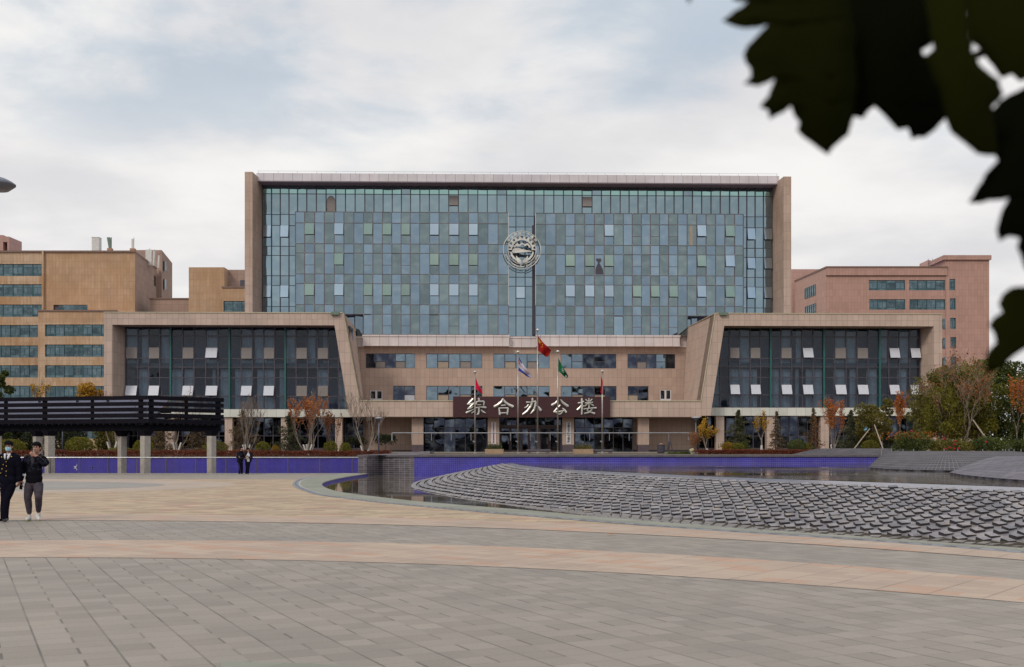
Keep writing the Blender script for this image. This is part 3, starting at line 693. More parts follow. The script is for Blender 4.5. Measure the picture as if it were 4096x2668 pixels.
mound('mound', 'dark net-covered mound rising from the pool, its left tip in front of the blue wall', [PG(3475,1867,ZU+.08), PG(3560,1874,ZU+.08), PG(3700,1878,ZU+.08), PG(3850,1880,ZU+.08), PG(4000,1878,ZU+.08), (29.5, 56), (31, 62), (29, 70), (24, 69), (20, 64)],
      [(PX(3590,60), 60), (PX(3700,58.5), 58.5), (PX(3850,58.5), 58.5), (PX(3990,60), 60), (27, 62), (26.5, 66), (23.5, 66), (20.8, 63.5)], ZU+.06, 1.50, (24, 60))
mound('mound', 'net-covered mound nearest the camera at the right edge of the pool', [PG(3798,1887,ZU+.08), PG(3860,1897,ZU+.08), PG(3960,1907,ZU+.08), PG(4096,1917,ZU+.08), PG(4300,1925,ZU+.08), (28, 36), (29, 45), (25, 51), (20.5, 49)],
      [(PX(3990,44), 44), (PX(4096,41.5), 41.5), (PX(4250,40), 40), (25.5, 39.5), (26.5, 44), (23.5, 47.5), (20.5, 46.5)], ZU+.06, 1.33, (23, 43), 'netl')
mound('mound', 'far net-covered mound behind the blue pool wall', [(PX(3330,84),84), (PX(3450,80),80), (PX(3640,80),80), (PX(3760,84),84), (29, 90), (22, 91)],
      [(PX(3395,84.5),84.5), (PX(3480,83.5),83.5), (PX(3620,83.5),83.5), (28, 86), (26.5, 88.5), (23.5, 88.5)], 1.2, 1.66, (26, 86))
# --------------------------------------------------------------- railing at the plaza edge (left)
t = thing('railing', 'steel railing along the far edge of the plaza in front of the left pool', 'railing', (-22, 75.05, 0))
o = MB((-22, 75.05, 0)); o.tube([(-60, 75.05, 1.06), (XW+0.1, 75.05, 1.06)], 0.045, 10); o.build('handrail', M['rail'], t)
px_ = [-150, -30, 85, 200, 318, 432, 547, 665, 783, 904, 1025, 1152, 1279, 1409]
for p in px_:
    o = MB((-22, 75.05, 0)); x = PX(p, 75.05)
    o.box(x-0.02, x+0.02, 75.0, 75.10, 0.0, 0.97); o.tube([(x, 75.05, 0.96), (x, 75.05, 1.03)], 0.015, 6); o.build('post', M['railp'], t)
# ================================================================== MAIN OFFICE BUILDING
AL = 0.024
BY = 146.0
ROOT = Vector((0, BY, 0)); ca, sa = math.cos(AL), math.sin(AL)
def W2(u, v, z): return Vector((u*ca - v*sa, BY + u*sa + v*ca, z))
def U(px, v):        # pixel column -> local u on the plane y_local = v
    k = (px - CX) / F
    # world point (k*t, t): local u = x*ca+(t-BY)*sa ; v = -x*sa+(t-BY)*ca
    tt = (v + BY*ca) / (ca - k*sa)
    return k*tt*ca + (tt-BY)*sa
def T(px, v):
    k = (px - CX) / F; return (v + BY*ca) / (ca - k*sa)
def Z(py, px, v): return EYE + (HY - py) / F * T(px, v)
B = thing('office_building', 'wide glass-fronted office building with a tall curtain wall and two low framed wings', 'building', ROOT, AL)
VF, VP, VB, VM, VS, VW, VG = -4.6, -2.1, -1.1, -0.4, -1.45, -16.0, -13.4
zr = Z(687, 995, VF); ztop = Z(692, 1100, VP)
# ---- tower fins (side walls with splayed inner faces)
def prism4(name, pts, z0, z1, mat, smooth=False):   # pts in plan (counter-clockwise)
    m = MB(); m.hexa([(x, y, z0) for x, y in pts], [(x, y, z1) for x, y in pts]); return m.build(name, mat, B)
uL0, uL1, uL2 = U(979, VF), U(1010, VF), U(1050, 0)
prism4('side_wall', [(uL0, VF), (uL1, VF), (uL2, 0.6), (uL0+0.05, 22)], ZT, zr, M['fin'])
uR2, uR1, uR0 = U(3089, 0), U(3135, VF), U(3165, VF)
zrr = Z(706, 3150, VF)
prism4('side_wall', [(uR1, VF), (uR0, VF), (uR0-0.05, 22), (uR2, 0.6)], ZT, zrr, M['fin'])
o = MB(); o.box(uL2, uR2, 0.7, 21.5, ZT, ztop-0.4); o.build('rear_block', M['interior'], B)
# parapet beam with soffit (panel joints lie on the front)
zpb = Z(723, 1100, VP); zgt = Z(741, 1100, 0.0)
o = MB(); o.hexa([(U(1029, VP)-0.1, VP, zpb), (U(3114, VP)+0.1, VP, zpb), (U(3114, VP)+0.1, 0.6, zpb), (U(1029, VP)-0.1, 0.6, zpb)],
                 [(U(1029, VP)-0.1, VP, ztop), (U(3114, VP)+0.1, VP, ztop), (U(3114, VP)+0.1, 0.6, ztop), (U(1029, VP)-0.1, 0.6, ztop)])
par = o.build('roof_parapet', M['parapet'], B)
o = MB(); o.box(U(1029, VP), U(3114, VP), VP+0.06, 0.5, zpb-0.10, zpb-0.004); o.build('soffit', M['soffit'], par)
o = MB(); x = U(1035, VP)
while x < U(3110, VP):
    o.box(x-0.015, x+0.015, VP-0.06, VP-0.03, ztop, ztop+0.22); x += 2.4
o.tube([(U(1030, VP), VP-0.045, ztop+0.24), (U(3112, VP), VP-0.045, ztop+0.24)], 0.015, 4); o.build('lightning_rail', M['rail'], par)
# ---- back curtain wall
def c2x(l): return [900 + c/2.3242 for c in l]
def c3x(l): return [1800 + c/2.3242 for c in l]
def c4x(l): return [2600 + c/2.3242 for c in l]
MX = c2x([353,433,514,595,675,760,850,940,1030,1120,1210,1300,1385,1470,1555,1640,1725,1812,1900,1990,2080,2170,2260,2350]) + \
     c3x([347,437,527,613,698,782,873,965,1054,1141,1228,1320,1408,1493,1582,1665,1748,1832,1915,1998,2083,2168,2254]) + c4x([480,567,653,740,823,900,977,1055,1133])
zb0 = Z(1256, 1300, 0)
rg = random.Random(3)
cw = MB(); cw.smooth = False
CWM = [M['gtop'], M['gflank'], M['gturq'], M['mull'], M['gsash']]
def pane(m, u0, u1, v, z0, z1, mi, jit=0.014):
    a = rg.gauss(0, jit) * 0.35; b = rg.gauss(0, jit)
    m.cm = mi; m.cr = rg.random()
    hw = (u1-u0)/2; hh = (z1-z0)/2
    m.quad((u0, v - a*hw - b*hh, z0), (u1, v + a*hw - b*hh, z0), (u1, v + a*hw + b*hh, z1), (u0, v - a*hw + b*hh, z1))
def zrow(py, px=1150, v=0): return Z(py, px, v)
rows_top = [zrow(q, 1300) for q in (741, 757, 776, 849)]
rows_fl = [zrow(q, 1100) for q in (776, 858, 902, 985, 1022, 1103, 1142, 1226, 1262)]
rows_c = [zrow(q, 2088) for q in (782, 865, 908, 992, 1028, 1109, 1145, 1228, 1264, 1346)]
mu = MB()
for i in range(len(MX)-1):
    u0, u1 = U(MX[i], 0), U(MX[i+1], 0)
    flank = i < 4 or i >= 51
    cen = 26 <= i <= 29
    # top storey
    for a, b, mi in ((0, 1, 0), (1, 2, 2 if (i % 10) not in (5,) else 0), (2, 3, 0)):
        pane(cw, u0, u1, 0, rows_top[b], rows_top[a], mi, 0.004)
    rr = rows_fl if flank else (rows_c if cen else None)
    if rr is None: continue
    if cen and False: continue
    zs = [rows_top[3]] + rr[1:] if not cen else [rows_top[3]] + rr[1:]
    for a, b in zip(zs[:-1], zs[1:]):
        if a > b: pane(cw, u0, u1, 0, b, a, 1)
for x in MX:
    i = MX.index(x); u = U(x, 0)
    low = rows_fl[-1] if (i <= 4 or i >= 51) else (rows_c[-1] if 26 <= i <= 30 else rows_top[3])
    mu.box(u-0.055, u+0.055, -0.14, -0.002, low, zgt+0.3)
for z_ in (rows_top[2], ): mu.box(U(MX[0], 0), U(MX[-1], 0), -0.06, 0.01, z_-0.035, z_+0.035)
for grp, rr in (((0, 4), rows_fl), ((51, 55), rows_fl), ((26, 30), rows_c)):
    for z_ in rr[1:]: mu.box(U(MX[grp[0]], 0), U(MX[grp[1]], 0), -0.06, 0.01, z_-0.035, z_+0.035)
cwo = cw.build('curtain_wall', CWM, B)
mu.build('mullion_grid', M['mull'], cwo)
sash_n = 0
def sash(parent, u0, u1, v, z0, z1, mat, ang, name='window_sash', frame=True):
    """top-hung sash swung outwards by ang degrees, hinge at z1"""
    m = MB(((u0+u1)/2, v, z1)); h = z1-z0; a = R(ang)
    def P(x, d, t_): return (x, v - 0.05 - t_*math.sin(a) - d*math.cos(a), z1 - t_*math.cos(a) + d*math.sin(a)*-1)
    u0 += 0.05; u1 -= 0.05
    m.cm = 0; m.cr = rg.random()
    m.quad(P(u0, 0.05, h), P(u1, 0.05, h), P(u1, 0.05, 0), P(u0, 0.05, 0))
    m.cm = 1
    b = [P(u0, 0, h), P(u1, 0, h), P(u1, 0, 0), P(u0, 0, 0)]; f = [P(u0, 0.048, h), P(u1, 0.048, h), P(u1, 0.048, 0), P(u0, 0.048, 0)]
    m.add(b+f, [(0,3,2,1),(0,1,5,4),(1,2,6,5),(2,3,7,6),(3,0,4,7)])
    ob = m.build(name, [mat, M['mull']], None)
    ob.parent = parent; ob.location = ((u0+u1)/2, v, z1)
    return ob
# flank sashes
for i, rows in ((0, ((902, 949), (1142, 1190))), (2, ((902, 949), (1142, 1190)))):
    for a, b in rows: sash(cwo, U(MX[i], 0), U(MX[i+1], 0), -0.06, Z(b, 1100, 0), Z(a, 1100, 0), M['gsash'], 9)
def r4(y): return 600 + y/2.3242
for i in (52, 54):
    for a, b in ((732, 838), (1004, 1108), (1276, 1382)): sash(cwo, U(MX[i], 0), U(MX[i+1], 0), -0.06, Z(r4(b), 3040, 0), Z(r4(a), 3040, 0), M['gsash'], 13)
sash(cwo, U(MX[28-1], 0), U(MX[28], 0), -0.06, Z(1193, 2080, 0), Z(1148, 2080, 0), M['gsash'], 7)
# two brown sashes in the top storey
sash(cwo, U(MX[20], 0), U(MX[21], 0), -0.06, Z(823, 1810, 0), Z(783, 1810, 0), M['sashb'], 5)
sash(cwo, U(MX[34], 0), U(MX[35], 0), -0.06, Z(828, 2350, 0), Z(788, 2350, 0), M['sashb'], 8)
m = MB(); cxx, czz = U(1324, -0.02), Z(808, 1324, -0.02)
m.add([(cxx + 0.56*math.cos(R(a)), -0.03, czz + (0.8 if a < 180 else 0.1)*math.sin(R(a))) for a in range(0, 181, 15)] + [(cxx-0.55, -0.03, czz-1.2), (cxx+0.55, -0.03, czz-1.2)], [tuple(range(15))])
m.build('painted_reflection', M['sashb'], cwo)  # brown oval reflection on the glass, painted as a flat patch
# ---- projecting glass boxes
LBX = c2x([655,740,833,923,1015,1105,1197,1288,1375,1463,1550,1637,1722,1810,1903,1990,2082,2175,2265,2352]) + c3x([353,447,543])
RBX = c3x([795,888,985,1072,1162,1252,1342,1433,1522,1612,1695,1780,1863,1948,2033,2118,2205]) + c4x([435,522,610,697,787,868])
BR = [849, 893, 976, 1013, 1097, 1135, 1219, 1257, 1338]
def gbox(XS, par0, sashes, lowrange, refx, dy, label):
    bz_ = [Z(q+dy, refx, VB) for q in BR]
    bx = MB(); gr = MB(); st = MB()
    u = [U(x, VB) for x in XS]; n = len(u)-1
    for i in range(n):
        for r_ in range(8):
            fl = r_ // 2
            if fl == 3 and r_ == 7 and not (lowrange[0] <= i < lowrange[1]): continue
            blue = (i + fl + par0) % 2 == 0
            pane(bx, u[i], u[i+1], VB, bz_[r_+1], bz_[r_], 0 if blue else 1)
            if r_ % 2 == 1 and (i, fl) in sashes:
                zc = bz_[r_] - (bz_[r_]-bz_[r_+1])*0.57
                gr.box(u[i], u[i+1], VB-0.05, VB+0.02, zc-0.03, zc+0.03)
    for i in range(n+1):
        lo = bz_[8] if lowrange[0] <= i <= lowrange[1] else bz_[7]
        gr.box(u[i]-0.045, u[i]+0.045, VB-0.10, VB-0.002, lo, bz_[0]+0.02)
    for j, z_ in enumerate(bz_):
        a, b = (lowrange if j == 8 else (0, n))
        gr.box(u[a], u[b], VB-0.07, VB+0.012, z_-0.035, z_+0.035)
        for i in range(a, b+1):
            if (i + j) % 2 == 0: st.box(u[i]-0.03, u[i]+0.03, VB-0.16, VB-0.101, z_-0.05, z_+0.04)
    # sides, top and bottom of the box
    bx.cm = 2; bx.cr = 0.5
    lo_a, lo_b = lowrange
    bx.quad((u[0], -0.02, bz_[7 if lo_a else 8]), (u[0], VB, bz_[7 if lo_a else 8]), (u[0], VB, bz_[0]), (u[0], -0.02, bz_[0]))
    bx.quad((u[n], VB, bz_[8 if lo_b == n else 7]), (u[n], -0.02, bz_[8 if lo_b == n else 7]), (u[n], -0.02, bz_[0]), (u[n], VB, bz_[0]))
    bx.cm = 3
    bx.box(u[0], u[n], VB+0.03, -0.03, bz_[0]+0.002, bz_[0]+0.05)
    bx.box(u[0], u[n], VB+0.03, -0.03, bz_[7]-0.12, bz_[7]-0.06)
    k = lo_a if lo_a else lo_b
    bx.cm = 2
    bx.quad((u[k], -0.02, bz_[8]), (u[k], VB+0.01, bz_[8]), (u[k], VB+0.01, bz_[7]-0.1), (u[k], -0.02, bz_[7]-0.1))
    ob = bx.build('glass_box', [M['gblue'], M['ggreen'], M['gflank'], M['mull']], B, label=label)
    gr.build('mullion_grid', M['mullb'], ob); st.build('bracket', M['coping'], ob)
    for (i, fl), ang in sashes.items():
        if ang is None: continue
        r_ = fl*2+1; zc = bz_[r_] - (bz_[r_]-bz_[r_+1])*0.57
        blue = (i + fl + par0) % 2 == 0
        sash(ob, u[i], u[i+1], VB-0.05, zc, bz_[r_]-0.05, M['gsash'] if blue else M['gsashg'], ang)
    return ob, u, bz_
S = {}
for fl in range(4):
    for i in (1, 4, 7, 9, 11, 14, 16, 18):
        if fl == 3 and i < 8: continue
        S[(i, fl)] = None
        if fl in (0, 2) or (fl == 1 and i in (4, 14, 16, 18)): S[(i, fl)] = 8
lb, lu, lz = gbox(LBX, 0, S, (7, 22), 1600, 0, 'left glass box')
S = {}
for fl in range(4):
    for i in (3, 5, 7, 10, 12, 14, 17, 20):
        if fl == 3 and i > 15: continue
        S[(i, fl)] = None
        if fl == 2 or (fl == 0 and i in (7, 17, 20)) or (fl == 1 and i in (3, 5, 7, 17, 20)): S[(i, fl)] = 9 + (i > 9) * 3
rb, ru, rz_ = gbox(RBX, 1, S, (0, 16), 2500, 5.5, 'right glass box')
m = MB(); dark = [(2382,1098),(2382,1076),(2392,1050),(2383,1040),(2386,1034),(2404,1034),(2406,1044),(2398,1052),(2412,1078),(2414,1098)]
m.vpoly([(U(x, VB-0.02), Z(y, 2398, VB-0.02)) for x, y in dark], VB-0.03, VB-0.02); m.build('torn_hole', M['mull'], rb)
m = MB(); xq0, xq1 = U(2757, VB), U(2770, VB); m.box(xq0, xq1, VB-0.03, VB-0.02, Z(982, 2760, VB), Z(903, 2760, VB)); m.build('tan_blind', M['sasht'], rb)
# trim down both sides of the central recess
for uu in (lu[-1], ru[0]):
    m = MB(); m.box(uu-0.04, uu+0.04, VB-0.16, VB-0.10, lz[6], lz[0]); m.build('edge_trim', M['bright'], B)
# dark return next to right box + low glass beneath the box corners
m = MB(); m.box(U(2129, -0.3), ru[0]-0.01, -0.42, -0.02, lz[8], lz[0]-1.4); m.build('recess_return', M['mull'], B)
zlow0, zlow1 = Z(1345, 1430, 0), lz[7]-0.05
for a, b in ((1385, 1453), (2714, 2790)):
    m = MB(); n = 2 if a < 2000 else 3
    for i in range(n):
        q0, q1 = a+(b-a)*i/n, a+(b-a)*(i+1)/n
        pane(m, U(q0, -0.1), U(q1, -0.1), -0.1, Z(1346, a, -0.1), zlow1, 0, 0.03)
    ob = m.build('corner_glazing', M['gmid'], B)
    mm = MB()
    for i in range(n+1):
        q = U(a+(b-a)*i/n, -0.1); mm.box(q-0.06, q+0.06, -0.2, -0.102, Z(1346, a, -0.1), zlow1)
    mm.build('mullion_grid', M['mull'], ob)
# ---- spandrel bands
def band(a, b, v, y0, y1, refx):
    z1, z0 = Z(y0, refx, v), Z(y1, refx, v)
    m = MB(); m.box(U(a, v), U(b, v), v, 0.0, z0, z1); ob = m.build('spandrel_band', M['spandrel'], B)
    m = MB(); m.box(U(a, v)-0.08, U(b, v)+0.08, v-0.09, v-0.002, z1-0.16, z1+0.05); m.box(U(a, v)-0.05, U(b, v)+0.05, v-0.05, v-0.002, z0-0.03, z0+0.10)
    m.build('ledge', M['spandrel'], ob)
band(1452, 2036, VS, 1341, 1383, 1700); band(2145, 2719, VS, 1342, 1384, 2400)
band(2036.5, 2144.5, VS+0.75, 1348, 1388, 2088)
band(1405, 1451, VS+0.95, 1348, 1388, 1430); band(2720, 2775, VS+0.95, 1348, 1388, 2745)
# ---- recessed middle wall with two rows of windows
zmid_t = Z(1383, 2048, -0.45); zcan_t = Z(1604, 2048, VW)
winr1 = [(1463, 1660), (1705, 1929), (1974, 2198), (2243, 2465), (2510, 2701)]
winr2 = [(1573, 1660), (1705, 1929), (1974, 2198), (2243, 2466), (2511, 2594)]
zw1 = (Z(1473, 2048, VM), Z(1415, 2048, VM)); zw2 = (Z(1602, 2048, VM)-0.25, Z(1544, 2048, VM))
def wall_with_holes(m, u0, u1, z0, z1, v, vb, holes):
    """front face split around rectangular holes, with reveals back to vb"""
    zs = sorted({z0, z1} | {h[2] for h in holes} | {h[3] for h in holes})
    for za, zb_ in zip(zs[:-1], zs[1:]):
        hs = sorted([h for h in holes if h[2] < zb_-1e-6 and h[3] > za+1e-6])
        x = u0
        for h in hs:
            m.quad((x, v, za), (h[0], v, za), (h[0], v, zb_), (x, v, zb_)); x = h[1]
        m.quad((x, v, za), (u1, v, za), (u1, v, zb_), (x, v, zb_))
    for a, b, c, d in holes:
        m.quad((a, v, c), (b, v, c), (b, vb, c), (a, vb, c)); m.quad((a, vb, d), (b, vb, d), (b, v, d), (a, v, d))
        m.quad((a, v, c), (a, vb, c), (a, vb, d), (a, v, d)); m.quad((b, vb, c), (b, v, c), (b, v, d), (b, vb, d))
holes = [(U(a, VM), U(b, VM), *zw1) for a, b in winr1] + [(U(a, VM), U(b, VM), *zw2) for a, b in winr2]
dz = (Z(1602, 1505, VM)-0.25, Z(1561, 1505, VM))
doors = [(U(1480, VM), U(1530, VM), *dz), (U(2639, VM), U(2685, VM), dz[0], Z(1558, 2660, VM))]
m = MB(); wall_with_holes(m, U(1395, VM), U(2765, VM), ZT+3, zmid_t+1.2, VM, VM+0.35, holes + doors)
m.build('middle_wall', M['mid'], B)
def mid_window(a, b, zz_, n, sash_idx, low_mat, darkp=(), half=0.53):
    u0, u1 = U(a, VM), U(b, VM); z0, z1 = zz_
    fr = MB(); gl = MB()
    vv = VM+0.22
    for i in range(n+1):
        x = u0+(u1-u0)*i/n; fr.box(max(u0, x-0.05), min(u1, x+0.05), vv-0.10, vv+0.05, z0, z1)
    fr.box(u0, u1, vv-0.095, vv+0.045, z0-0.02, z0+0.045); fr.box(u0, u1, vv-0.095, vv+0.045, z1-0.045, z1+0.02)
    for i in sash_idx:
        x0, x1 = u0+(u1-u0)*i/n, u0+(u1-u0)*(i+1)/n; zc = z0+(z1-z0)*(half-0.06)
        fr.box(x0+0.05, x1-0.05, vv-0.09, vv+0.04, zc-0.04, zc+0.04); fr.box(x0+0.05, x1-0.05, vv-0.09, vv+0.04, z0, z0+0.05)
    for i in range(n):
        x0, x1 = u0+(u1-u0)*i/n, u0+(u1-u0)*(i+1)/n
        if i in sash_idx:
            zc = z0+(z1-z0)*(half-0.06)
            pane(gl, x0, x1, vv, zc, z1, 1 if i in darkp else 0, 0.02)
        else: pane(gl, x0, x1, vv, z0, z1, 1 if i in darkp else 0, 0.02)
    ob = fr.build('window', M['mull'], B); gl.build('pane', [M['gmid'], M['gdark']], ob)  # darkp panes: reflected dark silhouettes put into the glass colour
    for k, i in enumerate(sash_idx):
        x0, x1 = u0+(u1-u0)*i/n, u0+(u1-u0)*(i+1)/n; zc = z0+(z1-z0)*(half-0.06)
        lm = low_mat[k % len(low_mat)]
        q = MB(); pane(q, x0+0.06, x1-0.06, vv-0.05, z0+0.05, zc-0.05, 0, 0.01); q.build('lower_sash', lm, ob)
sb, stn = M['sashb'], M['sasht']
mid_window(*winr1[0], zw1, 5, (1, 3), [sb], (0, 1, 2)); mid_window(*winr1[1], zw1, 5, (1, 3), [stn, sb]); mid_window(*winr1[2], zw1, 5, (1, 3), [stn, sb])
mid_window(*winr1[3], zw1, 5, (1, 3), [M['gmid'], M['gdark']], (2, 3, 4)); mid_window(*winr1[4], zw1, 5, (1, 3), [sb, M['gmid']], (0, 1, 2, 4))
mid_window(*winr2[0], zw2, 2, (1,), [M['sashw']], (0, 1)); mid_window(*winr2[1], zw2, 5, (1, 3), [stn]); mid_window(*winr2[2], zw2, 5, (1, 3), [stn])
mid_window(*winr2[3], zw2, 5, (1, 3), [stn], (2, 3, 4)); mid_window(*winr2[4], zw2, 2, (0,), [stn], (0, 1))
for d in doors:
    m = MB(); a, b, c, e = d; vv = VM+0.1
    for x0, x1 in ((a, a+0.12), (b-0.12, b), ((a+b)/2-0.12, (a+b)/2+0.12)): m.box(x0, x1, vv-0.05, vv+0.05, c, e)
    m.box(a+0.12, b-0.12, vv-0.048, vv+0.048, e-0.12, e); m.box(a+0.12, b-0.12, vv-0.048, vv+0.048, c, c+0.5)
    ob = m.build('balcony_door', M['boardw'], B); m = MB(); pane(m, a+0.1, b-0.1, vv+0.02, c+0.45, e-0.1, 0); m.build('pane', M['gdark'], ob)
# ---- canopy
zc0, zc1 = Z(1667, 2048, VW), Z(1604, 2048, VW)
u_a, u_b = U(1436, VW), U(2806, VW)
m = MB(); m.box(u_a, u_b, VW, VM+0.0, zc0, zc1); cano = m.build('canopy', M['wing'], B)
m = MB(); m.box(u_a, u_b, VW-0.08, VW-0.003, zc1-0.02, zc1+0.08); m.build('coping', M['coping'], cano)
# ---- wings
def wing(side):
    v = VW; w_in = VG
    if side == 'L':
        xo, xi, xt_in, xt_out, xb_in, xb_out = 416, 449, 1338, 1373, 1397, 1438
        y_top, y_bt, ymid, yb = 1251, 1300, 1604, 1667; rx = 900
        ret_t, ret_b = (1420, 1299), (1459, 1600)
    else:
        xo, xi, xt_in, xt_out, xb_in, xb_out = 3769, 3735, 2897, 2861, 2842, 2804
        y_top, y_bt, ymid, yb = 1255, 1304, 1604, 1663; rx = 3300
        ret_t, ret_b = (2748, 1303), (2733, 1600)
    zt, zbt, zb_ = Z(y_top, rx, v), Z(y_bt, rx, v), Z(yb, rx, v)
    zmid_ = zc1
    uo, ui, uti, uto, ubi, ubo = (U(x, v) for x in (xo, xi, xt_in, xt_out, xb_in, xb_out))
    fr = MB()
    # top beam and slanted strut and pier as prisms through the depth
    beam = [(uo, zbt), (uti, zbt), (uto, zt), (uo, zt)]
    sgn = 1 if side == 'L' else -1
    fr.vpoly(beam if side == 'L' else beam[::-1], v, w_in+0.3)
    strut = [(ubi, zb_), (ubo, zb_), (ubo, zmid_), (uto, zt), (uti, zbt)]
    fr.vpoly(strut if side == 'L' else strut[::-1], v, w_in+0.3)
    # pier with splayed inner face
    us = U(503 if side == 'L' else 3679, w_in)
    a = [(uo, v), (ui, v), (us, w_in+0.3), (uo, w_in+0.3)] if side == 'L' else [(ui, v), (uo, v), (uo, w_in+0.3), (us, w_in+0.3)]
    fr.hexa([(x, y, ZT) for x, y in a], [(x, y, zbt-0.002) for x, y in a])
    # body behind: roof and the return face running back to the tower
    vb_ = VM-0.2
    tb = (U(ret_t[0], vb_), Z(ret_t[1], ret_t[0], vb_)); bb = (U(ret_b[0], vb_), zmid_)
    fr.add([(uto, w_in+0.28, zt), (ubo, w_in+0.28, zmid_), (bb[0], vb_, zmid_), (tb[0], vb_, zt)], [(0, 1, 2, 3) if side == 'R' else (3, 2, 1, 0)])
    fr.add([(uto, v, zt), (uto, w_in+0.28, zt), (ubo, w_in+0.28, zmid_), (ubo, v, zmid_)], [(0, 1, 2, 3)])
    ob = fr.build('wing_frame', M['wing'], B)
    rf = MB(); p = [(uo, w_in+0.31), (uto, w_in+0.31), (tb[0], vb_), (uo, vb_)]
    if side == 'R': p = p[::-1]
    rf.poly(p, zt-0.6, zt-0.3); rf.box(uo, uo+sgn*0.4, w_in+0.31, 10, ZT, zt-0.61); rf.build('wing_roof', M['interior'], ob)
    cp = MB(); cp.box(min(uo, uto), max(uo, uto), v-0.07, v-0.003, zt-0.03, zt+0.07)
    d = Vector((ubo-uto, 0, zmid_-zt)); 
    cp.tube([(uto, v-0.03, zt), (ubo, v-0.03, zmid_)], 0.07, 4)
    if side == 'R': cp.tube([(uto, v-0.03, zt+0.02), (tb[0], vb_, zt+0.02)], 0.07, 4)
    cp.build('coping', M['coping'], ob)
    fl_ = MB(); q = uto - sgn*0.9; fl_.box(q-0.45, q+0.45, v-0.35, v-0.08, zt-0.22, zt+0.10); fl_.build('floodlight', M['greenp'], ob)
    # glazing
    if side == 'L':
        xs = [504,552,596,640,684,731,777,824,873,919,965,1010,1055,1099,1142,1185,1230,1271,1314,1355,1399]
        gf = {4, 9, 14}; ys = [1301, 1344, 1435, 1469, 1511, 1585, 1637]; sa_, sb_ = (1391, 1435), (1543, 1585)
        cs = [0, 2, 5, 7, 10, 12, 15, 17]; openA = {7}; openB = {0, 2, 5, 7, 10, 12}; rx2 = 950
    else:
        xs = [2842,2880,2918,2958,3000,3041,3081,3123,3166,3208,3251,3294,3338,3383,3427,3471,3517,3554,3596,3638,3679]
        gf = {6, 11, 16}; ys = [1305, 1347, 1434, 1468, 1510, 1580, 1631]; sa_, sb_ = (1392, 1434), (1539, 1580)
        cs = [2, 4, 7, 9, 12, 14, 17, 19]; openA = {9, 17, 19}; openB = set(cs); rx2 = 3350
    us_ = [U(x, w_in) for x in xs]; zs = [Z(y, rx2, w_in) for y in ys]
    zs[0] = zbt + 0.05
    # slanted inner edge: u as function of z
    def edge(z):
        k = (z - zb_) / (zbt - zb_); e0, e1 = ubi, uti; return e0 + (e1-e0)*k
    gl = MB(); mg = MB()
    n = len(us_)-1
    for i in range(n):
        for r_ in range(6):
            z1_, z0_ = zs[r_], zs[r_+1]
            u0, u1 = us_[i], us_[i+1]
            pane(gl, u0, u1, w_in, z0_, z1_, 0, 0.006)
    for i, u_ in enumerate(us_):
        if i in gf: continue
        mg.box(u_-0.07, u_+0.07, w_in-0.10, w_in-0.002, zs[-1], zs[0])
    for z_ in zs: mg.box(us_[0], us_[-1], w_in-0.08, w_in+0.02, z_-0.06, z_+0.06)
    go = gl.build('wing_glazing', M['pane'], B); mg.build('mullion_grid', M['mull'], go)
    for i in gf:
        f_ = MB(); f_.box(us_[i]-0.10, us_[i]+0.10, w_in-0.28, w_in-0.002, zs[-1]+0.02, zs[0]); f_.build('green_fin', M['greenfin'], go)
    for i in cs:
        for (y0, y1), op in ((sa_, openA), (sb_, openB)):
            z1_, z0_ = Z(y0, rx2, w_in), Z(y1, rx2, w_in)
            if side == 'L' and i >= 17 and y0 > 1500 and False: continue
            isop = i in op
            sash(go, us_[i], us_[i+1], w_in-0.06, z0_, z1_, M['sashw'] if isop else M['sashb'], 22 if isop else 2)
    # interior: floors, back wall, curtains
    it = MB(); lo, hi = min(us_[0], us_[-1]), max(us_[0], us_[-1])
    it.quad((lo, w_in+3.5, zs[-1]), (hi, w_in+3.5, zs[-1]), (hi, w_in+3.5, zs[0]), (lo, w_in+3.5, zs[0]))
    it.build('interior_wall', M['interior'], go)
    it = MB(); it.box(lo, hi, w_in+0.12, w_in+3.4, zs[3]-0.15, zs[3]+0.45); it.box(lo, hi, w_in+0.12, w_in+3.4, zs[0]-0.1, zs[0]+0.2); it.box(lo, hi, w_in+0.12, w_in+3.4, zs[-1]-0.2, zs[-1])
    it.build('floor_slab', M['slab'], go)
    ct = MB(); ct.smooth = True
    rc = random.Random(11 if side == 'L' else 12)
    for (za, zb2) in ((zs[0]-0.15, zs[3]+0.5), (zs[3]-0.2, zs[-1]+0.05)):
        for i in range(n):
            if rc.random() < 0.45: continue
            f0 = 0.0 if rc.random() < 0.6 else rc.uniform(0, 0.5); f1 = rc.uniform(0.7, 1.0) if rc.random() < .5 else 1.0
            u0 = us_[i]+(us_[i+1]-us_[i])*f0; u1 = us_[i]+(us_[i+1]-us_[i])*f1; k = 26
            pts = [(u0+(u1-u0)*j/k, w_in+0.45+0.05*math.sin(j*1.9+rc.random()*0.6)) for j in range(k+1)]
            ct.add([(x, y, zb2) for x, y in pts]+[(x, y, za) for x, y in pts], [(j, j+1, k+2+j, k+1+j) for j in range(k)])
    ct.build('curtain', M['curtain'], go)
    # white band below
    ba, bb2 = (U(448, w_in), ubi+0.02) if side == 'L' else (ubi-0.02, U(3679, w_in))
    z1_, z0_ = Z(ys[-1], rx2, w_in-0.4), Z(1668 if side == 'L' else 1663, rx2, w_in-0.4)
    m = MB(); m.box(min(ba, bb2), max(ba, bb2), w_in-0.4, w_in+0.3, z0_, z1_); m.build('white_band', M['white_band'], B)
    # ground floor: columns, glass, plinth
    colx = [(660, 697), (899, 929), (1124, 1150), (1341, 1369)] if side == 'L' else [(2865, 2897), (3068, 3100), (3283, 3316), (3500, 3532)]
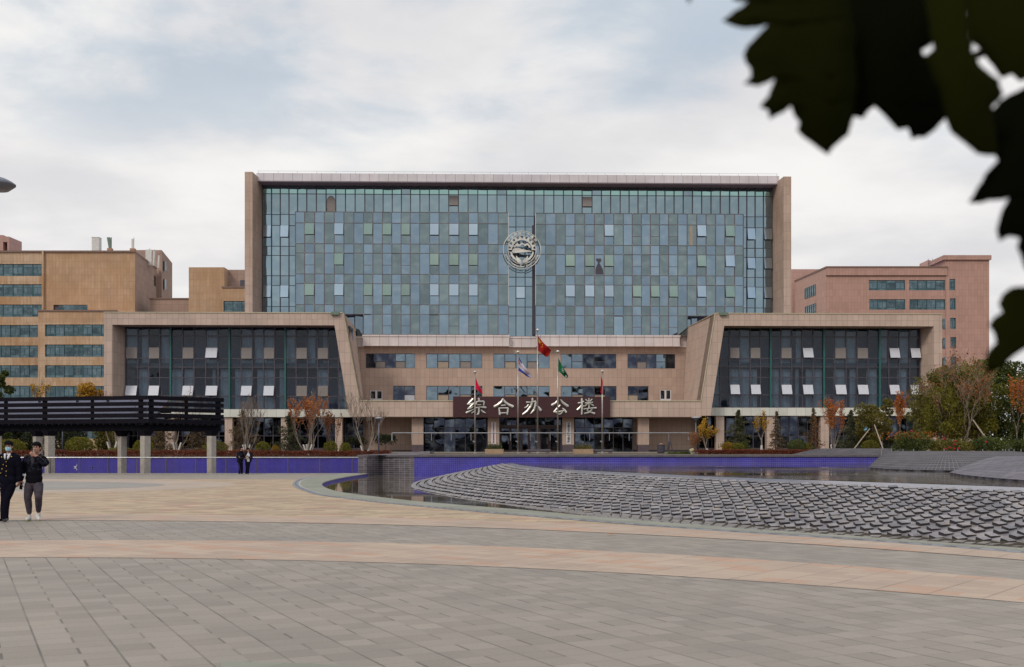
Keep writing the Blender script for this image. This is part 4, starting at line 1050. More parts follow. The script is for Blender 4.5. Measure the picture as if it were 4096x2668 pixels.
    for a_, b_ in colx:
        m = MB(); m.box(U(a_, w_in-0.2), U(b_, w_in-0.2), w_in-0.2, w_in+0.8, ZT, z0_); m.build('column', M['wing'], B)
    g0, g1 = (U(500, w_in), U(1452, w_in+1.4)) if side == 'L' else (U(2795, w_in+1.4), U(3679, w_in))
    gm = MB(); mg = MB(); k = 26 if side == 'L' else 24; zp = ZT+0.55
    for i in range(k):
        a_, b_ = g0+(g1-g0)*i/k, g0+(g1-g0)*(i+1)/k
        for r0, r1 in ((zp, zp+1.4), (zp+1.4, z0_)):
            pane(gm, a_, b_, w_in+1.4, r0, r1, 0, 0.02)
        mg.box(a_-0.05, a_+0.05, w_in+1.31, w_in+1.398, zp, z0_)
    mg.box(g0, g1, w_in+1.32, w_in+1.41, zp+1.36, zp+1.44)
    go2 = gm.build('ground_glazing', M['gdark'], B); mg.build('mullion_grid', M['mull'], go2)
    m = MB(); m.box(g0, g1, w_in+1.25, w_in+1.9, ZT, zp); m.build('plinth', M['base'], B)
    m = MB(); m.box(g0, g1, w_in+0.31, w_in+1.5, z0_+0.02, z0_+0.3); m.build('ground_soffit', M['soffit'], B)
wing('L'); wing('R')
# ---- ground floor under the canopy
def colm(a, b, v, base=True):
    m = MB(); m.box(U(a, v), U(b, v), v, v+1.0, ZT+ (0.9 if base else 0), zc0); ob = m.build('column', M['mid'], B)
    if base: m = MB(); m.box(U(a, v)-0.015, U(b, v)+0.015, v-0.015, v+1.02, ZT, ZT+0.9); m.build('base', M['base'], ob)
vc = VW+1.0
for a, b in ((1647, 1693), (1951, 1997), (2250, 2296), (2552, 2596)): colm(a, b, vc)
for a, b in ((1440, 1700), (2530, 2790)):
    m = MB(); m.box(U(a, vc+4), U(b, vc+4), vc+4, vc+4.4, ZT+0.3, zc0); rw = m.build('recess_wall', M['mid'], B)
    m = MB(); m.box(U(a, vc+3.96), U(b, vc+3.96), vc+3.95, vc+4.5, ZT, ZT+0.32); m.build('skirting', M['base'], rw)
def shopfront(a, b, n, v, zlist):
    gm = MB(); mg = MB(); u0, u1 = U(a, v), U(b, v)
    for i in range(n):
        x0, x1 = u0+(u1-u0)*i/n, u0+(u1-u0)*(i+1)/n
        for q0, q1 in zip(zlist[:-1], zlist[1:]): pane(gm, x0, x1, v, q0, q1, 0, 0.02)
    for i in range(n+1):
        x0 = u0+(u1-u0)*i/n; mg.box(x0-0.04, x0+0.04, v-0.09, v-0.002, zlist[0], zlist[-1])
    for q in zlist[1:-1]: mg.box(u0, u1, v-0.07, v+0.01, q-0.04, q+0.04)
    ob = gm.build('entrance_glazing', M['gdark'], B); mg.build('mullion_grid', M['mull'], ob)
    return ob
zl = [ZT+0.1, ZT+2.9, zc0]
shopfront(1694, 1945, 6, vc+2.0, zl); shopfront(2299, 2530, 6, vc+2.0, zl)
shopfront(1990, 2255, 7, vc+2.4, [Z(1702, 2100, vc+2.4), zc0])
m = MB(); m.box(U(1985, vc), U(2260, vc), vc+2.55, vc+2.7, ZT+0.1, zc0); m.build('entrance_back', M['interior'], B)
# red door surround, doors
def door(a, b, v):
    u0, u1 = U(a, v), U(b, v); z1_ = Z(1710, 2100, v); z0_ = ZT+0.12
    m = MB(); m.box(u0, u0+0.12, v-0.06, v+0.04, z0_, z1_); m.box(u1-0.12, u1, v-0.06, v+0.04, z0_, z1_); m.box(u0+0.12, u1-0.12, v-0.06, v+0.04, z1_-0.15, z1_); m.box(u0+0.12, u1-0.12, v-0.06, v+0.04, z0_, z0_+0.2)
    ob = m.build('entrance_door', M['doorred'], B)
    m = MB(); pane(m, u0+0.1, u1-0.1, v, z0_+0.18, z1_-0.13, 0, 0.02); m.build('pane', M['gdark'], ob)
    m = MB(); m.tube([(u1-0.22, v-0.1, z0_+0.9), (u1-0.22, v-0.1, z0_+1.6)], 0.02, 6); m.build('handle', M['bright'], ob)
for a, b in ((2003, 2040), (2042, 2078), (2086, 2116), (2118, 2146), (2160, 2196), (2198, 2240)): door(a, b, vc+2.2)
m = MB(); m.box(U(1998, vc+2.0), U(2248, vc+2.0), vc+1.9, vc+2.45, Z(1709, 2100, vc+2), Z(1700, 2100, vc+2)); m.build('door_header', M['doorred'], B)
m = MB(); m.box(U(1440, vc-1), U(2790, vc-1), VW-1.6, vc+4.4, ZT+0.003, ZT+0.1); m.build('entrance_step', M['terrace'], B)
# ================================================================== SIGN, EMBLEM, BOARDS
def lthing(name, label, cat, u, v, z, group=None):
    return thing(name, label, cat, W2(u, v, z), AL, group)
VSg = VW-0.5
su0, su1 = U(1812, VSg), U(2441, VSg); sz1, sz0 = Z(1586, 2100, VSg), Z(1668, 2100, VSg)
sg = lthing('sign_board', 'dark red slatted sign board with five large silver characters over the entrance', 'sign', (su0+su1)/2, VSg, sz0)
so_ = ((su0+su1)/2, VSg, sz0)
m = MB(so_); m.box(su0, su1, VSg, VW-0.004, sz0, sz1); m.build('panel', M['signred'], sg)
def X4(x): return U(1800 + x/3.606, VSg-0.15)
def Y4(y): return Z(1570 + y/3.606, 2100, VSg-0.15)
CH = {
 'z': [([(330,92),(300,128),(250,172)], [15,14,9]), ([(252,172),(300,168),(345,150)], [8,10,8]), ([(340,160),(300,200),(255,240)], [12,13,9]), ([(255,240),(295,228),(335,205)], [10,10,6]), ([(234,292),(285,272),(345,238)], [15,11,5]),
       ([(415,88),(418,122)], [15,12]), ([(380,170),(382,138),(405,130),(488,128),(492,150),(488,188)], [10,10,10,11,11,9]), ([(398,180),(450,178)], [8,8]), ([(362,226),(430,212),(518,218)], [9,10,15]), ([(416,222),(418,270),(410,312),(385,318)], [13,14,14,7]), ([(368,252),(345,280),(310,298)], [11,10,8]), ([(448,252),(478,280),(515,298)], [9,13,7])],
 'h': [([(766,90),(745,130),(700,170),(640,205)], [12,16,15,19]), ([(768,96),(790,135),(845,175),(908,202)], [9,16,17,20]), ([(740,188),(800,184)], [9,9]), ([(706,228),(712,270),(718,318)], [11,11,15]), ([(702,228),(780,224),(838,226)], [9,9,11]), ([(836,226),(832,280),(826,320)], [12,12,10]), ([(718,298),(826,294)], [9,9])],
 'b': [([(1188,86),(1190,130),(1165,200),(1110,270),(1048,316)], [14,14,15,14,11]), ([(1104,142),(1170,142),(1235,126)], [13,9,11]), ([(1234,130),(1232,180),(1212,250),(1165,305)], [12,14,14,10]), ([(1132,178),(1112,205),(1078,222)], [14,12,10]), ([(1252,186),(1280,215),(1308,258)], [9,14,20])],
 'g': [([(1548,118),(1525,150),(1468,182)], [10,15,18]), ([(1596,104),(1630,150),(1700,196)], [9,17,18]), ([(1590,182),(1560,215),(1500,278)], [12,13,11]), ([(1498,282),(1560,280),(1640,262)], [12,14,9]), ([(1618,226),(1650,250),(1676,286)], [8,13,14]), ([(1530,292),(1585,316),(1630,276)], [8,9,7])],
 'l': [([(1850,150),(1890,148),(1930,128)], [13,9,9]), ([(1900,88),(1904,200),(1900,314)], [13,13,12]), ([(1896,182),(1870,220),(1836,250)], [10,13,13]), ([(1908,182),(1930,200)], [8,9]), ([(1955,100),(1985,126)], [9,10]), ([(2050,96),(2022,124)], [9,10]), ([(1945,152),(2060,142)], [8,10]), ([(2003,86),(2005,205)], [10,10]), ([(1992,156),(1945,196)], [10,8]), ([(2014,156),(2068,190)], [9,12]),
       ([(1930,240),(2010,228),(2108,222)], [10,9,14]), ([(2012,205),(1975,258),(2030,286),(2085,304)], [10,9,12,15]), ([(2052,240),(2010,286),(1938,304)], [9,12,11])]}
def brush(m, pts, wd, y0, th):
    sub = resample([(*p, w_) for p, w_ in zip(pts, wd)], max(5, 3*len(pts)))
    # smooth
    L, Rr = [], []
    for i, p in enumerate(sub):
        a = sub[max(0, i-1)]; b = sub[min(len(sub)-1, i+1)]; dx, dy = b[0]-a[0], b[1]-a[1]; l = math.hypot(dx, dy) or 1
        nx, ny = -dy/l, dx/l; w_ = p[2]
        L.append((p[0]+nx*w_, p[1]+ny*w_)); Rr.append((p[0]-nx*w_, p[1]-ny*w_))
    n = len(sub)
    c0 = [(sub[0][0] - (sub[1][0]-sub[0][0])/max(1e-6, math.dist(sub[0][:2], sub[1][:2]))*sub[0][2]*0.8, sub[0][1] - (sub[1][1]-sub[0][1])/max(1e-6, math.dist(sub[0][:2], sub[1][:2]))*sub[0][2]*0.8)]
    e = sub[-1]; q = sub[-2]; d_ = max(1e-6, math.dist(e[:2], q[:2]))
    c1 = [(e[0]+(e[0]-q[0])/d_*e[2]*0.8, e[1]+(e[1]-q[1])/d_*e[2]*0.8)]
    loop = L + c1 + Rr[::-1] + c0
    # domed: front centre line raised
    P2 = [(X4(x), Y4(y)) for x, y in loop]; C_ = [(X4(p[0]), Y4(p[1])) for p in sub]
    N = len(loop)
    vs = [(x, y0+th, z) for x, z in P2] + [(x, y0+th*0.35, z) for x, z in P2] + [(x, y0, z) for x, z in C_]
    fs = [(i, (i+1) % N, N+(i+1) % N, N+i) for i in range(N)]
    b = 2*N
    for i in range(n-1):
        fs.append((N+i, N+i+1, b+i+1, b+i)); fs.append((N+N-2-i, N+N-3-i, b+i+1, b+i)) if False else None
    fs = [f for f in fs if f]
    for i in range(n-1):
        r0, r1 = N + (n+1) + (n-1-i), N + (n+1) + (n-2-i)
        fs.append((r0, b+i, b+i+1, r1))
    fs.append((N+n-1, N+n, b+n-1)); fs.append((N+n, N+n+1, b+n-1)); fs.append((N+2*n+1, N, b)); fs.append((N+2*n, N+2*n+1, b))
    m.add(vs, fs)
for k_ in 'zhbgl':
    m = MB(so_)
    for j, (pts, wd) in enumerate(CH[k_]): brush(m, pts, [w_*0.97 for w_ in wd], VSg-0.22-0.006*j, 0.14+0.006*j)
    ob = m.build('character', M['steel'], sg)
    bmx = bmesh.new(); bmx.from_mesh(ob.data); bmesh.ops.recalc_face_normals(bmx, faces=bmx.faces); bmx.to_mesh(ob.data); bmx.free()
def text_mesh(s, size, ext, off=0.0):
    cu = bpy.data.curves.new('t', 'FONT'); cu.body = s; cu.size = size; cu.extrude = ext; cu.offset = off; cu.align_x = 'CENTER'; cu.align_y = 'CENTER'; cu.resolution_u = 2
    ob = bpy.data.objects.new('t', cu); COL.objects.link(ob)
    bpy.context.view_layer.update()
    me = bpy.data.meshes.new_from_object(ob.evaluated_get(bpy.context.evaluated_depsgraph_get()))
    bpy.data.objects.remove(ob); bpy.data.curves.remove(cu)
    return me
def put_text(me, mat, name, parent, loc, rot):
    me.materials.clear(); me.materials.append(mat)
    o = bpy.data.objects.new(name, me); COL.objects.link(o); o.parent = parent; o.location = loc; o.rotation_euler = rot
    return o
def join_texts(parts, mat, name, parent):
    bmx = bmesh.new()
    for me, M4 in parts:
        b2 = bmesh.new(); b2.from_mesh(me); b2.transform(M4); tmp = bpy.data.meshes.new('x'); b2.to_mesh(tmp); b2.free(); bmx.from_mesh(tmp); bpy.data.meshes.remove(tmp)
    me = bpy.data.meshes.new(name); bmx.to_mesh(me); bmx.free(); me.materials.append(mat)
    o = bpy.data.objects.new(name, me); COL.objects.link(o); o.parent = parent; return o
FX = Matrix.Rotation(R(90), 4, 'X')
for (xa, xb_, txt, mt, lab) in ((1965, 1984, '中共甘肃北方技工学校支部委员会', 'inkred', 'narrow white name board with red characters on the column left of the doors'),
                               (2265, 2284, '甘肃北方技工学校', 'ink', 'narrow white name board with black characters on the column right of the doors')):
    vb_ = vc-0.06; uu = (U(xa, vb_)+U(xb_, vb_))/2; wdt = U(xb_, vb_)-U(xa, vb_); z1_, z0_ = Z(1687, 2100, vb_), Z(1776, 2100, vb_)
    t = lthing('name_board', lab, 'sign', uu, vb_, z0_)
    m = MB(); m.box(-wdt/2, wdt/2, 0, 0.055, 0, z1_-z0_); m.build('panel', M['boardw'], t)
    n = len(txt); H = (z1_-z0_)*0.93; sz = min(H/n*1.05, wdt*0.85); parts = []
    for i, ch in enumerate(txt):
        me = text_mesh(ch, sz, 0.006, 0.008)
        parts.append((me, Matrix.Translation((0, -0.01, (z1_-z0_)*0.965 - (i+0.5)*H/n)) @ FX @ Matrix.Diagonal((1.1 if n > 10 else 1, 1, 1, 1))))
    join_texts(parts, M[mt], 'lettering', t)
# emblem
VE = VB-0.75; eu, ez = U(2088, VE), Z(1000, 2088, VE); k_e = (U(2163, VE)-U(2013, VE))/150.0
em = lthing('round_emblem', 'round silver openwork emblem with gear, train and hands on the glass front', 'emblem', eu, VE, ez)
def torus(m, r_, w_, n=72):
    pts = [(r_*math.cos(2*math.pi*i/n), 0, r_*math.sin(2*math.pi*i/n)) for i in range(n+1)]; m.tube(pts, w_, 6, cap=False)
m = MB(); torus(m, 75*k_e, 0.05); m.build('outer_ring', M['steel'], em)
m = MB(); torus(m, 56.5*k_e, 0.045); m.build('inner_ring', M['steel'], em)
def E(x, y): return ((x-760)/7.045*k_e, (845-y)/7.045*k_e)
gp = []
n_t = 9
outl = []
for i in range(0, 181, 2):
    a = R(i); ph = (i/180*n_t) % 1.0; r_ = 54.5 if (ph < 0.27 or ph > 0.73) else 46
    outl.append((r_*k_e*math.cos(a), r_*k_e*math.sin(a)))
inl = [(39.5*k_e*math.cos(R(i)), 39.5*k_e*math.sin(R(i))) for i in range(180, -1, -4)]
m = MB(); m.vpoly(outl+inl, -0.08, 0.02); m.build('gear', M['steel'], em)
m = MB(); m.vpoly([E(*p) for p in [(520,740),(545,785),(560,780),(600,735),(680,748),(760,690),(790,700),(840,735),(920,705),(950,780),(1000,785),(1000,740),(940,660),(900,655),(830,690),(765,630),(690,690),(620,655)]], -0.06, 0.02); m.build('mountains', M['steel'], em)
m = MB(); m.vpoly([E(*p) for p in [(480,890),(520,935),(820,912),(1090,885),(900,850),(760,825),(680,792),(590,792),(520,810),(490,850)]], -0.1, 0.02)
m.build('train', M['steel'], em)
for sg_ in (1, -1):
    pts = [(425,900),(470,900),(500,985),(560,1060),(600,1090),(590,1010),(620,1015),(640,1060),(700,1090),(740,1150),(740,1210),(640,1200),(600,1150),(520,1090),(450,1010)]
    pts = [E(760+(x-760)*(1 if sg_ > 0 else -1), y) for x, y in pts]
    m = MB(); m.vpoly(pts if sg_ > 0 else pts[::-1], -0.07, 0.02); m.build('hand_shape', M['steel'], em)
parts = []
for i, ch in enumerate('华山国际教育集团'):
    a = R(143 - i*106/7); me = text_mesh(ch, 12.5*k_e, 0.02, 0.012)
    parts.append((me, Matrix.Translation((65.5*k_e*math.cos(a), -0.02, 65.5*k_e*math.sin(a))) @ Matrix.Rotation(-(a-R(90)), 4, 'Y') @ FX))
s_ = 'Huashan International Education Group'
for i, ch in enumerate(s_):
    if ch == ' ': continue
    a = R(197 + i*146/(len(s_)-1)); me = text_mesh(ch, 10.5*k_e, 0.02, 0.008)
    parts.append((me, Matrix.Translation((65.5*k_e*math.cos(a), -0.02, 65.5*k_e*math.sin(a))) @ Matrix.Rotation(-(a+R(90)), 4, 'Y') @ FX))
join_texts(parts, M['steel'], 'lettering', em)
m = MB()
for x in (-30, -10, 12, 30): m.tube([(x*k_e, 0.05, -50*k_e), (x*k_e, 0.05, 42*k_e)], 0.02, 4)
for z_ in (-20, 8, 30): m.tube([(-55*k_e, 0.07, z_*k_e), (55*k_e, 0.07, z_*k_e)], 0.02, 4)
for x, z_ in ((-40, -40), (40, -40), (-40, 40), (40, 40)): m.tube([(x*k_e, 0.05, z_*k_e), (x*k_e, 0.72, z_*k_e)], 0.03, 4)
m.build('support_bars', M['mull'], em)
# ================================================================== NEIGHBOURING BUILDINGS
def strip_window(parent, x0, x1, z0, z1, yw, n, axis='x', name='window'):
    """ribbon window with teal frame; axis 'x' faces the camera, 'y' = in a wall running in depth (x fixed)"""
    fr = MB(parent['off']) if False else MB(OFF)
    gl = MB(OFF)
    w_ = (x1-x0)/n
    def bx(a, b, c, d, t0, t1):
        if axis == 'x': fr.box(a, b, yw+t0, yw+t1, c, d)
        else: fr.box(yw-t1*DIR, yw-t0*DIR, a, b, c, d)
    bx(x0, x1, z0, z0+0.09, -0.12, 0.03); bx(x0, x1, z1-0.09, z1, -0.12, 0.03)
    zt_ = z0+(z1-z0)*0.76; zb_ = z0+(z1-z0)*0.20
    bx(x0, x1, zt_-0.04, zt_+0.04, -0.08, 0.02); bx(x0, x1, zb_-0.04, zb_+0.04, -0.08, 0.02)
    for i in range(n+1):
        x = min(max(x0+w_*i, x0+0.06), x1-0.06); bx(x-0.06, x+0.06, z0+0.09, z1-0.09, -0.14, 0.05)
    for i in range(n):
        x = x0+w_*(i+0.5); bx(x-0.03, x+0.03, zb_+0.04, zt_-0.04, -0.07, 0.02)
        for a, b in ((z0, zb_), (zb_, zt_), (zt_, z1)):
            gl.cr = rg.random()
            if axis == 'x': gl.quad((x0+w_*i, yw, a), (x0+w_*(i+1), yw, a), (x0+w_*(i+1), yw, b), (x0+w_*i, yw, b))
            else: gl.quad((yw, x0+w_*i, a), (yw, x0+w_*(i+1), a), (yw, x0+w_*(i+1), b), (yw, x0+w_*i, b))
    f = fr.build(name, M['teal'], parent); gl.build('pane', M['gfar'], f)
    return f
DIR = 1
YL = 221.0
OFF = (PX(300, YL), YL, 0)
LB = thing('teaching_building', 'tan stained teaching building with teal ribbon windows left of the glass building', 'building', OFF)
def LX(x, Y=YL): return PX(x, Y)
def LZ(y, Y=YL): return PZ(y, Y)
zrl = LZ(1005)
def hwall(m, x0, x1, z0, z1, y, yb, holes): wall_with_holes(m, x0, x1, z0, z1, y, yb, holes)
# main front wall : windowed part and blank part
lrows = [(1104, 1056), (1186, 1137), (1267, 1218), (1349, 1300), (1430, 1382), (1510, 1461), (1590, 1543), (1671, 1624), (1752, 1705)]
h = [(LX(-150), LX(168 if i < 3 else 152), LZ(a), LZ(b)) for i, (a, b) in enumerate(lrows)]
m = MB(OFF); hwall(m, LX(-160), LX(171), ZT, zrl, YL, YL+0.5, h); m.build('wall', M['lspan'], LB)
for (x0, x1, z0, z1) in h: strip_window(LB, x0, x1, z0, z1, YL+0.3, 8)
m = MB(OFF); m.box(LX(171), LX(178), YL-0.5, YL+1, ZT, zrl+0.1); m.build('pilaster', M['lspan'], LB)
hh = [(LX(213), LX(350), LZ(1240), LZ(1219))]
m = MB(OFF); hwall(m, LX(178)+0.001, LX(540), ZT, zrl, YL, YL+0.6, hh); m.build('wall', M['lwall'], LB)
m = MB(OFF)
for i in range(7):
    a = LX(213)+(LX(350)-LX(213))*i/7; m.cr = rg.random(); m.cm = 1 if i == 0 else 0
    m.quad((a, YL+0.4, LZ(1240)), (a+(LX(350)-LX(213))/7, YL+0.4, LZ(1240)), (a+(LX(350)-LX(213))/7, YL+0.4, LZ(1219)), (a, YL+0.4, LZ(1219)))
m.build('window', [M['gfar'], M['mull']], LB)
# side wall running back
Y2 = YL+20.5
xs1 = LX(540)
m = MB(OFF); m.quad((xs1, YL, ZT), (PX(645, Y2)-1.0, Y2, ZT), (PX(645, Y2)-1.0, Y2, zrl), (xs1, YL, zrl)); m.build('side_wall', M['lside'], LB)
def sidew(px0, px1, py1, py0):
    # small dark window on the receding side wall
    def hit(px):
        k = (px-CX)/F; dxs = (PX(645, Y2)-1.0 - xs1)/(Y2-YL); t_ = (xs1 - dxs*YL)/(k-dxs); return (k*t_-0, t_)
    a = hit(px0); b = hit(px1); m = MB(OFF); z0, z1 = PZ(py1, a[1]), PZ(py0, a[1])
    m.add([(a[0]+.05, a[1], z0), (b[0]+.05, b[1], z0), (b[0]+.05, b[1], z1), (a[0]+.05, a[1], z1), (a[0]-.2, a[1], z0), (b[0]-.2, b[1], z0), (b[0]-.2, b[1], z1), (a[0]-.2, a[1], z1)], [(0,1,2,3),(0,4,5,1),(3,2,6,7),(1,5,6,2),(0,3,7,4)])
    m.build('window', M['gfar'], LB)
sidew(616, 623, 1142, 1101); sidew(633, 637, 1150, 1110); sidew(640, 644, 1155, 1114)
m = MB(OFF); m.box(LX(-160), xs1-2.6, YL+0.7, Y2, ZT, zrl-0.5); m.build('roof', M['interior'], LB)
m = MB(OFF); m.box(LX(-160), xs1+0.12, YL-0.22, YL-0.003, zrl-0.25, zrl+0.12); m.add([(xs1+0.05, YL, zrl-.25), (PX(645, Y2)-.9, Y2, zrl-.25), (PX(645, Y2)-.9, Y2, zrl+.12), (xs1+.05, YL, zrl+.12)], [(0,1,2,3)]); m.build('cornice', M['trimb'], LB)
# rear stair tower
YT = YL+21
m = MB(OFF); m.hexa([(PX(536, YT), YT, ZT), (PX(647, YT), YT, ZT), (PX(689, YT+17), YT+17, ZT), (PX(560, YT), YT+17, ZT)], [(PX(536, YT), YT, PZ(1000, YT)), (PX(647, YT), YT, PZ(1000, YT)), (PX(689, YT+17), YT+17, PZ(1000, YT)), (PX(560, YT), YT+17, PZ(1000, YT))])
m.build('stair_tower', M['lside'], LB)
for (a, b, c, d) in ((653, 657, 1083, 1045), (653, 657, 1157, 1118)):
    m = MB(OFF); k = YT+2.6; m.box(PX(a, k)+0.2, PX(a, k)+0.45, k-0.5, k+0.7, PZ(c, k), PZ(d, k)); m.build('window', M['gfar'], LB)
# lower front block
YF = YL-6
F0, F1 = PX(153, YF), PX(470, YF); ztf = PZ(1243, YF)
frows = [(1345, 1298), (1427, 1378), (1510, 1461), (1592, 1544), (1673, 1626), (1755, 1708)]
fh = [(PX(180, YF), PX(440, YF), PZ(a, YF), PZ(b, YF)) for a, b in frows]
m = MB(OFF); hwall(m, F0, F1, ZT, PZ(1290, YF), YF, YF+0.5, fh); m.build('front_wall', M['lspan'], LB)
m = MB(OFF); m.box(F0, F1, YF, YL-0.02, PZ(1290, YF)+0.001, ztf); m.build('front_parapet', M['lwall'], LB)
for q in fh: strip_window(LB, *q, YF+0.3, 7)
m = MB(OFF); m.box(F0-0.15, F1, YF-0.15, YF-0.003, ztf-0.15, ztf+0.15); m.build('cornice', M['trimb'], LB)
m = MB(OFF); m.box(F0, F1, YF+0.6, YL-0.03, ZT, PZ(1290, YF)-0.01); m.build('rear_block', M['interior'], LB)
# linking block and stair head to the right
YK = YL+4
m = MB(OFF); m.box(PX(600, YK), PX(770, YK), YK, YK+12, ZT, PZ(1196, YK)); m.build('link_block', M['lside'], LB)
m = MB(OFF); m.box(PX(600, YK)-0.1, PX(756, YK), YK-0.12, YK-0.003, PZ(1196, YK)-0.1, PZ(1196, YK)+0.2); m.build('cornice', M['trimb'], LB)
YS = YL-3
zs_ = PZ(1069, YS)
m = MB(OFF); m.box(PX(755, YS), PX(897, YS), YS, YS+8, ZT, zs_); m.build('stair_head', M['lwall'], LB)
m = MB(OFF); m.box(PX(897, YS)+0.01, PX(897, YS)+3.2, YS+3, YS+12, PZ(1155, YS), zs_); m.build('stair_head', M['lside'], LB)
m = MB(OFF); m.box(PX(897, YS)+2.4, PX(897, YS)+3.3, YS+2.6, YS+3.02, PZ(1148, YS), PZ(1112, YS)); m.build('vent_opening', M['mull'], LB)
YQ = YL-5
m = MB(OFF); hwall(m, PX(889, YQ), PX(1010, YQ), ZT, PZ(1150, YQ), YQ, YQ+0.5, [(PX(894, YQ), PX(1000, YQ), PZ(1247, YQ), PZ(1204, YQ))]); m.build('wall', M['lwall'], LB)
m = MB(OFF); m.box(PX(889, YQ), PX(1010, YQ), YQ+0.6, YQ+10, ZT, PZ(1152, YQ)); m.build('rear_block', M['interior'], LB)
strip_window(LB, PX(894, YQ), PX(1000, YQ), PZ(1247, YQ), PZ(1204, YQ), YQ+0.3, 3)
m = MB(OFF); m.box(PX(889, YQ)-0.1, PX(1010, YQ), YQ-0.15, YQ-0.003, PZ(1150, YQ)-0.1, PZ(1150, YQ)+0.2); m.build('cornice', M['trimb'], LB)
# penthouse at the far left
YH = YL+8
m = MB(OFF); 
m.box(PX(-160, YH), PX(12, YH), YH, YH+6, zrl-0.4, PZ(940, YH)); m.box(PX(12, YH)+.01, PX(36, YH), YH, YH+6, PZ(968, YH), PZ(946, YH)); m.box(PX(29, YH), PX(36, YH), YH+.01, YH+6, zrl-0.4, PZ(968, YH)-.01)
m.build('penthouse', M['rwall'], LB)
# roof objects
def rooft(name, lab, cat, px, py, Y): return thing(name, lab, cat, (PX(px, Y), Y, PZ(py, Y)))
YR = YL+3
t = rooft('antenna_box', 'tall off-white equipment box standing on the tan roof', 'antenna', 381, 1007, YR); o3 = tuple(t.location)
m = MB(o3); m.box(PX(367, YR), PX(396, YR), YR, YR+1.4, zrl-0.4, PZ(950, YR)); m.build('casing', M['white'], t)
m = MB(o3); m.box(PX(366, YR)-.02, PX(397, YR), YR-.05, YR+1.45, PZ(950, YR)+.002, PZ(948, YR)); m.build('lid', M['white'], t)
t = rooft('antenna', 'green tilted panel antenna on a small brick base on the tan roof', 'antenna', 437, 1007, YR); o3 = tuple(t.location)
m = MB(o3); m.box(PX(428, YR), PX(446, YR), YR, YR+1, zrl-0.4, PZ(992, YR)); m.build('base', M['orangeb'], t)
m = MB(o3); m.hexa([(PX(434, YR), YR, PZ(991, YR)), (PX(442, YR), YR, PZ(991, YR)), (PX(442, YR), YR+.4, PZ(991, YR)), (PX(434, YR), YR+.4, PZ(991, YR))], [(PX(427, YR), YR, PZ(949, YR)), (PX(440, YR), YR, PZ(949, YR)), (PX(440, YR), YR+.4, PZ(949, YR)), (PX(427, YR), YR+.4, PZ(949, YR))]); m.build('panel', M['greenp'], t)
m = MB(o3); m.tube([(PX(441, YR), YR+.6, PZ(992, YR)), (PX(441, YR), YR+.6, PZ(947, YR))], .08, 6); m.build('mast', M['mull'], t)
t = rooft('antenna', 'slim white antenna on a brick base near the corner of the tan roof', 'antenna', 530, 1007, YR); o3 = tuple(t.location)
m = MB(o3); m.box(PX(519, YR), PX(538, YR), YR, YR+1, zrl-0.4, PZ(993, YR)); m.build('base', M['orangeb'], t)
m = MB(o3); m.box(PX(526, YR), PX(534, YR), YR, YR+.4, PZ(993, YR)+.002, PZ(955, YR)); m.build('panel', M['white'], t)
m = MB(o3); m.tube([(PX(532, YR), YR+.5, PZ(994, YR)), (PX(532, YR), YR+.5, PZ(948, YR))], .07, 6); m.build('mast', M['white'], t)
YR2 = YL+12
for i, (a, b, y0, y1, lab, sl_) in enumerate(((582, 606, 1040, 998, 'wide white panel antenna in front of the rear stair tower', 0), (610, 616, 1040, 1002, 'thin white leaning antenna beside the wide one on the roof edge', 3), (629, 634, 1050, 1021, 'short white leaning antenna nearest the rear tower corner', 3))):
    t = rooft('antenna', lab, 'antenna', (a+b)/2, y0, YR2); o3 = tuple(t.location); m = MB(o3)
    m.hexa([(PX(a, YR2), YR2, PZ(y0+22, YR2)), (PX(b, YR2), YR2, PZ(y0+22, YR2)), (PX(b, YR2), YR2+.5, PZ(y0+22, YR2)), (PX(a, YR2), YR2+.5, PZ(y0+22, YR2))],
           [(PX(a+sl_, YR2), YR2, PZ(y1, YR2)), (PX(b+sl_, YR2), YR2, PZ(y1, YR2)), (PX(b+sl_, YR2), YR2+.5, PZ(y1, YR2)), (PX(a+sl_, YR2), YR2+.5, PZ(y1, YR2))]); m.build('panel', M['white'], t)
    m = MB(o3); xq = (PX(a, YR2)+PX(b, YR2))/2; m.tube([(xq, YR2+.7, PZ(y0+22, YR2)), (xq, YR2+.7, PZ(y1-6, YR2))], .06, 5); m.build('mast', M['mull'], t)
# ---------------------------------------------------------------- right building
YR_ = 232.0; OFF = (PX(3700, YR_), YR_, 0)
RB = thing('teaching_building', 'pink tiled teaching building with a corner tower right of the glass building', 'building', OFF)
zt1 = PZ(1068, YR_)
c2 = lambda x: 3072 + x/2.3242
r2 = lambda y: 900 + y/2.3242
wins = [(c2(938), c2(1275), r2(607), r2(512)), (c2(1312), c2(1646), r2(607), r2(512)), (c2(942), c2(1277), r2(787), r2(690)), (c2(1315), c2(1648), r2(787), r2(690))]
for k in range(2, 6):
    for q in wins[:2]: wins.append((q[0]+2, q[1]+2, q[2]+78*k, q[3]+78*k))
hs = [(PX(a, YR_), PX(b, YR_), PZ(c, YR_), PZ(d, YR_)) for a, b, c, d in wins]
xr0, xr1 = PX(3304, YR_), PX(3781, YR_)
m = MB(OFF); hwall(m, xr0, xr1, ZT, PZ(1103, YR_), YR_, YR_+0.5, hs); m.build('wall', M['rwall'], RB)
m = MB(OFF); m.box(xr0-0.003, xr1+0.3, YR_-0.35, YR_+0.5, PZ(1102, YR_), zt1); m.build('parapet', M['rwall'], RB)
m = MB(OFF); m.box(xr0-0.1, xr1+0.4, YR_-0.45, YR_-0.353, zt1-0.2, zt1+0.1); m.build('cornice', M['trimb'], RB)
for q in hs: strip_window(RB, *q, YR_+0.3, 4)
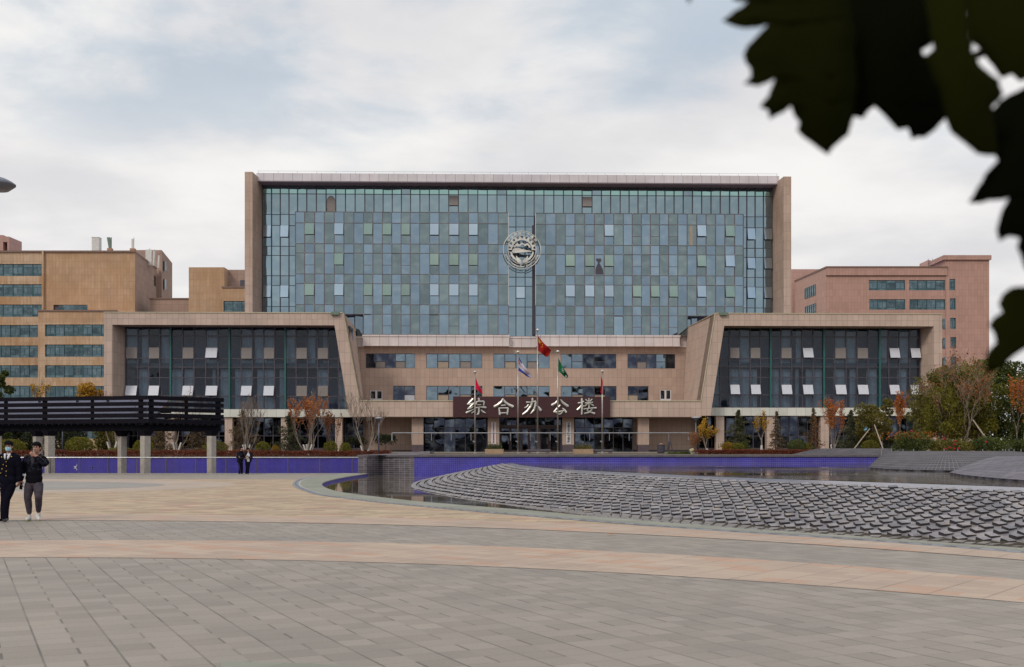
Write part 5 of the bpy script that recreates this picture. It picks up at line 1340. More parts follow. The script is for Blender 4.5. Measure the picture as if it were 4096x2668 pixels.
# left side wall running back
Yb = YR_+19; xb_ = PX(3172, Yb)+0.4
def sh(px):
    k = (px-CX)/F; d = (xb_-xr0)/(Yb-YR_); t_ = (xr0-d*YR_)/(k-d); return (k*t_, t_)
m = MB(OFF); m.quad((xb_, Yb, ZT), (xr0, YR_, ZT), (xr0, YR_, zt1), (xb_, Yb, zt1)); m.build('side_wall', M['rside'], RB)
m = MB(OFF); m.add([(xb_-.1, Yb, zt1-.25), (xr0-.1, YR_-.3, zt1-.25), (xr0-.1, YR_-.3, zt1+.1), (xb_-.1, Yb, zt1+.1)], [(0,1,2,3)]); m.build('cornice', M['trimb'], RB)
def swin(p0, p1, y0, y1):
    a, b = sh(p0), sh(p1); z0, z1 = PZ(y1, b[1]), PZ(y0, b[1])
    f = MB(OFF); g_ = MB(OFF)
    nrm = Vector((-(Yb-YR_), (xb_-xr0), 0)).normalized(); nrm = nrm if nrm.x < 0 else -nrm
    P = lambda k, z, d: (a[0]+(b[0]-a[0])*k+nrm.x*d, a[1]+(b[1]-a[1])*k+nrm.y*d, z)
    for i in range(6):
        k0, k1 = i/5-0.012, i/5+0.012
        f.add([P(k0, z0, .04), P(k1, z0, .04), P(k1, z1, .04), P(k0, z1, .04), P(k0, z0, .1), P(k1, z0, .1), P(k1, z1, .1), P(k0, z1, .1)], [(4,5,6,7),(0,1,5,4),(1,2,6,5),(2,3,7,6),(3,0,4,7)])
    for zc in (z0, z0+(z1-z0)*.2, z0+(z1-z0)*.75, z1-.1):
        f.add([P(0, zc, .04), P(1, zc, .04), P(1, zc+.1, .04), P(0, zc+.1, .04), P(0, zc, .09), P(1, zc, .09), P(1, zc+.1, .09), P(0, zc+.1, .09)], [(4,5,6,7),(0,1,5,4),(2,3,7,6)])
    g_.quad(P(0, z0, .02), P(1, z0, .02), P(1, z1, .02), P(0, z1, .02))
    fo = f.build('window', M['teal'], RB); g_.build('pane', M['gfar'], fo)
swin(c2(345), c2(443), r2(550), r2(650)); swin(c2(348), c2(446), r2(725), r2(825)); swin(c2(350), c2(447), r2(905), r2(1000))
m = MB(OFF); m.box(xr0+0.05, xr1+2, YR_+0.8, Yb-.5, ZT, zt1-0.6); m.build('roof', M['interior'], RB)
m = MB(OFF); m.box(PX(3150, Yb+2), PX(3330, Yb+2), Yb+.5, Yb+6, ZT, PZ(1081, Yb+2)); m.build('rear_wall', M['rwall'], RB)
# corner tower
x0, x1 = PX(3781, YR_)+0.002, PX(3956, YR_)
tw = [(3797, 3820, r2(607)+0, r2(502))] + [(3798+i, 3821+i, r2(787+180*(i-1)), r2(683+180*(i-1))) for i in range(1, 7)]
th_ = [(PX(a, YR_), PX(b, YR_), PZ(c, YR_), PZ(d, YR_)) for a, b, c, d in tw]
m = MB(OFF); hwall(m, x0, x1, ZT, PZ(1040, YR_), YR_-0.1, YR_+0.4, th_); m.quad((x1, YR_-.1, ZT), (x1, YR_+14, ZT), (x1, YR_+14, PZ(1040, YR_)), (x1, YR_-.1, PZ(1040, YR_))); m.quad((x0, YR_+14, PZ(1068, YR_)), (x0, YR_-.1, PZ(1068, YR_)), (x0, YR_-.1, PZ(1040, YR_)), (x0, YR_+14, PZ(1040, YR_)))
m.build('tower_wall', M['rwall'], RB)
m = MB(OFF); m.box(x0-0.5, x1+0.3, YR_-0.5, YR_+14, PZ(1040, YR_)+.002, PZ(1022, YR_)); m.build('tower_parapet', M['rwall'], RB)
for q in th_: strip_window(RB, *q, YR_+0.2, 1)
m = MB(OFF); m.box(PX(3712, YR_+8), x0-.02, YR_+8, YR_+13, zt1-0.6, PZ(1040, YR_+8)); m.box(PX(3740, YR_+6), x0-.02, YR_+6, YR_+8.01, PZ(1044, YR_+6), PZ(1038, YR_+6)); m.build('stair_head', M['rside'], RB)
for i in range(2, 6):
    a, b = c2(1622+3*i-6), c2(1656+3*i-6); y1_, y0_ = r2(967+180*(i-2)), r2(870+180*(i-2))
    m = MB(OFF); m.box(PX(a, YR_), PX(b, YR_)-0.05, YR_-0.06, YR_-0.02, PZ(y1_, YR_), PZ(y0_, YR_)); m.build('window', M['gfar'], RB)
m = MB(OFF); xl = PX(3713, YR_+7)
for dx in (0, .9): m.tube([(xl+dx, YR_+7, zt1-.5), (xl+dx, YR_+7, PZ(1035, YR_+7))], .05, 4)
for k in range(5): m.tube([(xl, YR_+7, zt1+.3+k*.5), (xl+.9, YR_+7, zt1+.3+k*.5)], .03, 4)
m.build('roof_ladder', M['mull'], RB)
# ================================================================== PERGOLA
def perg():
    Cx, Cy = PX(588, 75.9), 75.9
    A = (PX(-260, 80.2), 80.2); Rr = (PX(893, 79.6), 79.6)
    OFFp = (Cx, Cy, 0)
    t = thing('pergola', 'dark timber slatted pergola on pale concrete columns at the plaza edge', 'pergola', OFFp)
    def zpx(py): return PZ(py, 76.0)
    segs = [(A, (Cx, Cy)), ((Cx, Cy), Rr)]
    D = 2.6
    sl_y = [(1583, 1599), (1607, 1623), (1630, 1646), (1653, 1670), (1675, 1693)]
    for a0, a1 in sl_y:
        for si, (p, q) in enumerate(segs):
            dx, dy = q[0]-p[0], q[1]-p[1]; l = math.hypot(dx, dy); ux, uy = dx/l, dy/l; nx, ny = uy, -ux
            if ny > 0: nx, ny = -nx, -ny
            m = MB(OFFp); z0, z1 = zpx(a1), zpx(a0)
            g0 = 0.012 if si == 1 else 0.0
            P = lambda s, d: (p[0]+ux*s+nx*d, p[1]+uy*s+ny*d)
            b4 = [P(g0, 0.09), P(l, 0.09), P(l, 0.0), P(g0, 0.0)]
            m.hexa([(x, y, z0) for x, y in b4], [(x, y, z1) for x, y in b4]); m.build('slat', M['pergola'], t)
    # uprights of the screen, beams, roof sheet, rear screen
    def pt(seg, s, d):
        p, q = segs[seg]; dx, dy = q[0]-p[0], q[1]-p[1]; l = math.hypot(dx, dy); nx, ny = dy/l, -dx/l
        if ny > 0: nx, ny = -nx, -ny
        return (p[0]+dx*s+nx*d, p[1]+dy*s+ny*d)
    def s_at(seg, px):
        p, q = segs[seg]; k = (px-CX)/F; dx, dy = q[0]-p[0], q[1]-p[1]
        return (k*p[1]-p[0])/(dx-k*dy)
    ups = [(0, s_at(0, x), w_) for x, w_ in ((-150, .2), (20, .2), (176, .28), (366, .18), (560, .28))] + [(1, s_at(1, x), w_) for x, w_ in ((608, .28), (748, .2), (875, .34))]
    for sg_, s, w_ in ups:
        m = MB(OFFp); x, y = pt(sg_, s, -0.10); m.box(x-w_/2, x+w_/2, y-0.09, y+0.09, zpx(1700), zpx(1586)); m.build('upright', M['pergola'], t)
    for sg_, s in [(0, s_at(0, x)) for x in (60, 215, 340, 515)] + [(1, s_at(1, x)) for x in (687,)]:
        m = MB(OFFp); x, y = pt(sg_, s, -D); m.box(x-.08, x+.08, y-0.09, y+0.09, zpx(1700), zpx(1592)); m.build('upright', M['pergola'], t)
    for sg_ in (0, 1):
        for d, y0, y1, w_ in ((-0.35, 1699, 1722, .3), (-D+0.2, 1697, 1722, .3)):
            m = MB(OFFp); s0 = 0.0 if sg_ == 0 else 0.004
            s1 = 1.0
            b4 = [pt(sg_, s0, d), pt(sg_, s1, d), pt(sg_, s1, d-w_), pt(sg_, s0, d-w_)]
            if sg_ == 1: b4 = [pt(1, 0.03, d), pt(1, s1, d), pt(1, s1, d-w_), pt(1, 0.03, d-w_)]
            m.hexa([(x, y, zpx(y1)) for x, y in b4], [(x, y, zpx(y0)) for x, y in b4]); m.build('beam', M['pergola'], t)
        n = 34 if sg_ == 0 else 12
        for i in range(n):
            s = (i+0.5)/n; m = MB(OFFp)
            a, b = pt(sg_, s-0.0035*(1 if sg_ == 0 else 3.0), 0.15), pt(sg_, s+0.0035*(1 if sg_ == 0 else 3.0), 0.15); c, d_ = pt(sg_, s+0.0035*(1 if sg_ == 0 else 3.0), -D-0.3), pt(sg_, s-0.0035*(1 if sg_ == 0 else 3.0), -D-0.3)
            m.hexa([(x, y, zpx(1699)) for x, y in (a, b, c, d_)], [(x, y, zpx(1692.5)) for x, y in (a, b, c, d_)]); m.build('rafter', M['pergola'], t)
        m = MB(OFFp); se = 1.0 if sg_ == 0 else 0.28
        s0_ = 0 if sg_ == 0 else 0.01
        b4 = [pt(sg_, s0_, -0.3), pt(sg_, se, -0.3), pt(sg_, se, -D-.2), pt(sg_, s0_, -D-.2)]
        zf, zk = zpx(1688), zpx(1586)
        m.add([(*b4[0], zf), (*b4[1], zf), (*b4[2], zk), (*b4[3], zk), (*b4[0], zf-.05), (*b4[1], zf-.05), (*b4[2], zk-.05), (*b4[3], zk-.05)], [(0,1,2,3),(7,6,5,4),(0,4,5,1),(1,5,6,2),(2,6,7,3)])
        m.build('roof_sheet', M['proof'], t)
    for i in range(2, 5):
        a0, a1 = sl_y[i]
        m = MB(OFFp); b4 = [pt(0, 0, -D-.25), pt(0, 1.0, -D-.25), pt(0, 1.0, -D-.35), pt(0, 0, -D-.35)]
        m.hexa([(x, y, zpx(a1)-.02) for x, y in b4], [(x, y, zpx(a0)-.02) for x, y in b4])
        m.build('slat', M['pergola'], t)
    # columns: square, set diagonally so that two faces show
    for (pa, pb, pc, Yc, back) in ((-60, -30, 0, 77.2, 0), (177, 199, 217, 76.1, 0), (130, 150, 168, 78.3, 1), (560, 583, 600, 75.8, 0), (470, 490, 505, 77.6, 1), (828, 850, 863, 76.4, 0)):
        wl, wr = PX(pb, Yc)-PX(pa, Yc), PX(pc, Yc)-PX(pb, Yc)
        # near corner at pb, left face leaves with width wl and right face with width wr
        ang = math.atan2(wr, wl)*0.9; side = 0.48
        x, y = PX(pb, Yc), Yc-0.25
        a = (x-wl, y+wr*1.0); b = (x, y); c = (x+wr, y+wl*1.0); d_ = (a[0]+c[0]-b[0], a[1]+c[1]-b[1])
        m = MB(OFFp); zt_ = PZ(1744 if not back else 1746, Yc)
        zb0 = 0.0 if not (back or Yc > 75.0) else -0.6
        m.hexa([(*q, zb0) for q in (a, b, c, d_)], [(*q, zt_) for q in (a, b, c, d_)]); cobj = m.build('column', M['concrete'], t)
        m = MB(OFFp); cx_, cy_ = (a[0]+c[0])/2, (a[1]+c[1])/2
        m.hexa([(cx_+(q[0]-cx_)*1.0, cy_+(q[1]-cy_)*1.0, zt_+.004) for q in (a, b, c, d_)], [(cx_+(q[0]-cx_)*1.7, cy_+(q[1]-cy_)*1.7, zpx(1722.5)) for q in (a, b, c, d_)]); m.build('bracket', M['pergola'], t)
    return t
perg()
# ================================================================== FLAGPOLES AND FLAGS
YF_ = 112.0
def flagpole(px, ptop, lab, h_lab=None):
    x = PX(px, YF_); t = thing('flagpole', lab, 'flagpole', (x, YF_, ZT), 0, 'flagpoles in front of the entrance')
    zt_ = PZ(ptop, YF_)-ZT
    m = MB(); m.tube([(0, 0, 0), (0, 0, zt_*.5), (0, 0, zt_-.05)], [0.095, 0.075, 0.055], 10); m.build('pole', M['polem'], t, smooth=True)
    m = MB(); m.ball((0, 0, zt_+.05), (.16, .16, .13)); m.build('finial', M['steel'], t, smooth=True)
    m = MB(); m.lathe([(.16, 0), (.16, .1), (.1, .12)], n=14); m.build('base', M['bright'], t)
    m = MB(); m.rbox((-.12, -.05, 1.15), (.22, .08, .12), (0, .5, 0)); m.build('cleat', M['rail'], t)
    return x, zt_
poles = [(1900, 1490, 'left outermost flagpole with a crimson flag'), (2072, 1410, 'flagpole carrying the white and blue flag'), (2150, 1322, 'tallest central flagpole carrying the national red flag'), (2231, 1408, 'flagpole carrying the green flag'), (2409, 1487, 'right outermost flagpole with a furled crimson flag')]
for p in poles: flagpole(*p)
def flag(name, lab, px, corners, mat, extra=None, fold=0.16, nx=18, ny=12):
    """corners in photo pixels: top-hoist, top-fly, bottom-fly, bottom-hoist; cloth bulges in depth"""
    th_ = corners[0]; Y = YF_
    corners = [(th_[0]+(c_[0]-th_[0])*1.12, th_[1]+(c_[1]-th_[1])*1.08) for c_ in corners]
    loc = (PX(px, Y)+0.08, Y, PZ(th_[1], Y))
    t = thing(name, lab, 'flag', loc)
    def pos(u, v):
        a, b, c, d = corners
        x = (a[0]*(1-u)+b[0]*u)*(1-v)+(d[0]*(1-u)+c[0]*u)*v; y = (a[1]*(1-u)+b[1]*u)*(1-v)+(d[1]*(1-u)+c[1]*u)*v
        y += 5*math.sin(u*math.pi)*(1-v) - 3*math.sin(u*5+v*2)*v*u
        yy = Y + fold*math.sin(u*7.5+v*2.2)*min(1, u*3) + 0.25*fold*math.sin(u*15-v*3)
        return (PX(x, Y), yy, PZ(y, Y))
    m = MB(loc); m.smooth = True
    for j in range(ny+1):
        pass
    vs = [pos(i/nx, j/ny) for j in range(ny+1) for i in range(nx+1)]
    fs = []; ms = []
    for j in range(ny):
        for i in range(nx):
            m.cm = mat[1]((i+.5)/nx, (j+.5)/ny) if isinstance(mat, tuple) else 0
            fs.append((j*(nx+1)+i, (j+1)*(nx+1)+i, (j+1)*(nx+1)+i+1, j*(nx+1)+i+1)); ms.append(m.cm)
    m.cm = 0; m.add(vs, fs); m.m = ms
    ob = m.build('cloth', mat[0] if isinstance(mat, tuple) else [mat], t)
    sm_ = ob.modifiers.new('Solidify', 'SOLIDIFY'); sm_.thickness = 0.004
    if extra:
        e = MB(loc)
        for (u, v, r_, pts_) in extra:
            q = []
            for k in range(pts_*2):
                a = math.pi*k/pts_+math.pi/2; rr = r_ if k % 2 == 0 else r_*.42
                p = pos(u+rr*math.cos(a)*.67, v-rr*math.sin(a)); q.append((p[0], p[1]-.03, p[2]))
            p = pos(u, v); q.append((p[0], p[1]-.03, p[2])); n = len(q)-1
            e.add(q, [(n, i, (i+1) % n) for i in range(n)])
        e.build('star', M['fyellow'], t)
    return t, pos, loc
def cloth(name, c):
    m_ = leafmat(name, c, c, 0.7, 0.3); return m_
M['fred'] = cloth('flag_red', (0.36, 0.008, 0.006)); M['fcrim'] = cloth('flag_crimson', (0.75, 0.012, 0.075)); M['fgreen'] = cloth('flag_green', (0.012, 0.17, 0.06))
M['fwhite'] = cloth('flag_white', (0.62, 0.60, 0.68)); M['fblue'] = cloth('flag_blue', (0.025, 0.06, 0.42)); M['fyellow'] = cloth('flag_yellow', (0.75, 0.55, 0.02))
flag('flag', 'red national flag with yellow stars on the tallest pole', 2150, [(2151,1341),(2199,1395),(2187,1424),(2151,1397)], M['fred'], [(.13, .27, .20, 5), (.30, .13, .055, 5), (.38, .26, .055, 5), (.38, .42, .055, 5), (.30, .56, .055, 5)])
_, wp, wl_ = flag('flag', 'white flag with blue edges and red lettering on its pole', 2072, [(2073,1424),(2120,1494),(2118,1506),(2073,1478)], ([M['fwhite'], M['fblue']], lambda u, v: 1 if (v > .72 or (v < .16 and u < .3)) else 0))
e = MB(wl_)
for i in range(9):
    u = .12+.075*i
    for k in range(3):
        a = wp(u+.012*k, .38+.06*k+.02*(i % 2)); e.rbox((a[0], a[1]-.04, a[2]), (.07, .01, .022), (0, .3+.8*((i+k) % 3), 0))
for k in range(12):
    a = wp(.06+.05*math.cos(k*.55), .36+.12*math.sin(k*.55)); e.rbox((a[0], a[1]-.04, a[2]), (.05, .01, .06))
e.build('lettering', M['inkred'], _)
_, wp, wl_ = flag('flag', 'green flag with a pale emblem hanging from its pole', 2231, [(2232,1428),(2269,1497),(2266,1508),(2232,1480)], M['fgreen'], fold=.2)
e = MB(wl_)
for (u, v) in ((.42, .40), (.5, .42), (.45, .55), (.54, .55), (.80, .62), (.84, .70)):
    a = wp(u, v); e.rbox((a[0], a[1]-.04, a[2]), (.14, .01, .07), (0, -.6, 0))
e.build('emblem', M['fwhite'], _)
flag('flag', 'small crimson flag flying from the left outermost pole', 1900, [(1901,1506),(1925,1558),(1929,1570),(1901,1552)], M['fcrim'], fold=.1)
flag('flag', 'narrow crimson flag hanging furled on the right outermost pole', 2409, [(2404,1498),(2411,1520),(2414,1573),(2403,1568)], M['fcrim'], fold=.18)
# ================================================================== STREET FURNITURE
def lamp(px, ptop, Y, z0, lab, hd=0.42, glow=False):
    x = PX(px, Y); zt_ = PZ(ptop, Y)-z0
    t = thing('street_lamp', lab, 'lamp', (x, Y, z0))
    m = MB(); m.tube([(0, 0, 0), (0, 0, zt_-.25)], [.07, .05], 10); m.build('pole', M['lampm'], t, smooth=True)
    m = MB(); m.lathe([(.05, zt_-.45), (.09, zt_-.25), (hd*.55, zt_-.08)], n=20); m.build('neck', M['lampm'], t, smooth=True)
    m = MB(); m.lathe([(hd*.5, zt_-.09), (hd, zt_-.04), (hd*.98, zt_), (hd*.6, zt_+.06), (.03, zt_+.10)], n=24); m.build('lamp_head', M['lamph'], t, smooth=True)
M['lampm'] = plain('lamp_metal', (0.13, 0.14, 0.17), 0.4, 0.3); M['lamph'] = plain('lamp_shade', (0.36, 0.36, 0.38), 0.4, 0.2)
lamp(1515, 1672, 114, ZT, 'low disc-headed lamp left of the entrance beside the bare tree')
lamp(2783, 1670, 106, ZT, 'low disc-headed lamp right of the entrance beside the yellow tree')
lamp(250, 1640, 119, ZL, 'thin white lamp pole seen beneath the pergola', .25)
t = thing('street_lamp', 'large saucer lamp head reaching in from the left edge of the view', 'lamp', (PX(-230, 25), 25, 0))
m = MB((PX(-230, 25), 25, 0)); xh, zh = PX(-8, 25), PZ(736, 25)
m.tube([(PX(-230, 25), 25, 0), (PX(-230, 25), 25, zh+.1)], [.1, .06], 12); m.build('pole', M['lampm'], t, smooth=True)
m = MB((PX(-230, 25), 25, 0)); m.tube([(PX(-230, 25), 25, zh+.05), (PX(-120, 25), 25, zh+.12), (xh, 25, zh+.1)], .035, 8); m.build('arm', M['lampm'], t, smooth=True)
m = MB((PX(-230, 25), 25, 0)); m.lathe([(.02, -.15), (.22, -.14), (.36, -.03), (.365, .0), (.30, .05), (.16, .12), (.03, .16)], (xh, 25, zh), 28); m.build('lamp_head', M['lampm'], t, smooth=True)
# entrance railing
Yr = 106.0
xa, xb2 = PX(1568, Yr), PX(2754, Yr); xm = (xa+xb2)/2
t = thing('railing', 'long steel railing on the terrace in front of the entrance', 'railing', (xm, Yr, ZT))
m = MB((xm, Yr, 0)); zh = PZ(1784, Yr); m.tube([(xa, Yr, zh), (xb2, Yr, zh)], 0.045, 8); m.tube([(xb2, Yr, zh), (xb2+.2, Yr-1.4, zh-.02)], .045, 8); m.build('handrail', M['rail'], t)
n = 15
for i in range(n+1):
    x = xa+(xb2-xa)*i/n; m = MB((xm, Yr, 0)); m.tube([(x, Yr, ZT), (x, Yr, zh)], .035 if 0 < i < n else .06, 6); m.build('post', M['rail'], t)
# planters
def planter(px, Y, wpx, lab):
    x = PX(px, Y); wd = wpx/F*Y; t = thing('planter', lab, 'planter', (x, Y, ZT))
    m = MB(); h_ = .42
    m.hexa([(-wd*.46, -.35, 0), (wd*.46, -.35, 0), (wd*.46, .35, 0), (-wd*.46, .35, 0)], [(-wd*.5, -.4, h_), (wd*.5, -.4, h_), (wd*.5, .4, h_), (-wd*.5, .4, h_)]); m.build('box', M['planter'], t)
    return t, x, wd, h_
M['planter'] = plain('planter_clay', (0.42, 0.29, 0.19), 0.7)
PLANT = [planter(1977, 103, 76, 'wooden planter with small plants left of the main doors'), planter(2332, 103, 82, 'wooden planter with grasses right of the main doors')]
for (px, w_, lab) in ((2154, 96, 'low dark stone bench before the doors'), (2412, 78, 'low dark stone bench right of the planter')):
    Y = 103.5; x = PX(px, Y); wd = w_/F*Y; t = thing('bench', lab, 'bench', (x, Y, ZT)); m = MB(); m.box(-wd/2, wd/2, -.3, .3, .25, .40); m.build('seat', M['copingd'], t)
    for s_ in (-1, 1): m = MB(); m.box(s_*wd*.38-.15, s_*wd*.38+.15, -.22, .22, 0, .248); m.build('leg', M['copingd'], t)
t = thing('stone_slab', 'low grey stone ramp slab left of the entrance railing', 'slab', (PX(1640, 98), 98, ZT)); m = MB((PX(1640, 98), 98, ZT))
x0, x1 = PX(1598, 98), PX(1722, 98); m.hexa([(x0, 97, ZT), (x1, 97, ZT), (x1+.3, 99, ZT), (x0+1, 99, ZT)], [(x0+.3, 97.1, ZT+.12), (x1, 97.1, ZT+.24), (x1+.2, 99, ZT+.26), (x0+1, 99, ZT+.14)]); m.build('slab', M['copingd'], t)
# black pot and easel
Y = 112; x = PX(2644, Y); t = thing('waste_bin', 'black round bin against the recessed wall right of the entrance', 'bin', (x, Y, ZT)); 
m = MB(); m.lathe([(.30, 0), (.36, .1), (.4, .75), (.43, .82), (.40, .84), (.12, .86)], n=18); m.build('body', M['mull'], t)
m = MB(); m.ball((0, 0, .9), (.2, .2, .08)); m.build('contents', M['orangeb'], t)
x = PX(2680, Y); t = thing('easel', 'black folding easel stand beside the bin', 'easel', (x, Y, ZT))
for i, (a, b) in enumerate((((-.35, -.2), (-.05, 0)), ((.3, -.2), (.0, 0)), ((.35, .5), (0, .05)))):
    m = MB(); m.tube([(a[0], a[1], 0), (b[0], b[1], 1.45)], .028, 6); m.build('leg', M['mull'], t)
m = MB(); m.rbox((-.12, -.02, .75), (.25, .04, .8), (0, .22, 0)); m.build('board', M['mull'], t)
# small pale yellow figure by the railing end: a low garden spotlight
Y = 98; x = PX(2766, Y); t = thing('spotlight', 'small pale yellow garden spotlight at the end of the railing', 'light', (x, Y, ZT))
M['pyell'] = plain('pale_yellow', (0.55, 0.52, 0.30), 0.5)
m = MB(); m.rbox((0, 0, .34), (.34, .3, .16), (0, -.5, .2)); m.build('housing', M['pyell'], t)
m = MB(); m.tube([(0, 0, 0), (-.05, 0, .2), (0, 0, .32)], .06, 8); m.build('stem', M['pyell'], t)
# two ducks in the left pool
for (px, mat, lab) in ((302, 'white', 'white duck swimming in the left pool'), (366, 'mull', 'dark duck swimming in the left pool')):
    Y = 111; x = PX(px, Y); t = thing('duck', lab, 'duck', (x, Y, ZLW)); m = MB(); m.smooth = True
    m.ball((0, 0, .12), (.20, .13, .12)); m.tube([(.16, 0, .18), (.22, 0, .34), (.22, 0, .42)], [.075, .05, .05], 8); m.ball((.24, 0, .46), (.09, .07, .075)); m.tube([(.30, 0, .45), (.40, 0, .43)], [.03, .015], 6); m.tube([(-.2, 0, .18), (-.34, 0, .25)], [.08, .02], 6)
    m.v = [(v[0]*.5, v[1]*.5, v[2]*.5-.02) for v in m.v]
    m.build('body', M[mat], t)
# fallen leaf
x, y = PG(2445, 2143); t = thing('fallen_leaf', 'single orange fallen leaf on the grey paving', 'leaf', (x, y, .02)); m = MB()
m.add([(-.1, 0, 0), (-.03, -.05, .015), (.1, 0, .02), (0, .06, .01), (0, 0, .03)], [(0, 1, 4), (1, 2, 4), (2, 3, 4), (3, 0, 4)]); m.build('blade', L_['orange'], t)
# ================================================================== VEGETATION
import numpy as np
def leafobj(name, pts, size, mat, parent, off=(0, 0, 0), asp=0.55, up=0.3, dark=None, seed=0, quad=True):
    """many small leaf quads at pts; attribute rnd gives each leaf its own tone"""
    rs = np.random.RandomState(seed); P = np.asarray(pts, dtype=float); n = len(P)
    if n == 0: return None
    d = rs.normal(size=(n, 3)); d[:, 2] += up*0; d /= np.linalg.norm(d, axis=1)[:, None]
    e = rs.normal(size=(n, 3)); e -= (e*d).sum(1)[:, None]*d; e /= np.linalg.norm(e, axis=1)[:, None]
    s = size*(0.6+0.8*rs.rand(n))[:, None]
    a, b = d*s, e*s*asp
    V = np.stack([P-a, P-b*1.0, P+a, P+b], 1).reshape(-1, 3) - np.asarray(off)
    me = bpy.data.meshes.new(name)
    me.vertices.add(4*n); me.vertices.foreach_set('co', V.ravel())
    me.loops.add(4*n); me.loops.foreach_set('vertex_index', np.arange(4*n, dtype=np.int32))
    me.polygons.add(n); me.polygons.foreach_set('loop_start', np.arange(0, 4*n, 4, dtype=np.int32)); me.polygons.foreach_set('loop_total', np.full(n, 4, dtype=np.int32))
    # tone varies per clump plus per leaf
    r_ = 0.5+0.5*np.sin(P[:, 0]*2.3+P[:, 2]*3.1+seed)*np.cos(P[:, 1]*2.0+P[:, 2]*1.7)
    val = np.clip(0.55*r_+0.45*rs.rand(n), 0, 1).astype(np.float32)
    at = me.attributes.new('rnd', 'FLOAT', 'FACE'); at.data.foreach_set('value', val)
    me.materials.append(mat); me.update(); me.validate()
    o = bpy.data.objects.new(name, me); COL.objects.link(o); o.parent = parent
    return o
def gz(x, y):
    if x > -9.6 or y >= 128: return ZT
    return ZL + (ZT-ZL)*max(0, min(1, (y-117.2)/10.8))
def grow(m, p, d, L, r_, depth, rr, tips, spread=0.5, bend=0.15, upb=0.15, minr=0.010, kids=(2, 3)):
    pts = [p]; rad = [r_]; n = 4; q = p.copy(); dd = d.copy()
    for i in range(n):
        dd = (dd + Vector((rr.gauss(0, bend), rr.gauss(0, bend), rr.gauss(0, bend*.5)+upb*.3))).normalized()
        q = q + dd*(L/n); pts.append(q.copy()); rad.append(max(minr, r_*(1-0.42*(i+1)/n)))
    m.tube(pts, rad, 5 if r_ > 0.03 else 4, cap=False)
    if depth == 0: tips.extend(pts[1:]); return
    if depth <= 2: tips.extend(pts[2:])
    k = rr.randint(*kids)
    for j in range(k):
        a = rr.uniform(0, 6.28); s_ = spread*rr.uniform(.6, 1.3)
        side = Vector((math.cos(a), math.sin(a), 0)); nd = (dd + side*s_ + Vector((0, 0, upb))).normalized()
        st = pts[rr.choice((2, 3, 4))] if j else pts[-1]
        grow(m, st.copy(), nd, L*rr.uniform(.62, .85), rad[-1]*.8, depth-1, rr, tips, spread, bend, upb, minr, kids)
def bare_tree(px, ptop, Y, lab, stems=3, leaf=None, nleaf=0, lime=True, depth=4, spread=.42, seed=1, lsize=.09, r0=.07, fan=.28, name='tree', leafband=(0, 1), group=None, wide=None, bark='bark', clip=None, minr=.012):
    x = PX(px, Y); z0 = gz(x, Y); H = PZ(ptop, Y)-z0; rr = random.Random(seed)
    t = thing(name, lab, 'tree', (x, Y, z0), 0, group)
    m = MB(); tips = []
    lm = MB()
    for i in range(stems):
        a = 6.28*i/stems+rr.uniform(-.4, .4); d = Vector((math.cos(a)*fan, math.sin(a)*fan, 1)).normalized() if stems > 1 else Vector((rr.uniform(-.06, .06), 0, 1))
        L0 = H*(.34 if depth >= 4 else .4)
        base = Vector((math.cos(a)*.08, math.sin(a)*.08, -0.05))
        grow(m, base, d, L0, r0*rr.uniform(.8, 1.1), depth, rr, tips, spread, .09, .28, minr)
        if lime: lm.tube([base, base+d*1.15*(H/6)], [r0*1.18, r0*1.05], 8)
    # fit height and width
    zm = max(p.z for p in tips); s_ = H/zm
    xm = max(abs(p.x) for p in tips); sx_ = s_
    if wide: sx_ = (wide/F*Y/2)/xm
    def sc(v): return (v[0]*sx_, v[1]*sx_, v[2]*s_)
    m.v = [sc(v) for v in m.v]; lm.v = [sc(v) for v in lm.v]; tips = [Vector(sc(p)) for p in tips]
    tr = m.build('trunk', M[bark], t)
    if lime: lm.build('painted_trunk', M['lime'], tr)
    if leaf and nleaf:
        P = []
        lo, hi = leafband
        ok = [p for p in tips if lo <= p.z/H <= hi]
        for i in range(nleaf):
            p = rr.choice(ok); P.append((p.x+rr.gauss(0, .10), p.y+rr.gauss(0, .10), p.z+rr.gauss(0, .10)))
        leafobj('crown', P, lsize, L_[leaf], t, seed=seed)
    return t
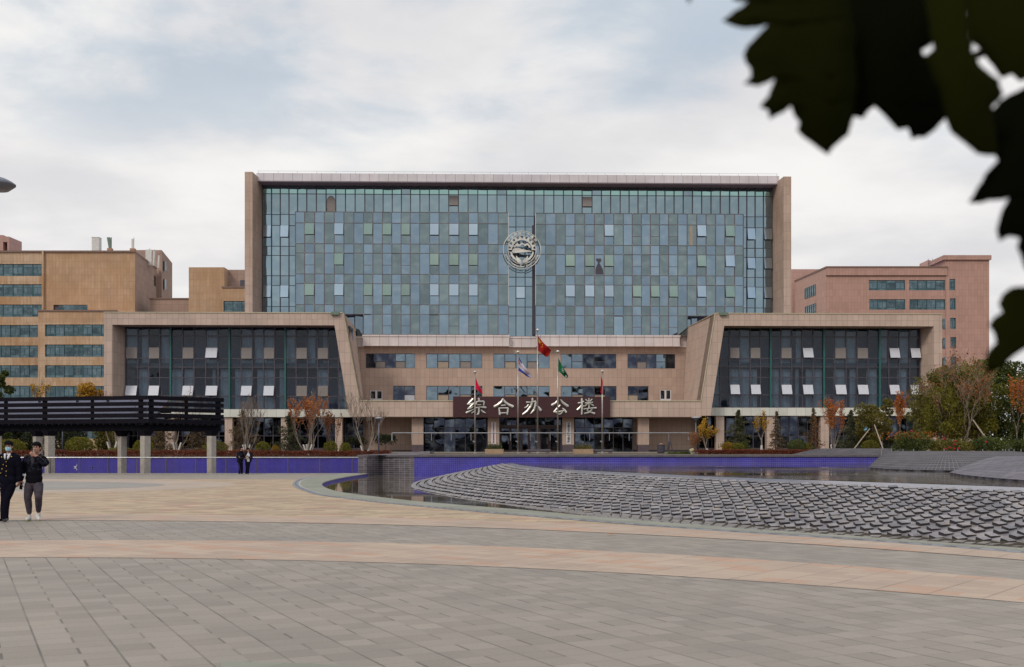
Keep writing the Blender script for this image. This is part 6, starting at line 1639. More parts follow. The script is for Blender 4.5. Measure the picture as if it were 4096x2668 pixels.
def conifer(px, ptop, Y, lab, wpx, mat='conifer', seed=1, n=2600, size=.11, bare=.08, trunk='barkd', name='conifer', lean=0, group=None, dens=1.0, open_=0.0, topw=.05):
    x = PX(px, Y); z0 = gz(x, Y); H = PZ(ptop, Y)-z0; Rr_ = wpx/F*Y/2*1.75; size *= 1.3; rr = random.Random(seed)
    t = thing(name, lab, 'tree', (x, Y, z0), 0, group)
    m = MB(); m.tube([(0, 0, -.05), (lean*.4, 0, H*.5), (lean, 0, H*.97)], [.10*H/4, .06*H/4, .015], 7); P = []
    nb = int(16+H*6)
    for i in range(nb):
        k = bare+(1-bare)*(i/nb)**.9; zc = H*k
        a = i*2.399+rr.uniform(-.3, .3); prof = (1-k)**.85*(0.70+.30*math.sin(k*19+seed+a)); L = max(topw, Rr_*prof*rr.uniform(.75, 1.12))
        b0 = Vector((lean*k, 0, zc)); tip = b0+Vector((math.cos(a)*L, math.sin(a)*L, -L*.18+rr.uniform(0, .12)*L))
        mid = (b0+tip)/2+Vector((0, 0, L*.06)); m.tube([b0, mid, tip], [.018, .012, .006], 4, cap=False)
        cnt = int(n/nb*(0.35+1.3*L/max(Rr_, .01)))
        for _ in range(cnt):
            u = rr.random()**.7; q = b0.lerp(tip, u); w_ = L*.22*(1-.5*u)+.03
            if open_ and rr.random() < open_*abs(math.sin(i*1.7)): continue
            P.append((q.x+rr.gauss(0, w_), q.y+rr.gauss(0, w_), q.z+rr.gauss(0, w_*.45)+L*.05*math.sin(u*3.1)))
    for _ in range(int(n*.03)): P.append((lean+rr.gauss(0, .05), rr.gauss(0, .05), H*(1-rr.random()*.1)))
    m.build('trunk', M[trunk], t); leafobj('crown', P, size, L_[mat], t, asp=.28, seed=seed)
    return t
def blobtree(px, ptop, Y, lab, wpx, mat, seed, n=7000, size=.12, pbot=None, blobs=16, trunk='barkd', name='tree', cat='tree', tr=True, group=None, flat=1.0):
    x = PX(px, Y); z0 = gz(x, Y); H = PZ(ptop, Y)-z0; Rr_ = wpx/F*Y/2; rr = random.Random(seed)
    t = thing(name, lab, cat, (x, Y, z0), 0, group); P = []
    zb = 0.22*H if pbot is None else PZ(pbot, Y)-z0
    bl = []
    for i in range(blobs):
        k = (i+.5)/blobs; zc = zb+(H-zb)*k; w_ = Rr_*math.sin(math.pi*min(.94, .16+.78*k))**.7; a = i*2.4+rr.uniform(-.5, .5); rd = w_*rr.uniform(.25, .8)
        bl.append((math.cos(a)*rd, math.sin(a)*rd*flat, min(zc, H-Rr_*.22), Rr_*rr.uniform(.24, .46)))
    m = MB()
    if tr:
        m.tube([(0, 0, -.05), (.05, 0, zb*.8), (0, 0, zb+.4*(H-zb))], [.045*H/3, .03*H/3, .015*H/3], 7)
        for b in bl: m.tube([(0, 0, zb*.8+.15*(b[2]-zb)), (b[0]*.5, b[1]*.5, (zb*.8+b[2])/2), (b[0], b[1], b[2])], [.03, .02, .012], 4, cap=False)
    for i in range(n):
        b = bl[i % blobs]
        v = Vector((rr.gauss(0, 1), rr.gauss(0, 1), rr.gauss(0, 1))).normalized(); r_ = b[3]*(0.55+.5*rr.random()**.5)*(1+.15*math.sin(v.x*9+v.z*7+i % blobs))
        P.append((b[0]+v.x*r_, b[1]+v.y*r_, max(.05, b[2]+v.z*r_*.8)))
    if tr: m.build('trunk', M[trunk], t)
    leafobj('crown', P, size, L_[mat], t, seed=seed)
    return t
def bush(px, ptop, Y, lab, wpx, mat='bush', seed=1, n=2600, size=.055, group='round clipped bushes', squash=1.0, cat='bush'):
    x = PX(px, Y); z0 = gz(x, Y); H = PZ(ptop, Y)-z0; Rr_ = wpx/F*Y/2; rr = random.Random(seed)
    t = thing('bush', lab, cat, (x, Y, z0), 0, group); P = []
    m = MB(); 
    for i in range(7): a = i*.9; m.tube([(0, 0, -.03), (math.cos(a)*Rr_*.35, math.sin(a)*Rr_*.35, H*.6)], [.03, .012], 5, cap=False)
    m.build('stems', M['barkd'], t)
    for i in range(n):
        v = Vector((rr.gauss(0, 1), rr.gauss(0, 1), rr.gauss(0, 1))).normalized(); k = .80+.2*rr.random()**.6+.04*math.sin(v.x*7+seed)*math.sin(v.z*9)
        if rr.random() < .2: k *= rr.random()
        P.append((v.x*Rr_*k, v.y*Rr_*k, max(.03, H*.52+v.z*H*.50*k)))
    leafobj('crown', P, size, L_[mat], t, seed=seed)
    return t
def hedge(x0, x1, y0, y1, h, lab, mat='hedge', n=9000, size=.05, seed=1, bumpy=.12):
    t = thing('hedge', lab, 'hedge', ((x0+x1)/2, (y0+y1)/2, gz((x0+x1)/2, y0)), 0); rr = random.Random(seed); P = []; ox, oy, oz = t.location
    for i in range(n):
        x = rr.uniform(x0, x1); y = rr.uniform(y0, y1); k = rr.random(); hh = h*(1+bumpy*math.sin(x*1.3)*math.sin(x*.37+y))
        z = hh*(k**.4); 
        if rr.random() < .5: y = y0+abs(rr.gauss(0, .08)); z = hh*rr.random()
        P.append((x-ox, y-oy, z+gz(x, y)-oz))
    leafobj('foliage', P, size, L_[mat], t, seed=seed); return t
# ---- left garden
hedge(-70, PX(1130, 118), 117.9, 120.0, .62, 'long low reddish hedge behind the left pool', n=26000, size=.07, seed=2)
hedge(PX(1135, 118), PX(1560, 118), 117.9, 119.6, .58, 'short reddish hedge between the slate wall and the bare tree', n=9000, size=.06, seed=3)
bush(40, 1757, 120, 'round bush half hidden behind the man with the mask', 125, 'bush', 4, 3600, .07)
bush(318, 1748, 120, 'largest rounded bush beneath the pergola, beside the white pole', 112, 'bush', 5, 4200, .07)
bush(574, 1758, 120, 'round bush directly behind the front pergola column', 84, 'bush', 6, 2400, .06)
bush(862, 1764, 120, 'dull round bush behind the end column of the pergola', 104, 'olive', 7, 3000, .06)
bush(1052, 1766, 120, 'yellow-green bush just right of the standing couple', 60, 'bush', 8, 2400, .05)
bush(1102, 1780, 119.5, 'small orange-yellow bush between the couple and the orange tree', 32, 'bushy', 9, 1200, .05)
bush(1322, 1763, 120, 'larger of two clipped bushes right of the orange tree', 58, 'bush', 10, 2600, .05)
bush(1381, 1770, 119.5, 'smaller of two clipped bushes left of the white-trunked tree', 48, 'bush', 11, 2000, .05)
bush(480, 1790, 120.5, 'low dark shrub between the rear columns of the pergola', 120, 'olive', 12, 2200, .06, None)
bare_tree(1235, 1545, 121, 'slender multi-stem tree with bright orange leaves and whitewashed trunks', 6, 'orange', 2600, True, 4, .30, 21, .085, .075, .30, leafband=(.30, .86), wide=170)
bare_tree(985, 1570, 121, 'nearly leafless multi-stem tree behind the standing couple', 5, 'rust', 260, True, 4, .33, 22, .06, .08, .28, wide=165)
bare_tree(1462, 1560, 119, 'leafless forked tree with whitewashed trunks beside the slate wall', 2, 'rust', 120, True, 5, .42, 23, .05, .10, .34, wide=190)
bare_tree(705, 1530, 124, 'pale leafless tree with white trunks between the pergola columns', 3, 'rust', 350, True, 4, .40, 24, .07, .09, .30, wide=230)
bare_tree(449, 1560, 124, 'thin leafless tree by the end pier of the left wing', 2, 'rust', 120, True, 4, .35, 25, .06, .07, .22, wide=110)
bare_tree(1330, 1640, 124, 'small brown-leaved tree behind the clipped bushes', 3, 'rust', 1100, False, 3, .5, 26, .08, .05, .35, wide=120)
conifer(1158, 1650, 124, 'dark conifer left of the orange tree', 118, 'conifer', 31, 5200, .09)
conifer(970, 1640, 125, 'brownish conifer behind the leafless tree near the couple', 150, 'brownc', 32, 4200, .10, open_=.5)
conifer(790, 1670, 125, 'brown conifer behind the right part of the pergola', 120, 'brownc', 33, 3200, .10)
conifer(640, 1690, 126, 'short brown conifer seen under the pergola beam', 130, 'brownc', 34, 3200, .10)
blobtree(1540, 1738, 121, 'low spreading pine with dark flat pads left of the railing', 110, 'dark', 35, 2600, .07, pbot=1762, blobs=9, flat=1)
blobtree(1425, 1750, 124, 'low dark pine behind the leafless forked tree', 90, 'dark', 36, 1800, .07, pbot=1768, blobs=7)
blobtree(10, 1480, 122, 'green leafy tree cut by the left edge of the view', 110, 'green', 37, 4200, .12, blobs=12)
blobtree(250, 1690, 128, 'dark shrubby tree under the pergola left of the white pole', 240, 'dark', 38, 6000, .12, pbot=1800, blobs=14)
blobtree(420, 1680, 128, 'dark shrubby tree under the pergola right of the white pole', 150, 'olive', 39, 4000, .12, pbot=1800, blobs=12)
blobtree(70, 1700, 129, 'dark shrubby tree behind the two walking men', 190, 'dark', 40, 5000, .12, pbot=1800, blobs=12)
bare_tree(158, 1470, 130, 'thin tree with ochre leaves rising above the pergola', 2, 'yellow', 420, False, 4, .3, 41, .12, .07, .16, leafband=(.4, .8), wide=90)
blobtree(345, 1535, 132, 'yellow-green tree top showing above the pergola', 120, 'yellow', 42, 2600, .11, pbot=1600, blobs=12)
blobtree(395, 1560, 132.5, 'smaller ochre tree top beside the end pier above the pergola', 60, 'yellow', 43, 900, .11, pbot=1600, blobs=7)
# ---- right garden
hedge(PX(2785, 92), PX(3440, 92), 91.2, 93.5, .36, 'long low red hedge behind the blue pool wall', n=16000, size=.05, seed=51)
hedge(PX(2675, 97), PX(2762, 97), 97, 98.2, .16, 'small patch of green turf at the end of the railing', 'grass', 1500, .05, 52)
bush(2912, 1768, 94, 'orange-yellow bush left of a green one on the right lawn', 50, 'bushy', 53, 2200, .045)
bush(2952, 1772, 93.6, 'green-yellow bush beside the orange-yellow bush', 52, 'bush', 54, 2200, .045)
bush(2978, 1766, 94.5, 'dark green bush hidden behind its yellow neighbours', 32, 'green', 55, 1300, .045)
bush(3186, 1757, 94, 'large rounded dark green bush in front of a wing column', 76, 'green', 56, 3600, .045)
bush(3232, 1772, 95, 'olive bush overlapping the large dark green one', 42, 'olive', 57, 1500, .045)
bush(3480, 1760, 96, 'low yellow-green shrub between the two wooden props', 70, 'bush', 58, 1800, .05)
bare_tree(2822, 1678, 97, 'small yellow-orange tree beside the right lamp', 1, 'yellow', 1500, True, 4, .55, 61, .07, .055, .2, leafband=(.35, 1), wide=112)
bare_tree(2775, 1730, 99, 'small rust-coloured shrub behind the right lamp pole', 3, 'rust', 700, False, 3, .5, 62, .06, .04, .3, wide=60)
conifer(2954, 1640, 98, 'full green conifer right of the first wing column', 102, 'conifer', 63, 5600, .075)
bare_tree(3040, 1645, 97, 'thin tree with yellow top and brown leaves near a wing column', 1, 'yellow', 600, True, 4, .5, 64, .065, .06, .1, leafband=(.45, 1), wide=78)
conifer(3106, 1645, 98, 'narrow thin conifer with a pale trunk before a column', 62, 'brownc', 65, 2600, .065, trunk='bark')
conifer(3254, 1632, 98, 'thin half-rusted conifer right of the dark green bush', 72, 'brownc', 66, 2600, .065)
conifer(3262, 1660, 97.5, 'rust-orange sapling mingling with the thin conifer', 56, 'rust', 67, 700, .06, open_=.5)
bare_tree(3333, 1580, 94, 'tall multi-stem tree with orange leaves and pale curved trunks', 5, 'orange', 2300, True, 4, .32, 68, .065, .055, .27, leafband=(.36, .92), wide=105)
conifer(3405, 1640, 99, 'dark conifer right of the pale-trunked orange tree', 100, 'conifer', 69, 3600, .08)
blobtree(3478, 1620, 98, 'drooping dark olive tree held up by wooden props', 150, 'olive', 70, 7000, .08, pbot=1775, blobs=16)
blobtree(3545, 1595, 100, 'dull brown-green tree behind the propped one', 90, 'olive', 71, 3400, .08, pbot=1770, blobs=12)
bare_tree(3597, 1560, 94, 'slender tree with an orange crown left of the blue spruce', 2, 'orange', 1200, False, 4, .3, 72, .07, .05, .14, leafband=(.45, 1), wide=60)
conifer(3655, 1630, 96, 'blue-grey spruce in front of the end pier', 120, 'spruce', 73, 6500, .07)
blobtree(3470, 1755, 101, 'dark undergrowth beneath the propped tree', 260, 'dark', 74, 3600, .08, pbot=1800, blobs=14, tr=False, cat='shrub', name='shrub')
# big group at the far right
bare_tree(3845, 1372, 80, 'tall twiggy tree with sparse rust-tipped leaves at the right', 3, 'rust', 1300, True, 5, .36, 81, .075, .042, .26, leafband=(.3, 1), wide=350, minr=.006)
blobtree(3800, 1470, 84, 'broad olive-leaved tree in the centre of the right-hand group', 350, 'olive', 82, 20000, .08, pbot=1770, blobs=30)
blobtree(3990, 1440, 88, 'dense dark green tree at the back of the right-hand group', 300, 'green', 83, 16000, .095, pbot=1760, blobs=30)
blobtree(4110, 1500, 82, 'dark green tree cut by the right edge of the view', 200, 'green', 84, 8000, .09, pbot=1770, blobs=20)
bare_tree(4078, 1490, 79, 'orange-leaved tree at the right edge of the view', 2, 'orange', 1400, False, 4, .45, 85, .07, .06, .2, leafband=(.3, 1), wide=130)
blobtree(3700, 1590, 86, 'leafy green tree edging the pier of the right wing', 150, 'olive', 86, 3600, .08, pbot=1700, blobs=14)
for i, (px, w_, top, lab) in enumerate(((3640, 190, 1735, 'rose shrub with orange-red tips behind the middle mound'), (3800, 190, 1765, 'rose shrub with several red blooms behind the middle mound'), (3960, 200, 1755, 'rose shrub with a single pink bloom at the right'), (4090, 140, 1765, 'rose shrub at the far right edge behind the near mound'))):
    t = blobtree(px, top, 74, lab, w_, 'green' if i != 1 else 'olive', 90+i, 4200, .06, pbot=1800, blobs=14, tr=False, cat='shrub', name='shrub', group='rose shrubs')
    rr = random.Random(70+i); hh = PZ(top, 74)-ZT
    if i == 0: leafobj('shoots', [(rr.gauss(0, .9), rr.uniform(-.8, 0), hh*(.75+rr.random()*.35)) for _ in range(420)], .05, L_['orange'], t, seed=9)
bl = [(3776, 1755), (3799, 1790), (3818, 1778), (3782, 1796), (3835, 1794), (3822, 1765), (3945, 1768), (3646, 1724), (3818, 1795)]
for (px, py) in bl:
    Y = 71.5; t = thing('rose', 'red rose bloom among the green shrubs behind the mounds', 'flower', (PX(px, Y), Y, PZ(py, Y)-.05), 0, 'red rose blooms'); m = MB()
    for k in range(7):
        a = k*.9; m.ball((.03*math.cos(a), .03*math.sin(a), .05+.01*(k % 3)), (.05, .04, .04), 6, 4)
    m.ball((0, 0, .05), .055, 8, 6); m.build('petals', L_['rose'], t)
    m = MB(); m.tube([(0, 0, .02), (.02, .3, -.4)], .008, 4); m.build('stem', M['barkd'], t)
# props, stakes, blue sheet
def prop(x0, y0, z0, x1, y1, z1, lab):
    t = thing('tree_prop', lab, 'prop', (x0, y0, z0), 0, 'wooden tree props'); m = MB((x0, y0, z0)); m.tube([(x0, y0, z0), ((x0+x1)/2, (y0+y1)/2, (z0+z1)/2+.02), (x1, y1, z1)], .05, 6); m.build('pole', M['stake'], t)
prop(PX(3400, 88), 88, ZT, PX(3478, 95), 95, PZ(1716, 95), 'left wooden prop leaning up towards the dark olive tree')
prop(PX(3540, 88), 88, ZT, PX(3498, 95), 95, PZ(1700, 95), 'right wooden prop leaning up towards the dark olive tree')
prop(PX(3990, 77), 77, ZT, PX(3892, 79), 79, PZ(1680, 79), 'long wooden prop leaning against the tall twiggy tree')
t = thing('plastic_sheet', 'small pale blue plastic sheet caught in the propped tree', 'sheet', (PX(3462, 92), 92, PZ(1714, 92))); m = MB()
M['sheetb'] = plain('blue_sheet', (0.18, 0.42, 0.55), 0.5)
m.add([(-.15, 0, -.15), (.1, .05, -.13), (.17, .02, .1), (-.05, -.05, .15), (0, .06, 0)], [(0, 1, 4), (1, 2, 4), (2, 3, 4), (3, 0, 4)]); m.build('sheet', M['sheetb'], t)
for i, px in enumerate((3612, 3654, 3716, 3776, 3831, 3931, 4012, 4022, 4036, 4056, 4084, 3566, 3525)):
    Y = 70; t = thing('stake', 'short pale metal stake standing along the edge behind the mounds', 'stake', (PX(px, Y), Y, ZT), 0, 'short metal stakes'); m = MB(); m.tube([(0, 0, -.3), (0, 0, .42)], .025, 6); m.build('rod', M['rail'], t)
# planter plants
for (t, x, wd, h_), mt, sd in zip(PLANT, ('green', 'olive'), (3, 4)):
    rr = random.Random(sd); P = [(rr.uniform(-.4, .4)*wd, rr.gauss(0, .15), h_+abs(rr.gauss(0, .22))) for _ in range(500)]
    leafobj('plants', P, .06, L_[mt], t, seed=sd)
x = PX(2735, 132); 
# ================================================================== FOREGROUND LEAVES
M['fleaf'] = leafmat('near_leaf', (0.003, 0.004, 0.002), (0.020, 0.022, 0.003), 0.9, 0.45)
for n_ in M['fleaf'].node_tree.nodes:
    if n_.type == 'BSDF_PRINCIPLED': n_.inputs['Specular IOR Level'].default_value = 0.02
M['twig'] = plain('twig', (0.03, 0.02, 0.015), 0.8)
FD = 0.80
tb = thing('leafy_branch', 'dark blurred leafy branch hanging close to the camera at the upper right', 'branch', (PX(4300, FD), FD, PZ(100, FD)))
def c5(p): return (2800+p[0]/1.836, p[1]/1.836)
def c6(p): return (3500+p[0]/1.55, 500+p[1]/1.55)
def leafpoly(pts, D, seed, curl=.012, tone=.5):
    off = tuple(tb.location); rr = random.Random(seed)
    pts2 = []
    n = len(pts)
    for i in range(n):      # small serration between the traced points
        a, b = pts[i], pts[(i+1) % n]; l = math.dist(a, b); k = max(1, int(l/26)); nx, ny = (b[1]-a[1])/max(l, 1), -(b[0]-a[0])/max(l, 1)
        for j in range(k): s = rr.uniform(-5, 5) if j else 0; pts2.append((a[0]+(b[0]-a[0])*j/k+nx*s, a[1]+(b[1]-a[1])*j/k+ny*s))
    cx_ = sum(p[0] for p in pts2)/len(pts2); cy_ = sum(p[1] for p in pts2)/len(pts2)
    tri = tessellate_polygon([[Vector((p[0], p[1], 0)) for p in pts2]])
    bmx = bmesh.new(); vs = [bmx.verts.new((p[0], p[1], 0)) for p in pts2]
    for t_ in tri:
        try: bmx.faces.new([vs[i] for i in t_])
        except ValueError: pass
    bmesh.ops.subdivide_edges(bmx, edges=[e for e in bmx.edges if e.calc_length() > 60], cuts=3, use_grid_fill=True)
    bmesh.ops.triangulate(bmx, faces=bmx.faces)
    for v in bmx.verts:
        r2_ = ((v.co.x-cx_)**2+(v.co.y-cy_)**2)/(300**2); d = D + curl*(r2_-.4) + .004*math.sin(v.co.x*.02+seed)
        v.co = Vector((PX(v.co.x, d), d, PZ(v.co.y, d))) - Vector(off)
    me = bpy.data.meshes.new('leaf'); bmx.to_mesh(me); bmx.free(); me.materials.append(M['fleaf'])
    at = me.attributes.new('rnd', 'FLOAT', 'FACE'); at.data.foreach_set('value', [tone]*len(me.polygons))
    me.polygons.foreach_set('use_smooth', [True]*len(me.polygons))
    o = bpy.data.objects.new('leaf', me); COL.objects.link(o); o.parent = tb
    md = o.modifiers.new('Solidify', 'SOLIDIFY'); md.thickness = 0.0004
A_ = [(230,-60),(240,-5),(350,12),(250,80),(160,150),(230,185),(330,205),(430,200),(500,178),(420,260),(350,330),(318,400),(335,460),(370,500),(375,560),(318,618),(420,635),(490,610),(550,580),(520,650),(500,710),(440,790),(500,810),(510,875),(580,840),(665,780),(690,850),(730,900),(712,960),(760,1010),(820,1050),(870,1090),(940,1138),(980,1080),(1050,1020),(1090,990),(1110,920),(1128,860),(1150,600),(1130,200),(1100,-60)]
leafpoly([c5(p) for p in A_], FD, 1, tone=.7)
B_ = [(1090,-60),(1100,300),(1105,700),(1128,858),(1200,870),(1280,780),(1340,835),(1400,900),(1450,955),(1530,940),(1555,1022),(1650,1010),(1720,960),(1805,868),(1790,600),(1700,420),(1640,400),(1630,370),(1700,330),(1760,200),(1800,-60)]
leafpoly([c5(p) for p in B_], FD+.03, 2, tone=.15)
C5_ = [(1640,-60),(1710,330),(1712,362),(1650,410),(1690,500),(1770,700),(1800,868),(1840,970),(1900,1020),(1990,1090),(2040,1130),(2170,1142),(2190,1100),(2150,780),(2230,690),(2200,620),(2205,590),(2060,480),(2000,380),(1980,100),(2000,-60)]
leafpoly([c5(p) for p in C5_], FD-.02, 3, tone=.9)
D_ = [(1980,-60),(1990,300),(2045,350),(2110,440),(2180,530),(2215,575),(2290,545),(2350,600),(2480,560),(2500,-60)]
leafpoly([c5(p) for p in D_], FD+.05, 4, tone=.9)
E_ = [c5(p) for p in [(2520,610),(2380,640),(2280,690),(2200,740),(2120,830),(2080,980),(2165,1135),(2185,1180),(2090,1280),(2040,1370),(1970,1490),(2060,1492),(2170,1470),(2265,1452)]] + [c6(p) for p in [(775,560),(752,650),(768,722),(830,690),(897,702),(880,760),(905,810),(924,880),(980,960),(1120,900)]]
leafpoly(E_, FD+.01, 5, tone=.1)
G_ = [c6(p) for p in [(1100,960),(924,1000),(840,1010),(790,1050),(765,1110),(790,1160),(740,1190),(702,1240),(740,1295),(750,1350),(700,1400),(688,1480),(688,1548),(800,1500),(865,1430),(930,1388),(1100,1350)]]
leafpoly(G_, FD+.04, 6, tone=.8)
leafpoly([(2745,-60),(2748,-8),(2756,16),(2764,-4),(2790,-60)], FD, 7)
m = MB(tuple(tb.location)); m.tube([(PX(4600, FD), FD+.02, PZ(-300, FD)), (PX(4150, FD), FD+.06, PZ(60, FD)), (PX(3900, FD), FD+.07, PZ(150, FD)), (PX(3500, FD), FD+.06, PZ(60, FD))], [.006, .004, .003, .0015], 8)
m.build('twig', M['twig'], tb)
# ---- belt of trees on the far side of the plaza, behind the viewer (seen only as a reflection in the ground floor glass)
rr = random.Random(99); P = []
for i in range(26000):
    x = rr.uniform(-170, 170); hh = 7 + 3.5*math.sin(x*.11) + 2.5*math.sin(x*.31+1) + 1.5*math.sin(x*.9)
    P.append((x, -85+rr.gauss(0, 1.6), rr.random()**.8*hh))
tbelt = leafobj('tree_belt', P, .75, L_['dark'], None, asp=.8, seed=5)
tag(tbelt, 'dark belt of trees across the plaza behind the viewer', 'trees', kind='stuff')
blobtree(3905, 1450, 83, 'yellow-green loose-crowned tree overlapping the dark one at the right', 260, 'bush', 88, 6500, .08, pbot=1740, blobs=22)
blobtree(3760, 1560, 81, 'low olive-yellow tree at the left front of the right-hand group', 190, 'bush', 89, 4200, .075, pbot=1740, blobs=16)
# ================================================================== PEOPLE
M['skin'] = plain('skin', (0.36, 0.19, 0.135), 0.55, var=0.06, nscale=20)
M['hair'] = plain('black_hair', (0.006, 0.005, 0.006), 0.8, var=0.3, nscale=60, bump=0.3, spec=0.08)
M['eye'] = plain('eye_dark', (0.012, 0.010, 0.010), 0.3)
M['lips'] = plain('lips', (0.26, 0.10, 0.085), 0.5)
M['uniform'] = plain('uniform_cloth', (0.006, 0.006, 0.012), 0.85, var=0.3, nscale=12, bump=0.3, spec=0.04)
M['jacket'] = plain('jacket_cloth', (0.011, 0.011, 0.017), 0.7, var=0.5, nscale=14, bump=0.6, spec=0.06)
M['camo'] = None
def camo():
    m, nt, p = newmat('patterned_jacket')
    t = nn(nt, 'ShaderNodeTexCoord'); n = nn(nt, 'ShaderNodeTexNoise', i_Vector=t.outputs['Object'], i_Scale=16.0, i_Detail=3.0, i_Distortion=.8)
    s = nn(nt, 'ShaderNodeSeparateXYZ', i_0=t.outputs['Object'])
    k = mth(nt, 'MULTIPLY', ramp(nt, n.outputs[0], .52, .58), ramp(nt, s.outputs[2], 1.06, 1.12))
    setc(nt, p.inputs['Base Color'], mixc(nt, k, (0.005, 0.005, 0.008), (0.022, 0.023, 0.036))); p.inputs['Roughness'].default_value = .8; p.inputs['Specular IOR Level'].default_value = 0.06
    b = nn(nt, 'ShaderNodeBump', i_Strength=.5, i_Distance=.02, i_Height=n.outputs[0]); nt.links.new(b.outputs[0], p.inputs['Normal'])
    return m
M['camo'] = camo()
M['sweat'] = plain('grey_sweat_cloth', (0.058, 0.048, 0.062), 0.9, var=0.22, nscale=9, bump=0.5, spec=0.15)
M['tee'] = plain('dark_tee', (0.035, 0.030, 0.045), 0.9, var=0.15)
M['shirtw'] = plain('white_shirt', (0.62, 0.62, 0.66), 0.8, var=0.05)
M['mask'] = plain('mask_blue', (0.30, 0.52, 0.60), 0.8, var=0.08, nscale=40)
M['gold'] = plain('gold_metal', (0.55, 0.36, 0.06), 0.3, 0.7)
M['shoeb'] = plain('black_leather', (0.010, 0.010, 0.012), 0.25)
M['shoew'] = plain('white_shoe', (0.58, 0.58, 0.56), 0.6, var=.1); M['sole'] = plain('yellow_green_sole', (0.40, 0.44, 0.05), 0.6); M['phone'] = plain('phone_black', (0.008, 0.008, 0.012), 0.15)
class Body(MB):
    def cap(s, pts, rad, n=12):
        pts = [Vector(p) for p in pts]
        if isinstance(rad, (int, float)): rad = [rad]*len(pts)
        s.tube(pts, rad, n)
        for p, r_ in zip(pts, rad): s.ball(p, r_*1.0, n, 8)
    def hand(s, W_, d, nrm, side, curl=.5, sc=1.0):
        """five fingers; d points along the hand, nrm = palm normal, side = thumb side"""
        W_ = Vector(W_); d = Vector(d).normalized(); nrm = Vector(nrm); nrm = (nrm-d*nrm.dot(d)).normalized(); sv = d.cross(nrm).normalized()*side
        for k in range(4):
            o = (1.5-k)*.0195*sc
            kn = W_+d*(.088-.004*abs(k-1.2))*sc+sv*o; s.cap([W_+sv*o*.55, kn], [.0135*sc, .0115*sc], 8)
            L = (.040, .044, .041, .032)[k]*sc; p = kn; a = 0.0; c_ = curl*(.8+.15*k); pts = [p]
            for j in range(3):
                a += c_; p = p + (d*math.cos(a)+nrm*math.sin(a))*L*(1, .75, .6)[j]; pts.append(p)
            s.cap(pts, [.0100*sc, .0092*sc, .0085*sc, .0075*sc], 8)
        b = W_+d*.025*sc+sv*.028*sc; t1 = b+(d*.6+sv*.7+nrm*.2).normalized()*.038*sc; t2 = t1+(d*.85+sv*.15+nrm*(.3+.4*curl)).normalized()*.032*sc
        s.cap([W_+d*.012, b, t1, t2], [.013*sc, .0135*sc, .0112*sc, .009*sc], 8)
    def solid(s, name, mat, parent, voxel=.007, sm=6):
        ob = s.build(name, mat, None)
        md = ob.modifiers.new('r', 'REMESH'); md.mode = 'VOXEL'; md.voxel_size = voxel; md.use_smooth_shade = True
        m2 = ob.modifiers.new('s', 'SMOOTH'); m2.iterations = sm; m2.factor = .5
        bpy.context.view_layer.update()
        me = bpy.data.meshes.new_from_object(ob.evaluated_get(bpy.context.evaluated_depsgraph_get()))
        me.name = name; old = ob.data; ob.modifiers.clear(); ob.data = me; bpy.data.meshes.remove(old)
        me.polygons.foreach_set('use_smooth', [True]*len(me.polygons)); ob.parent = parent
        return ob
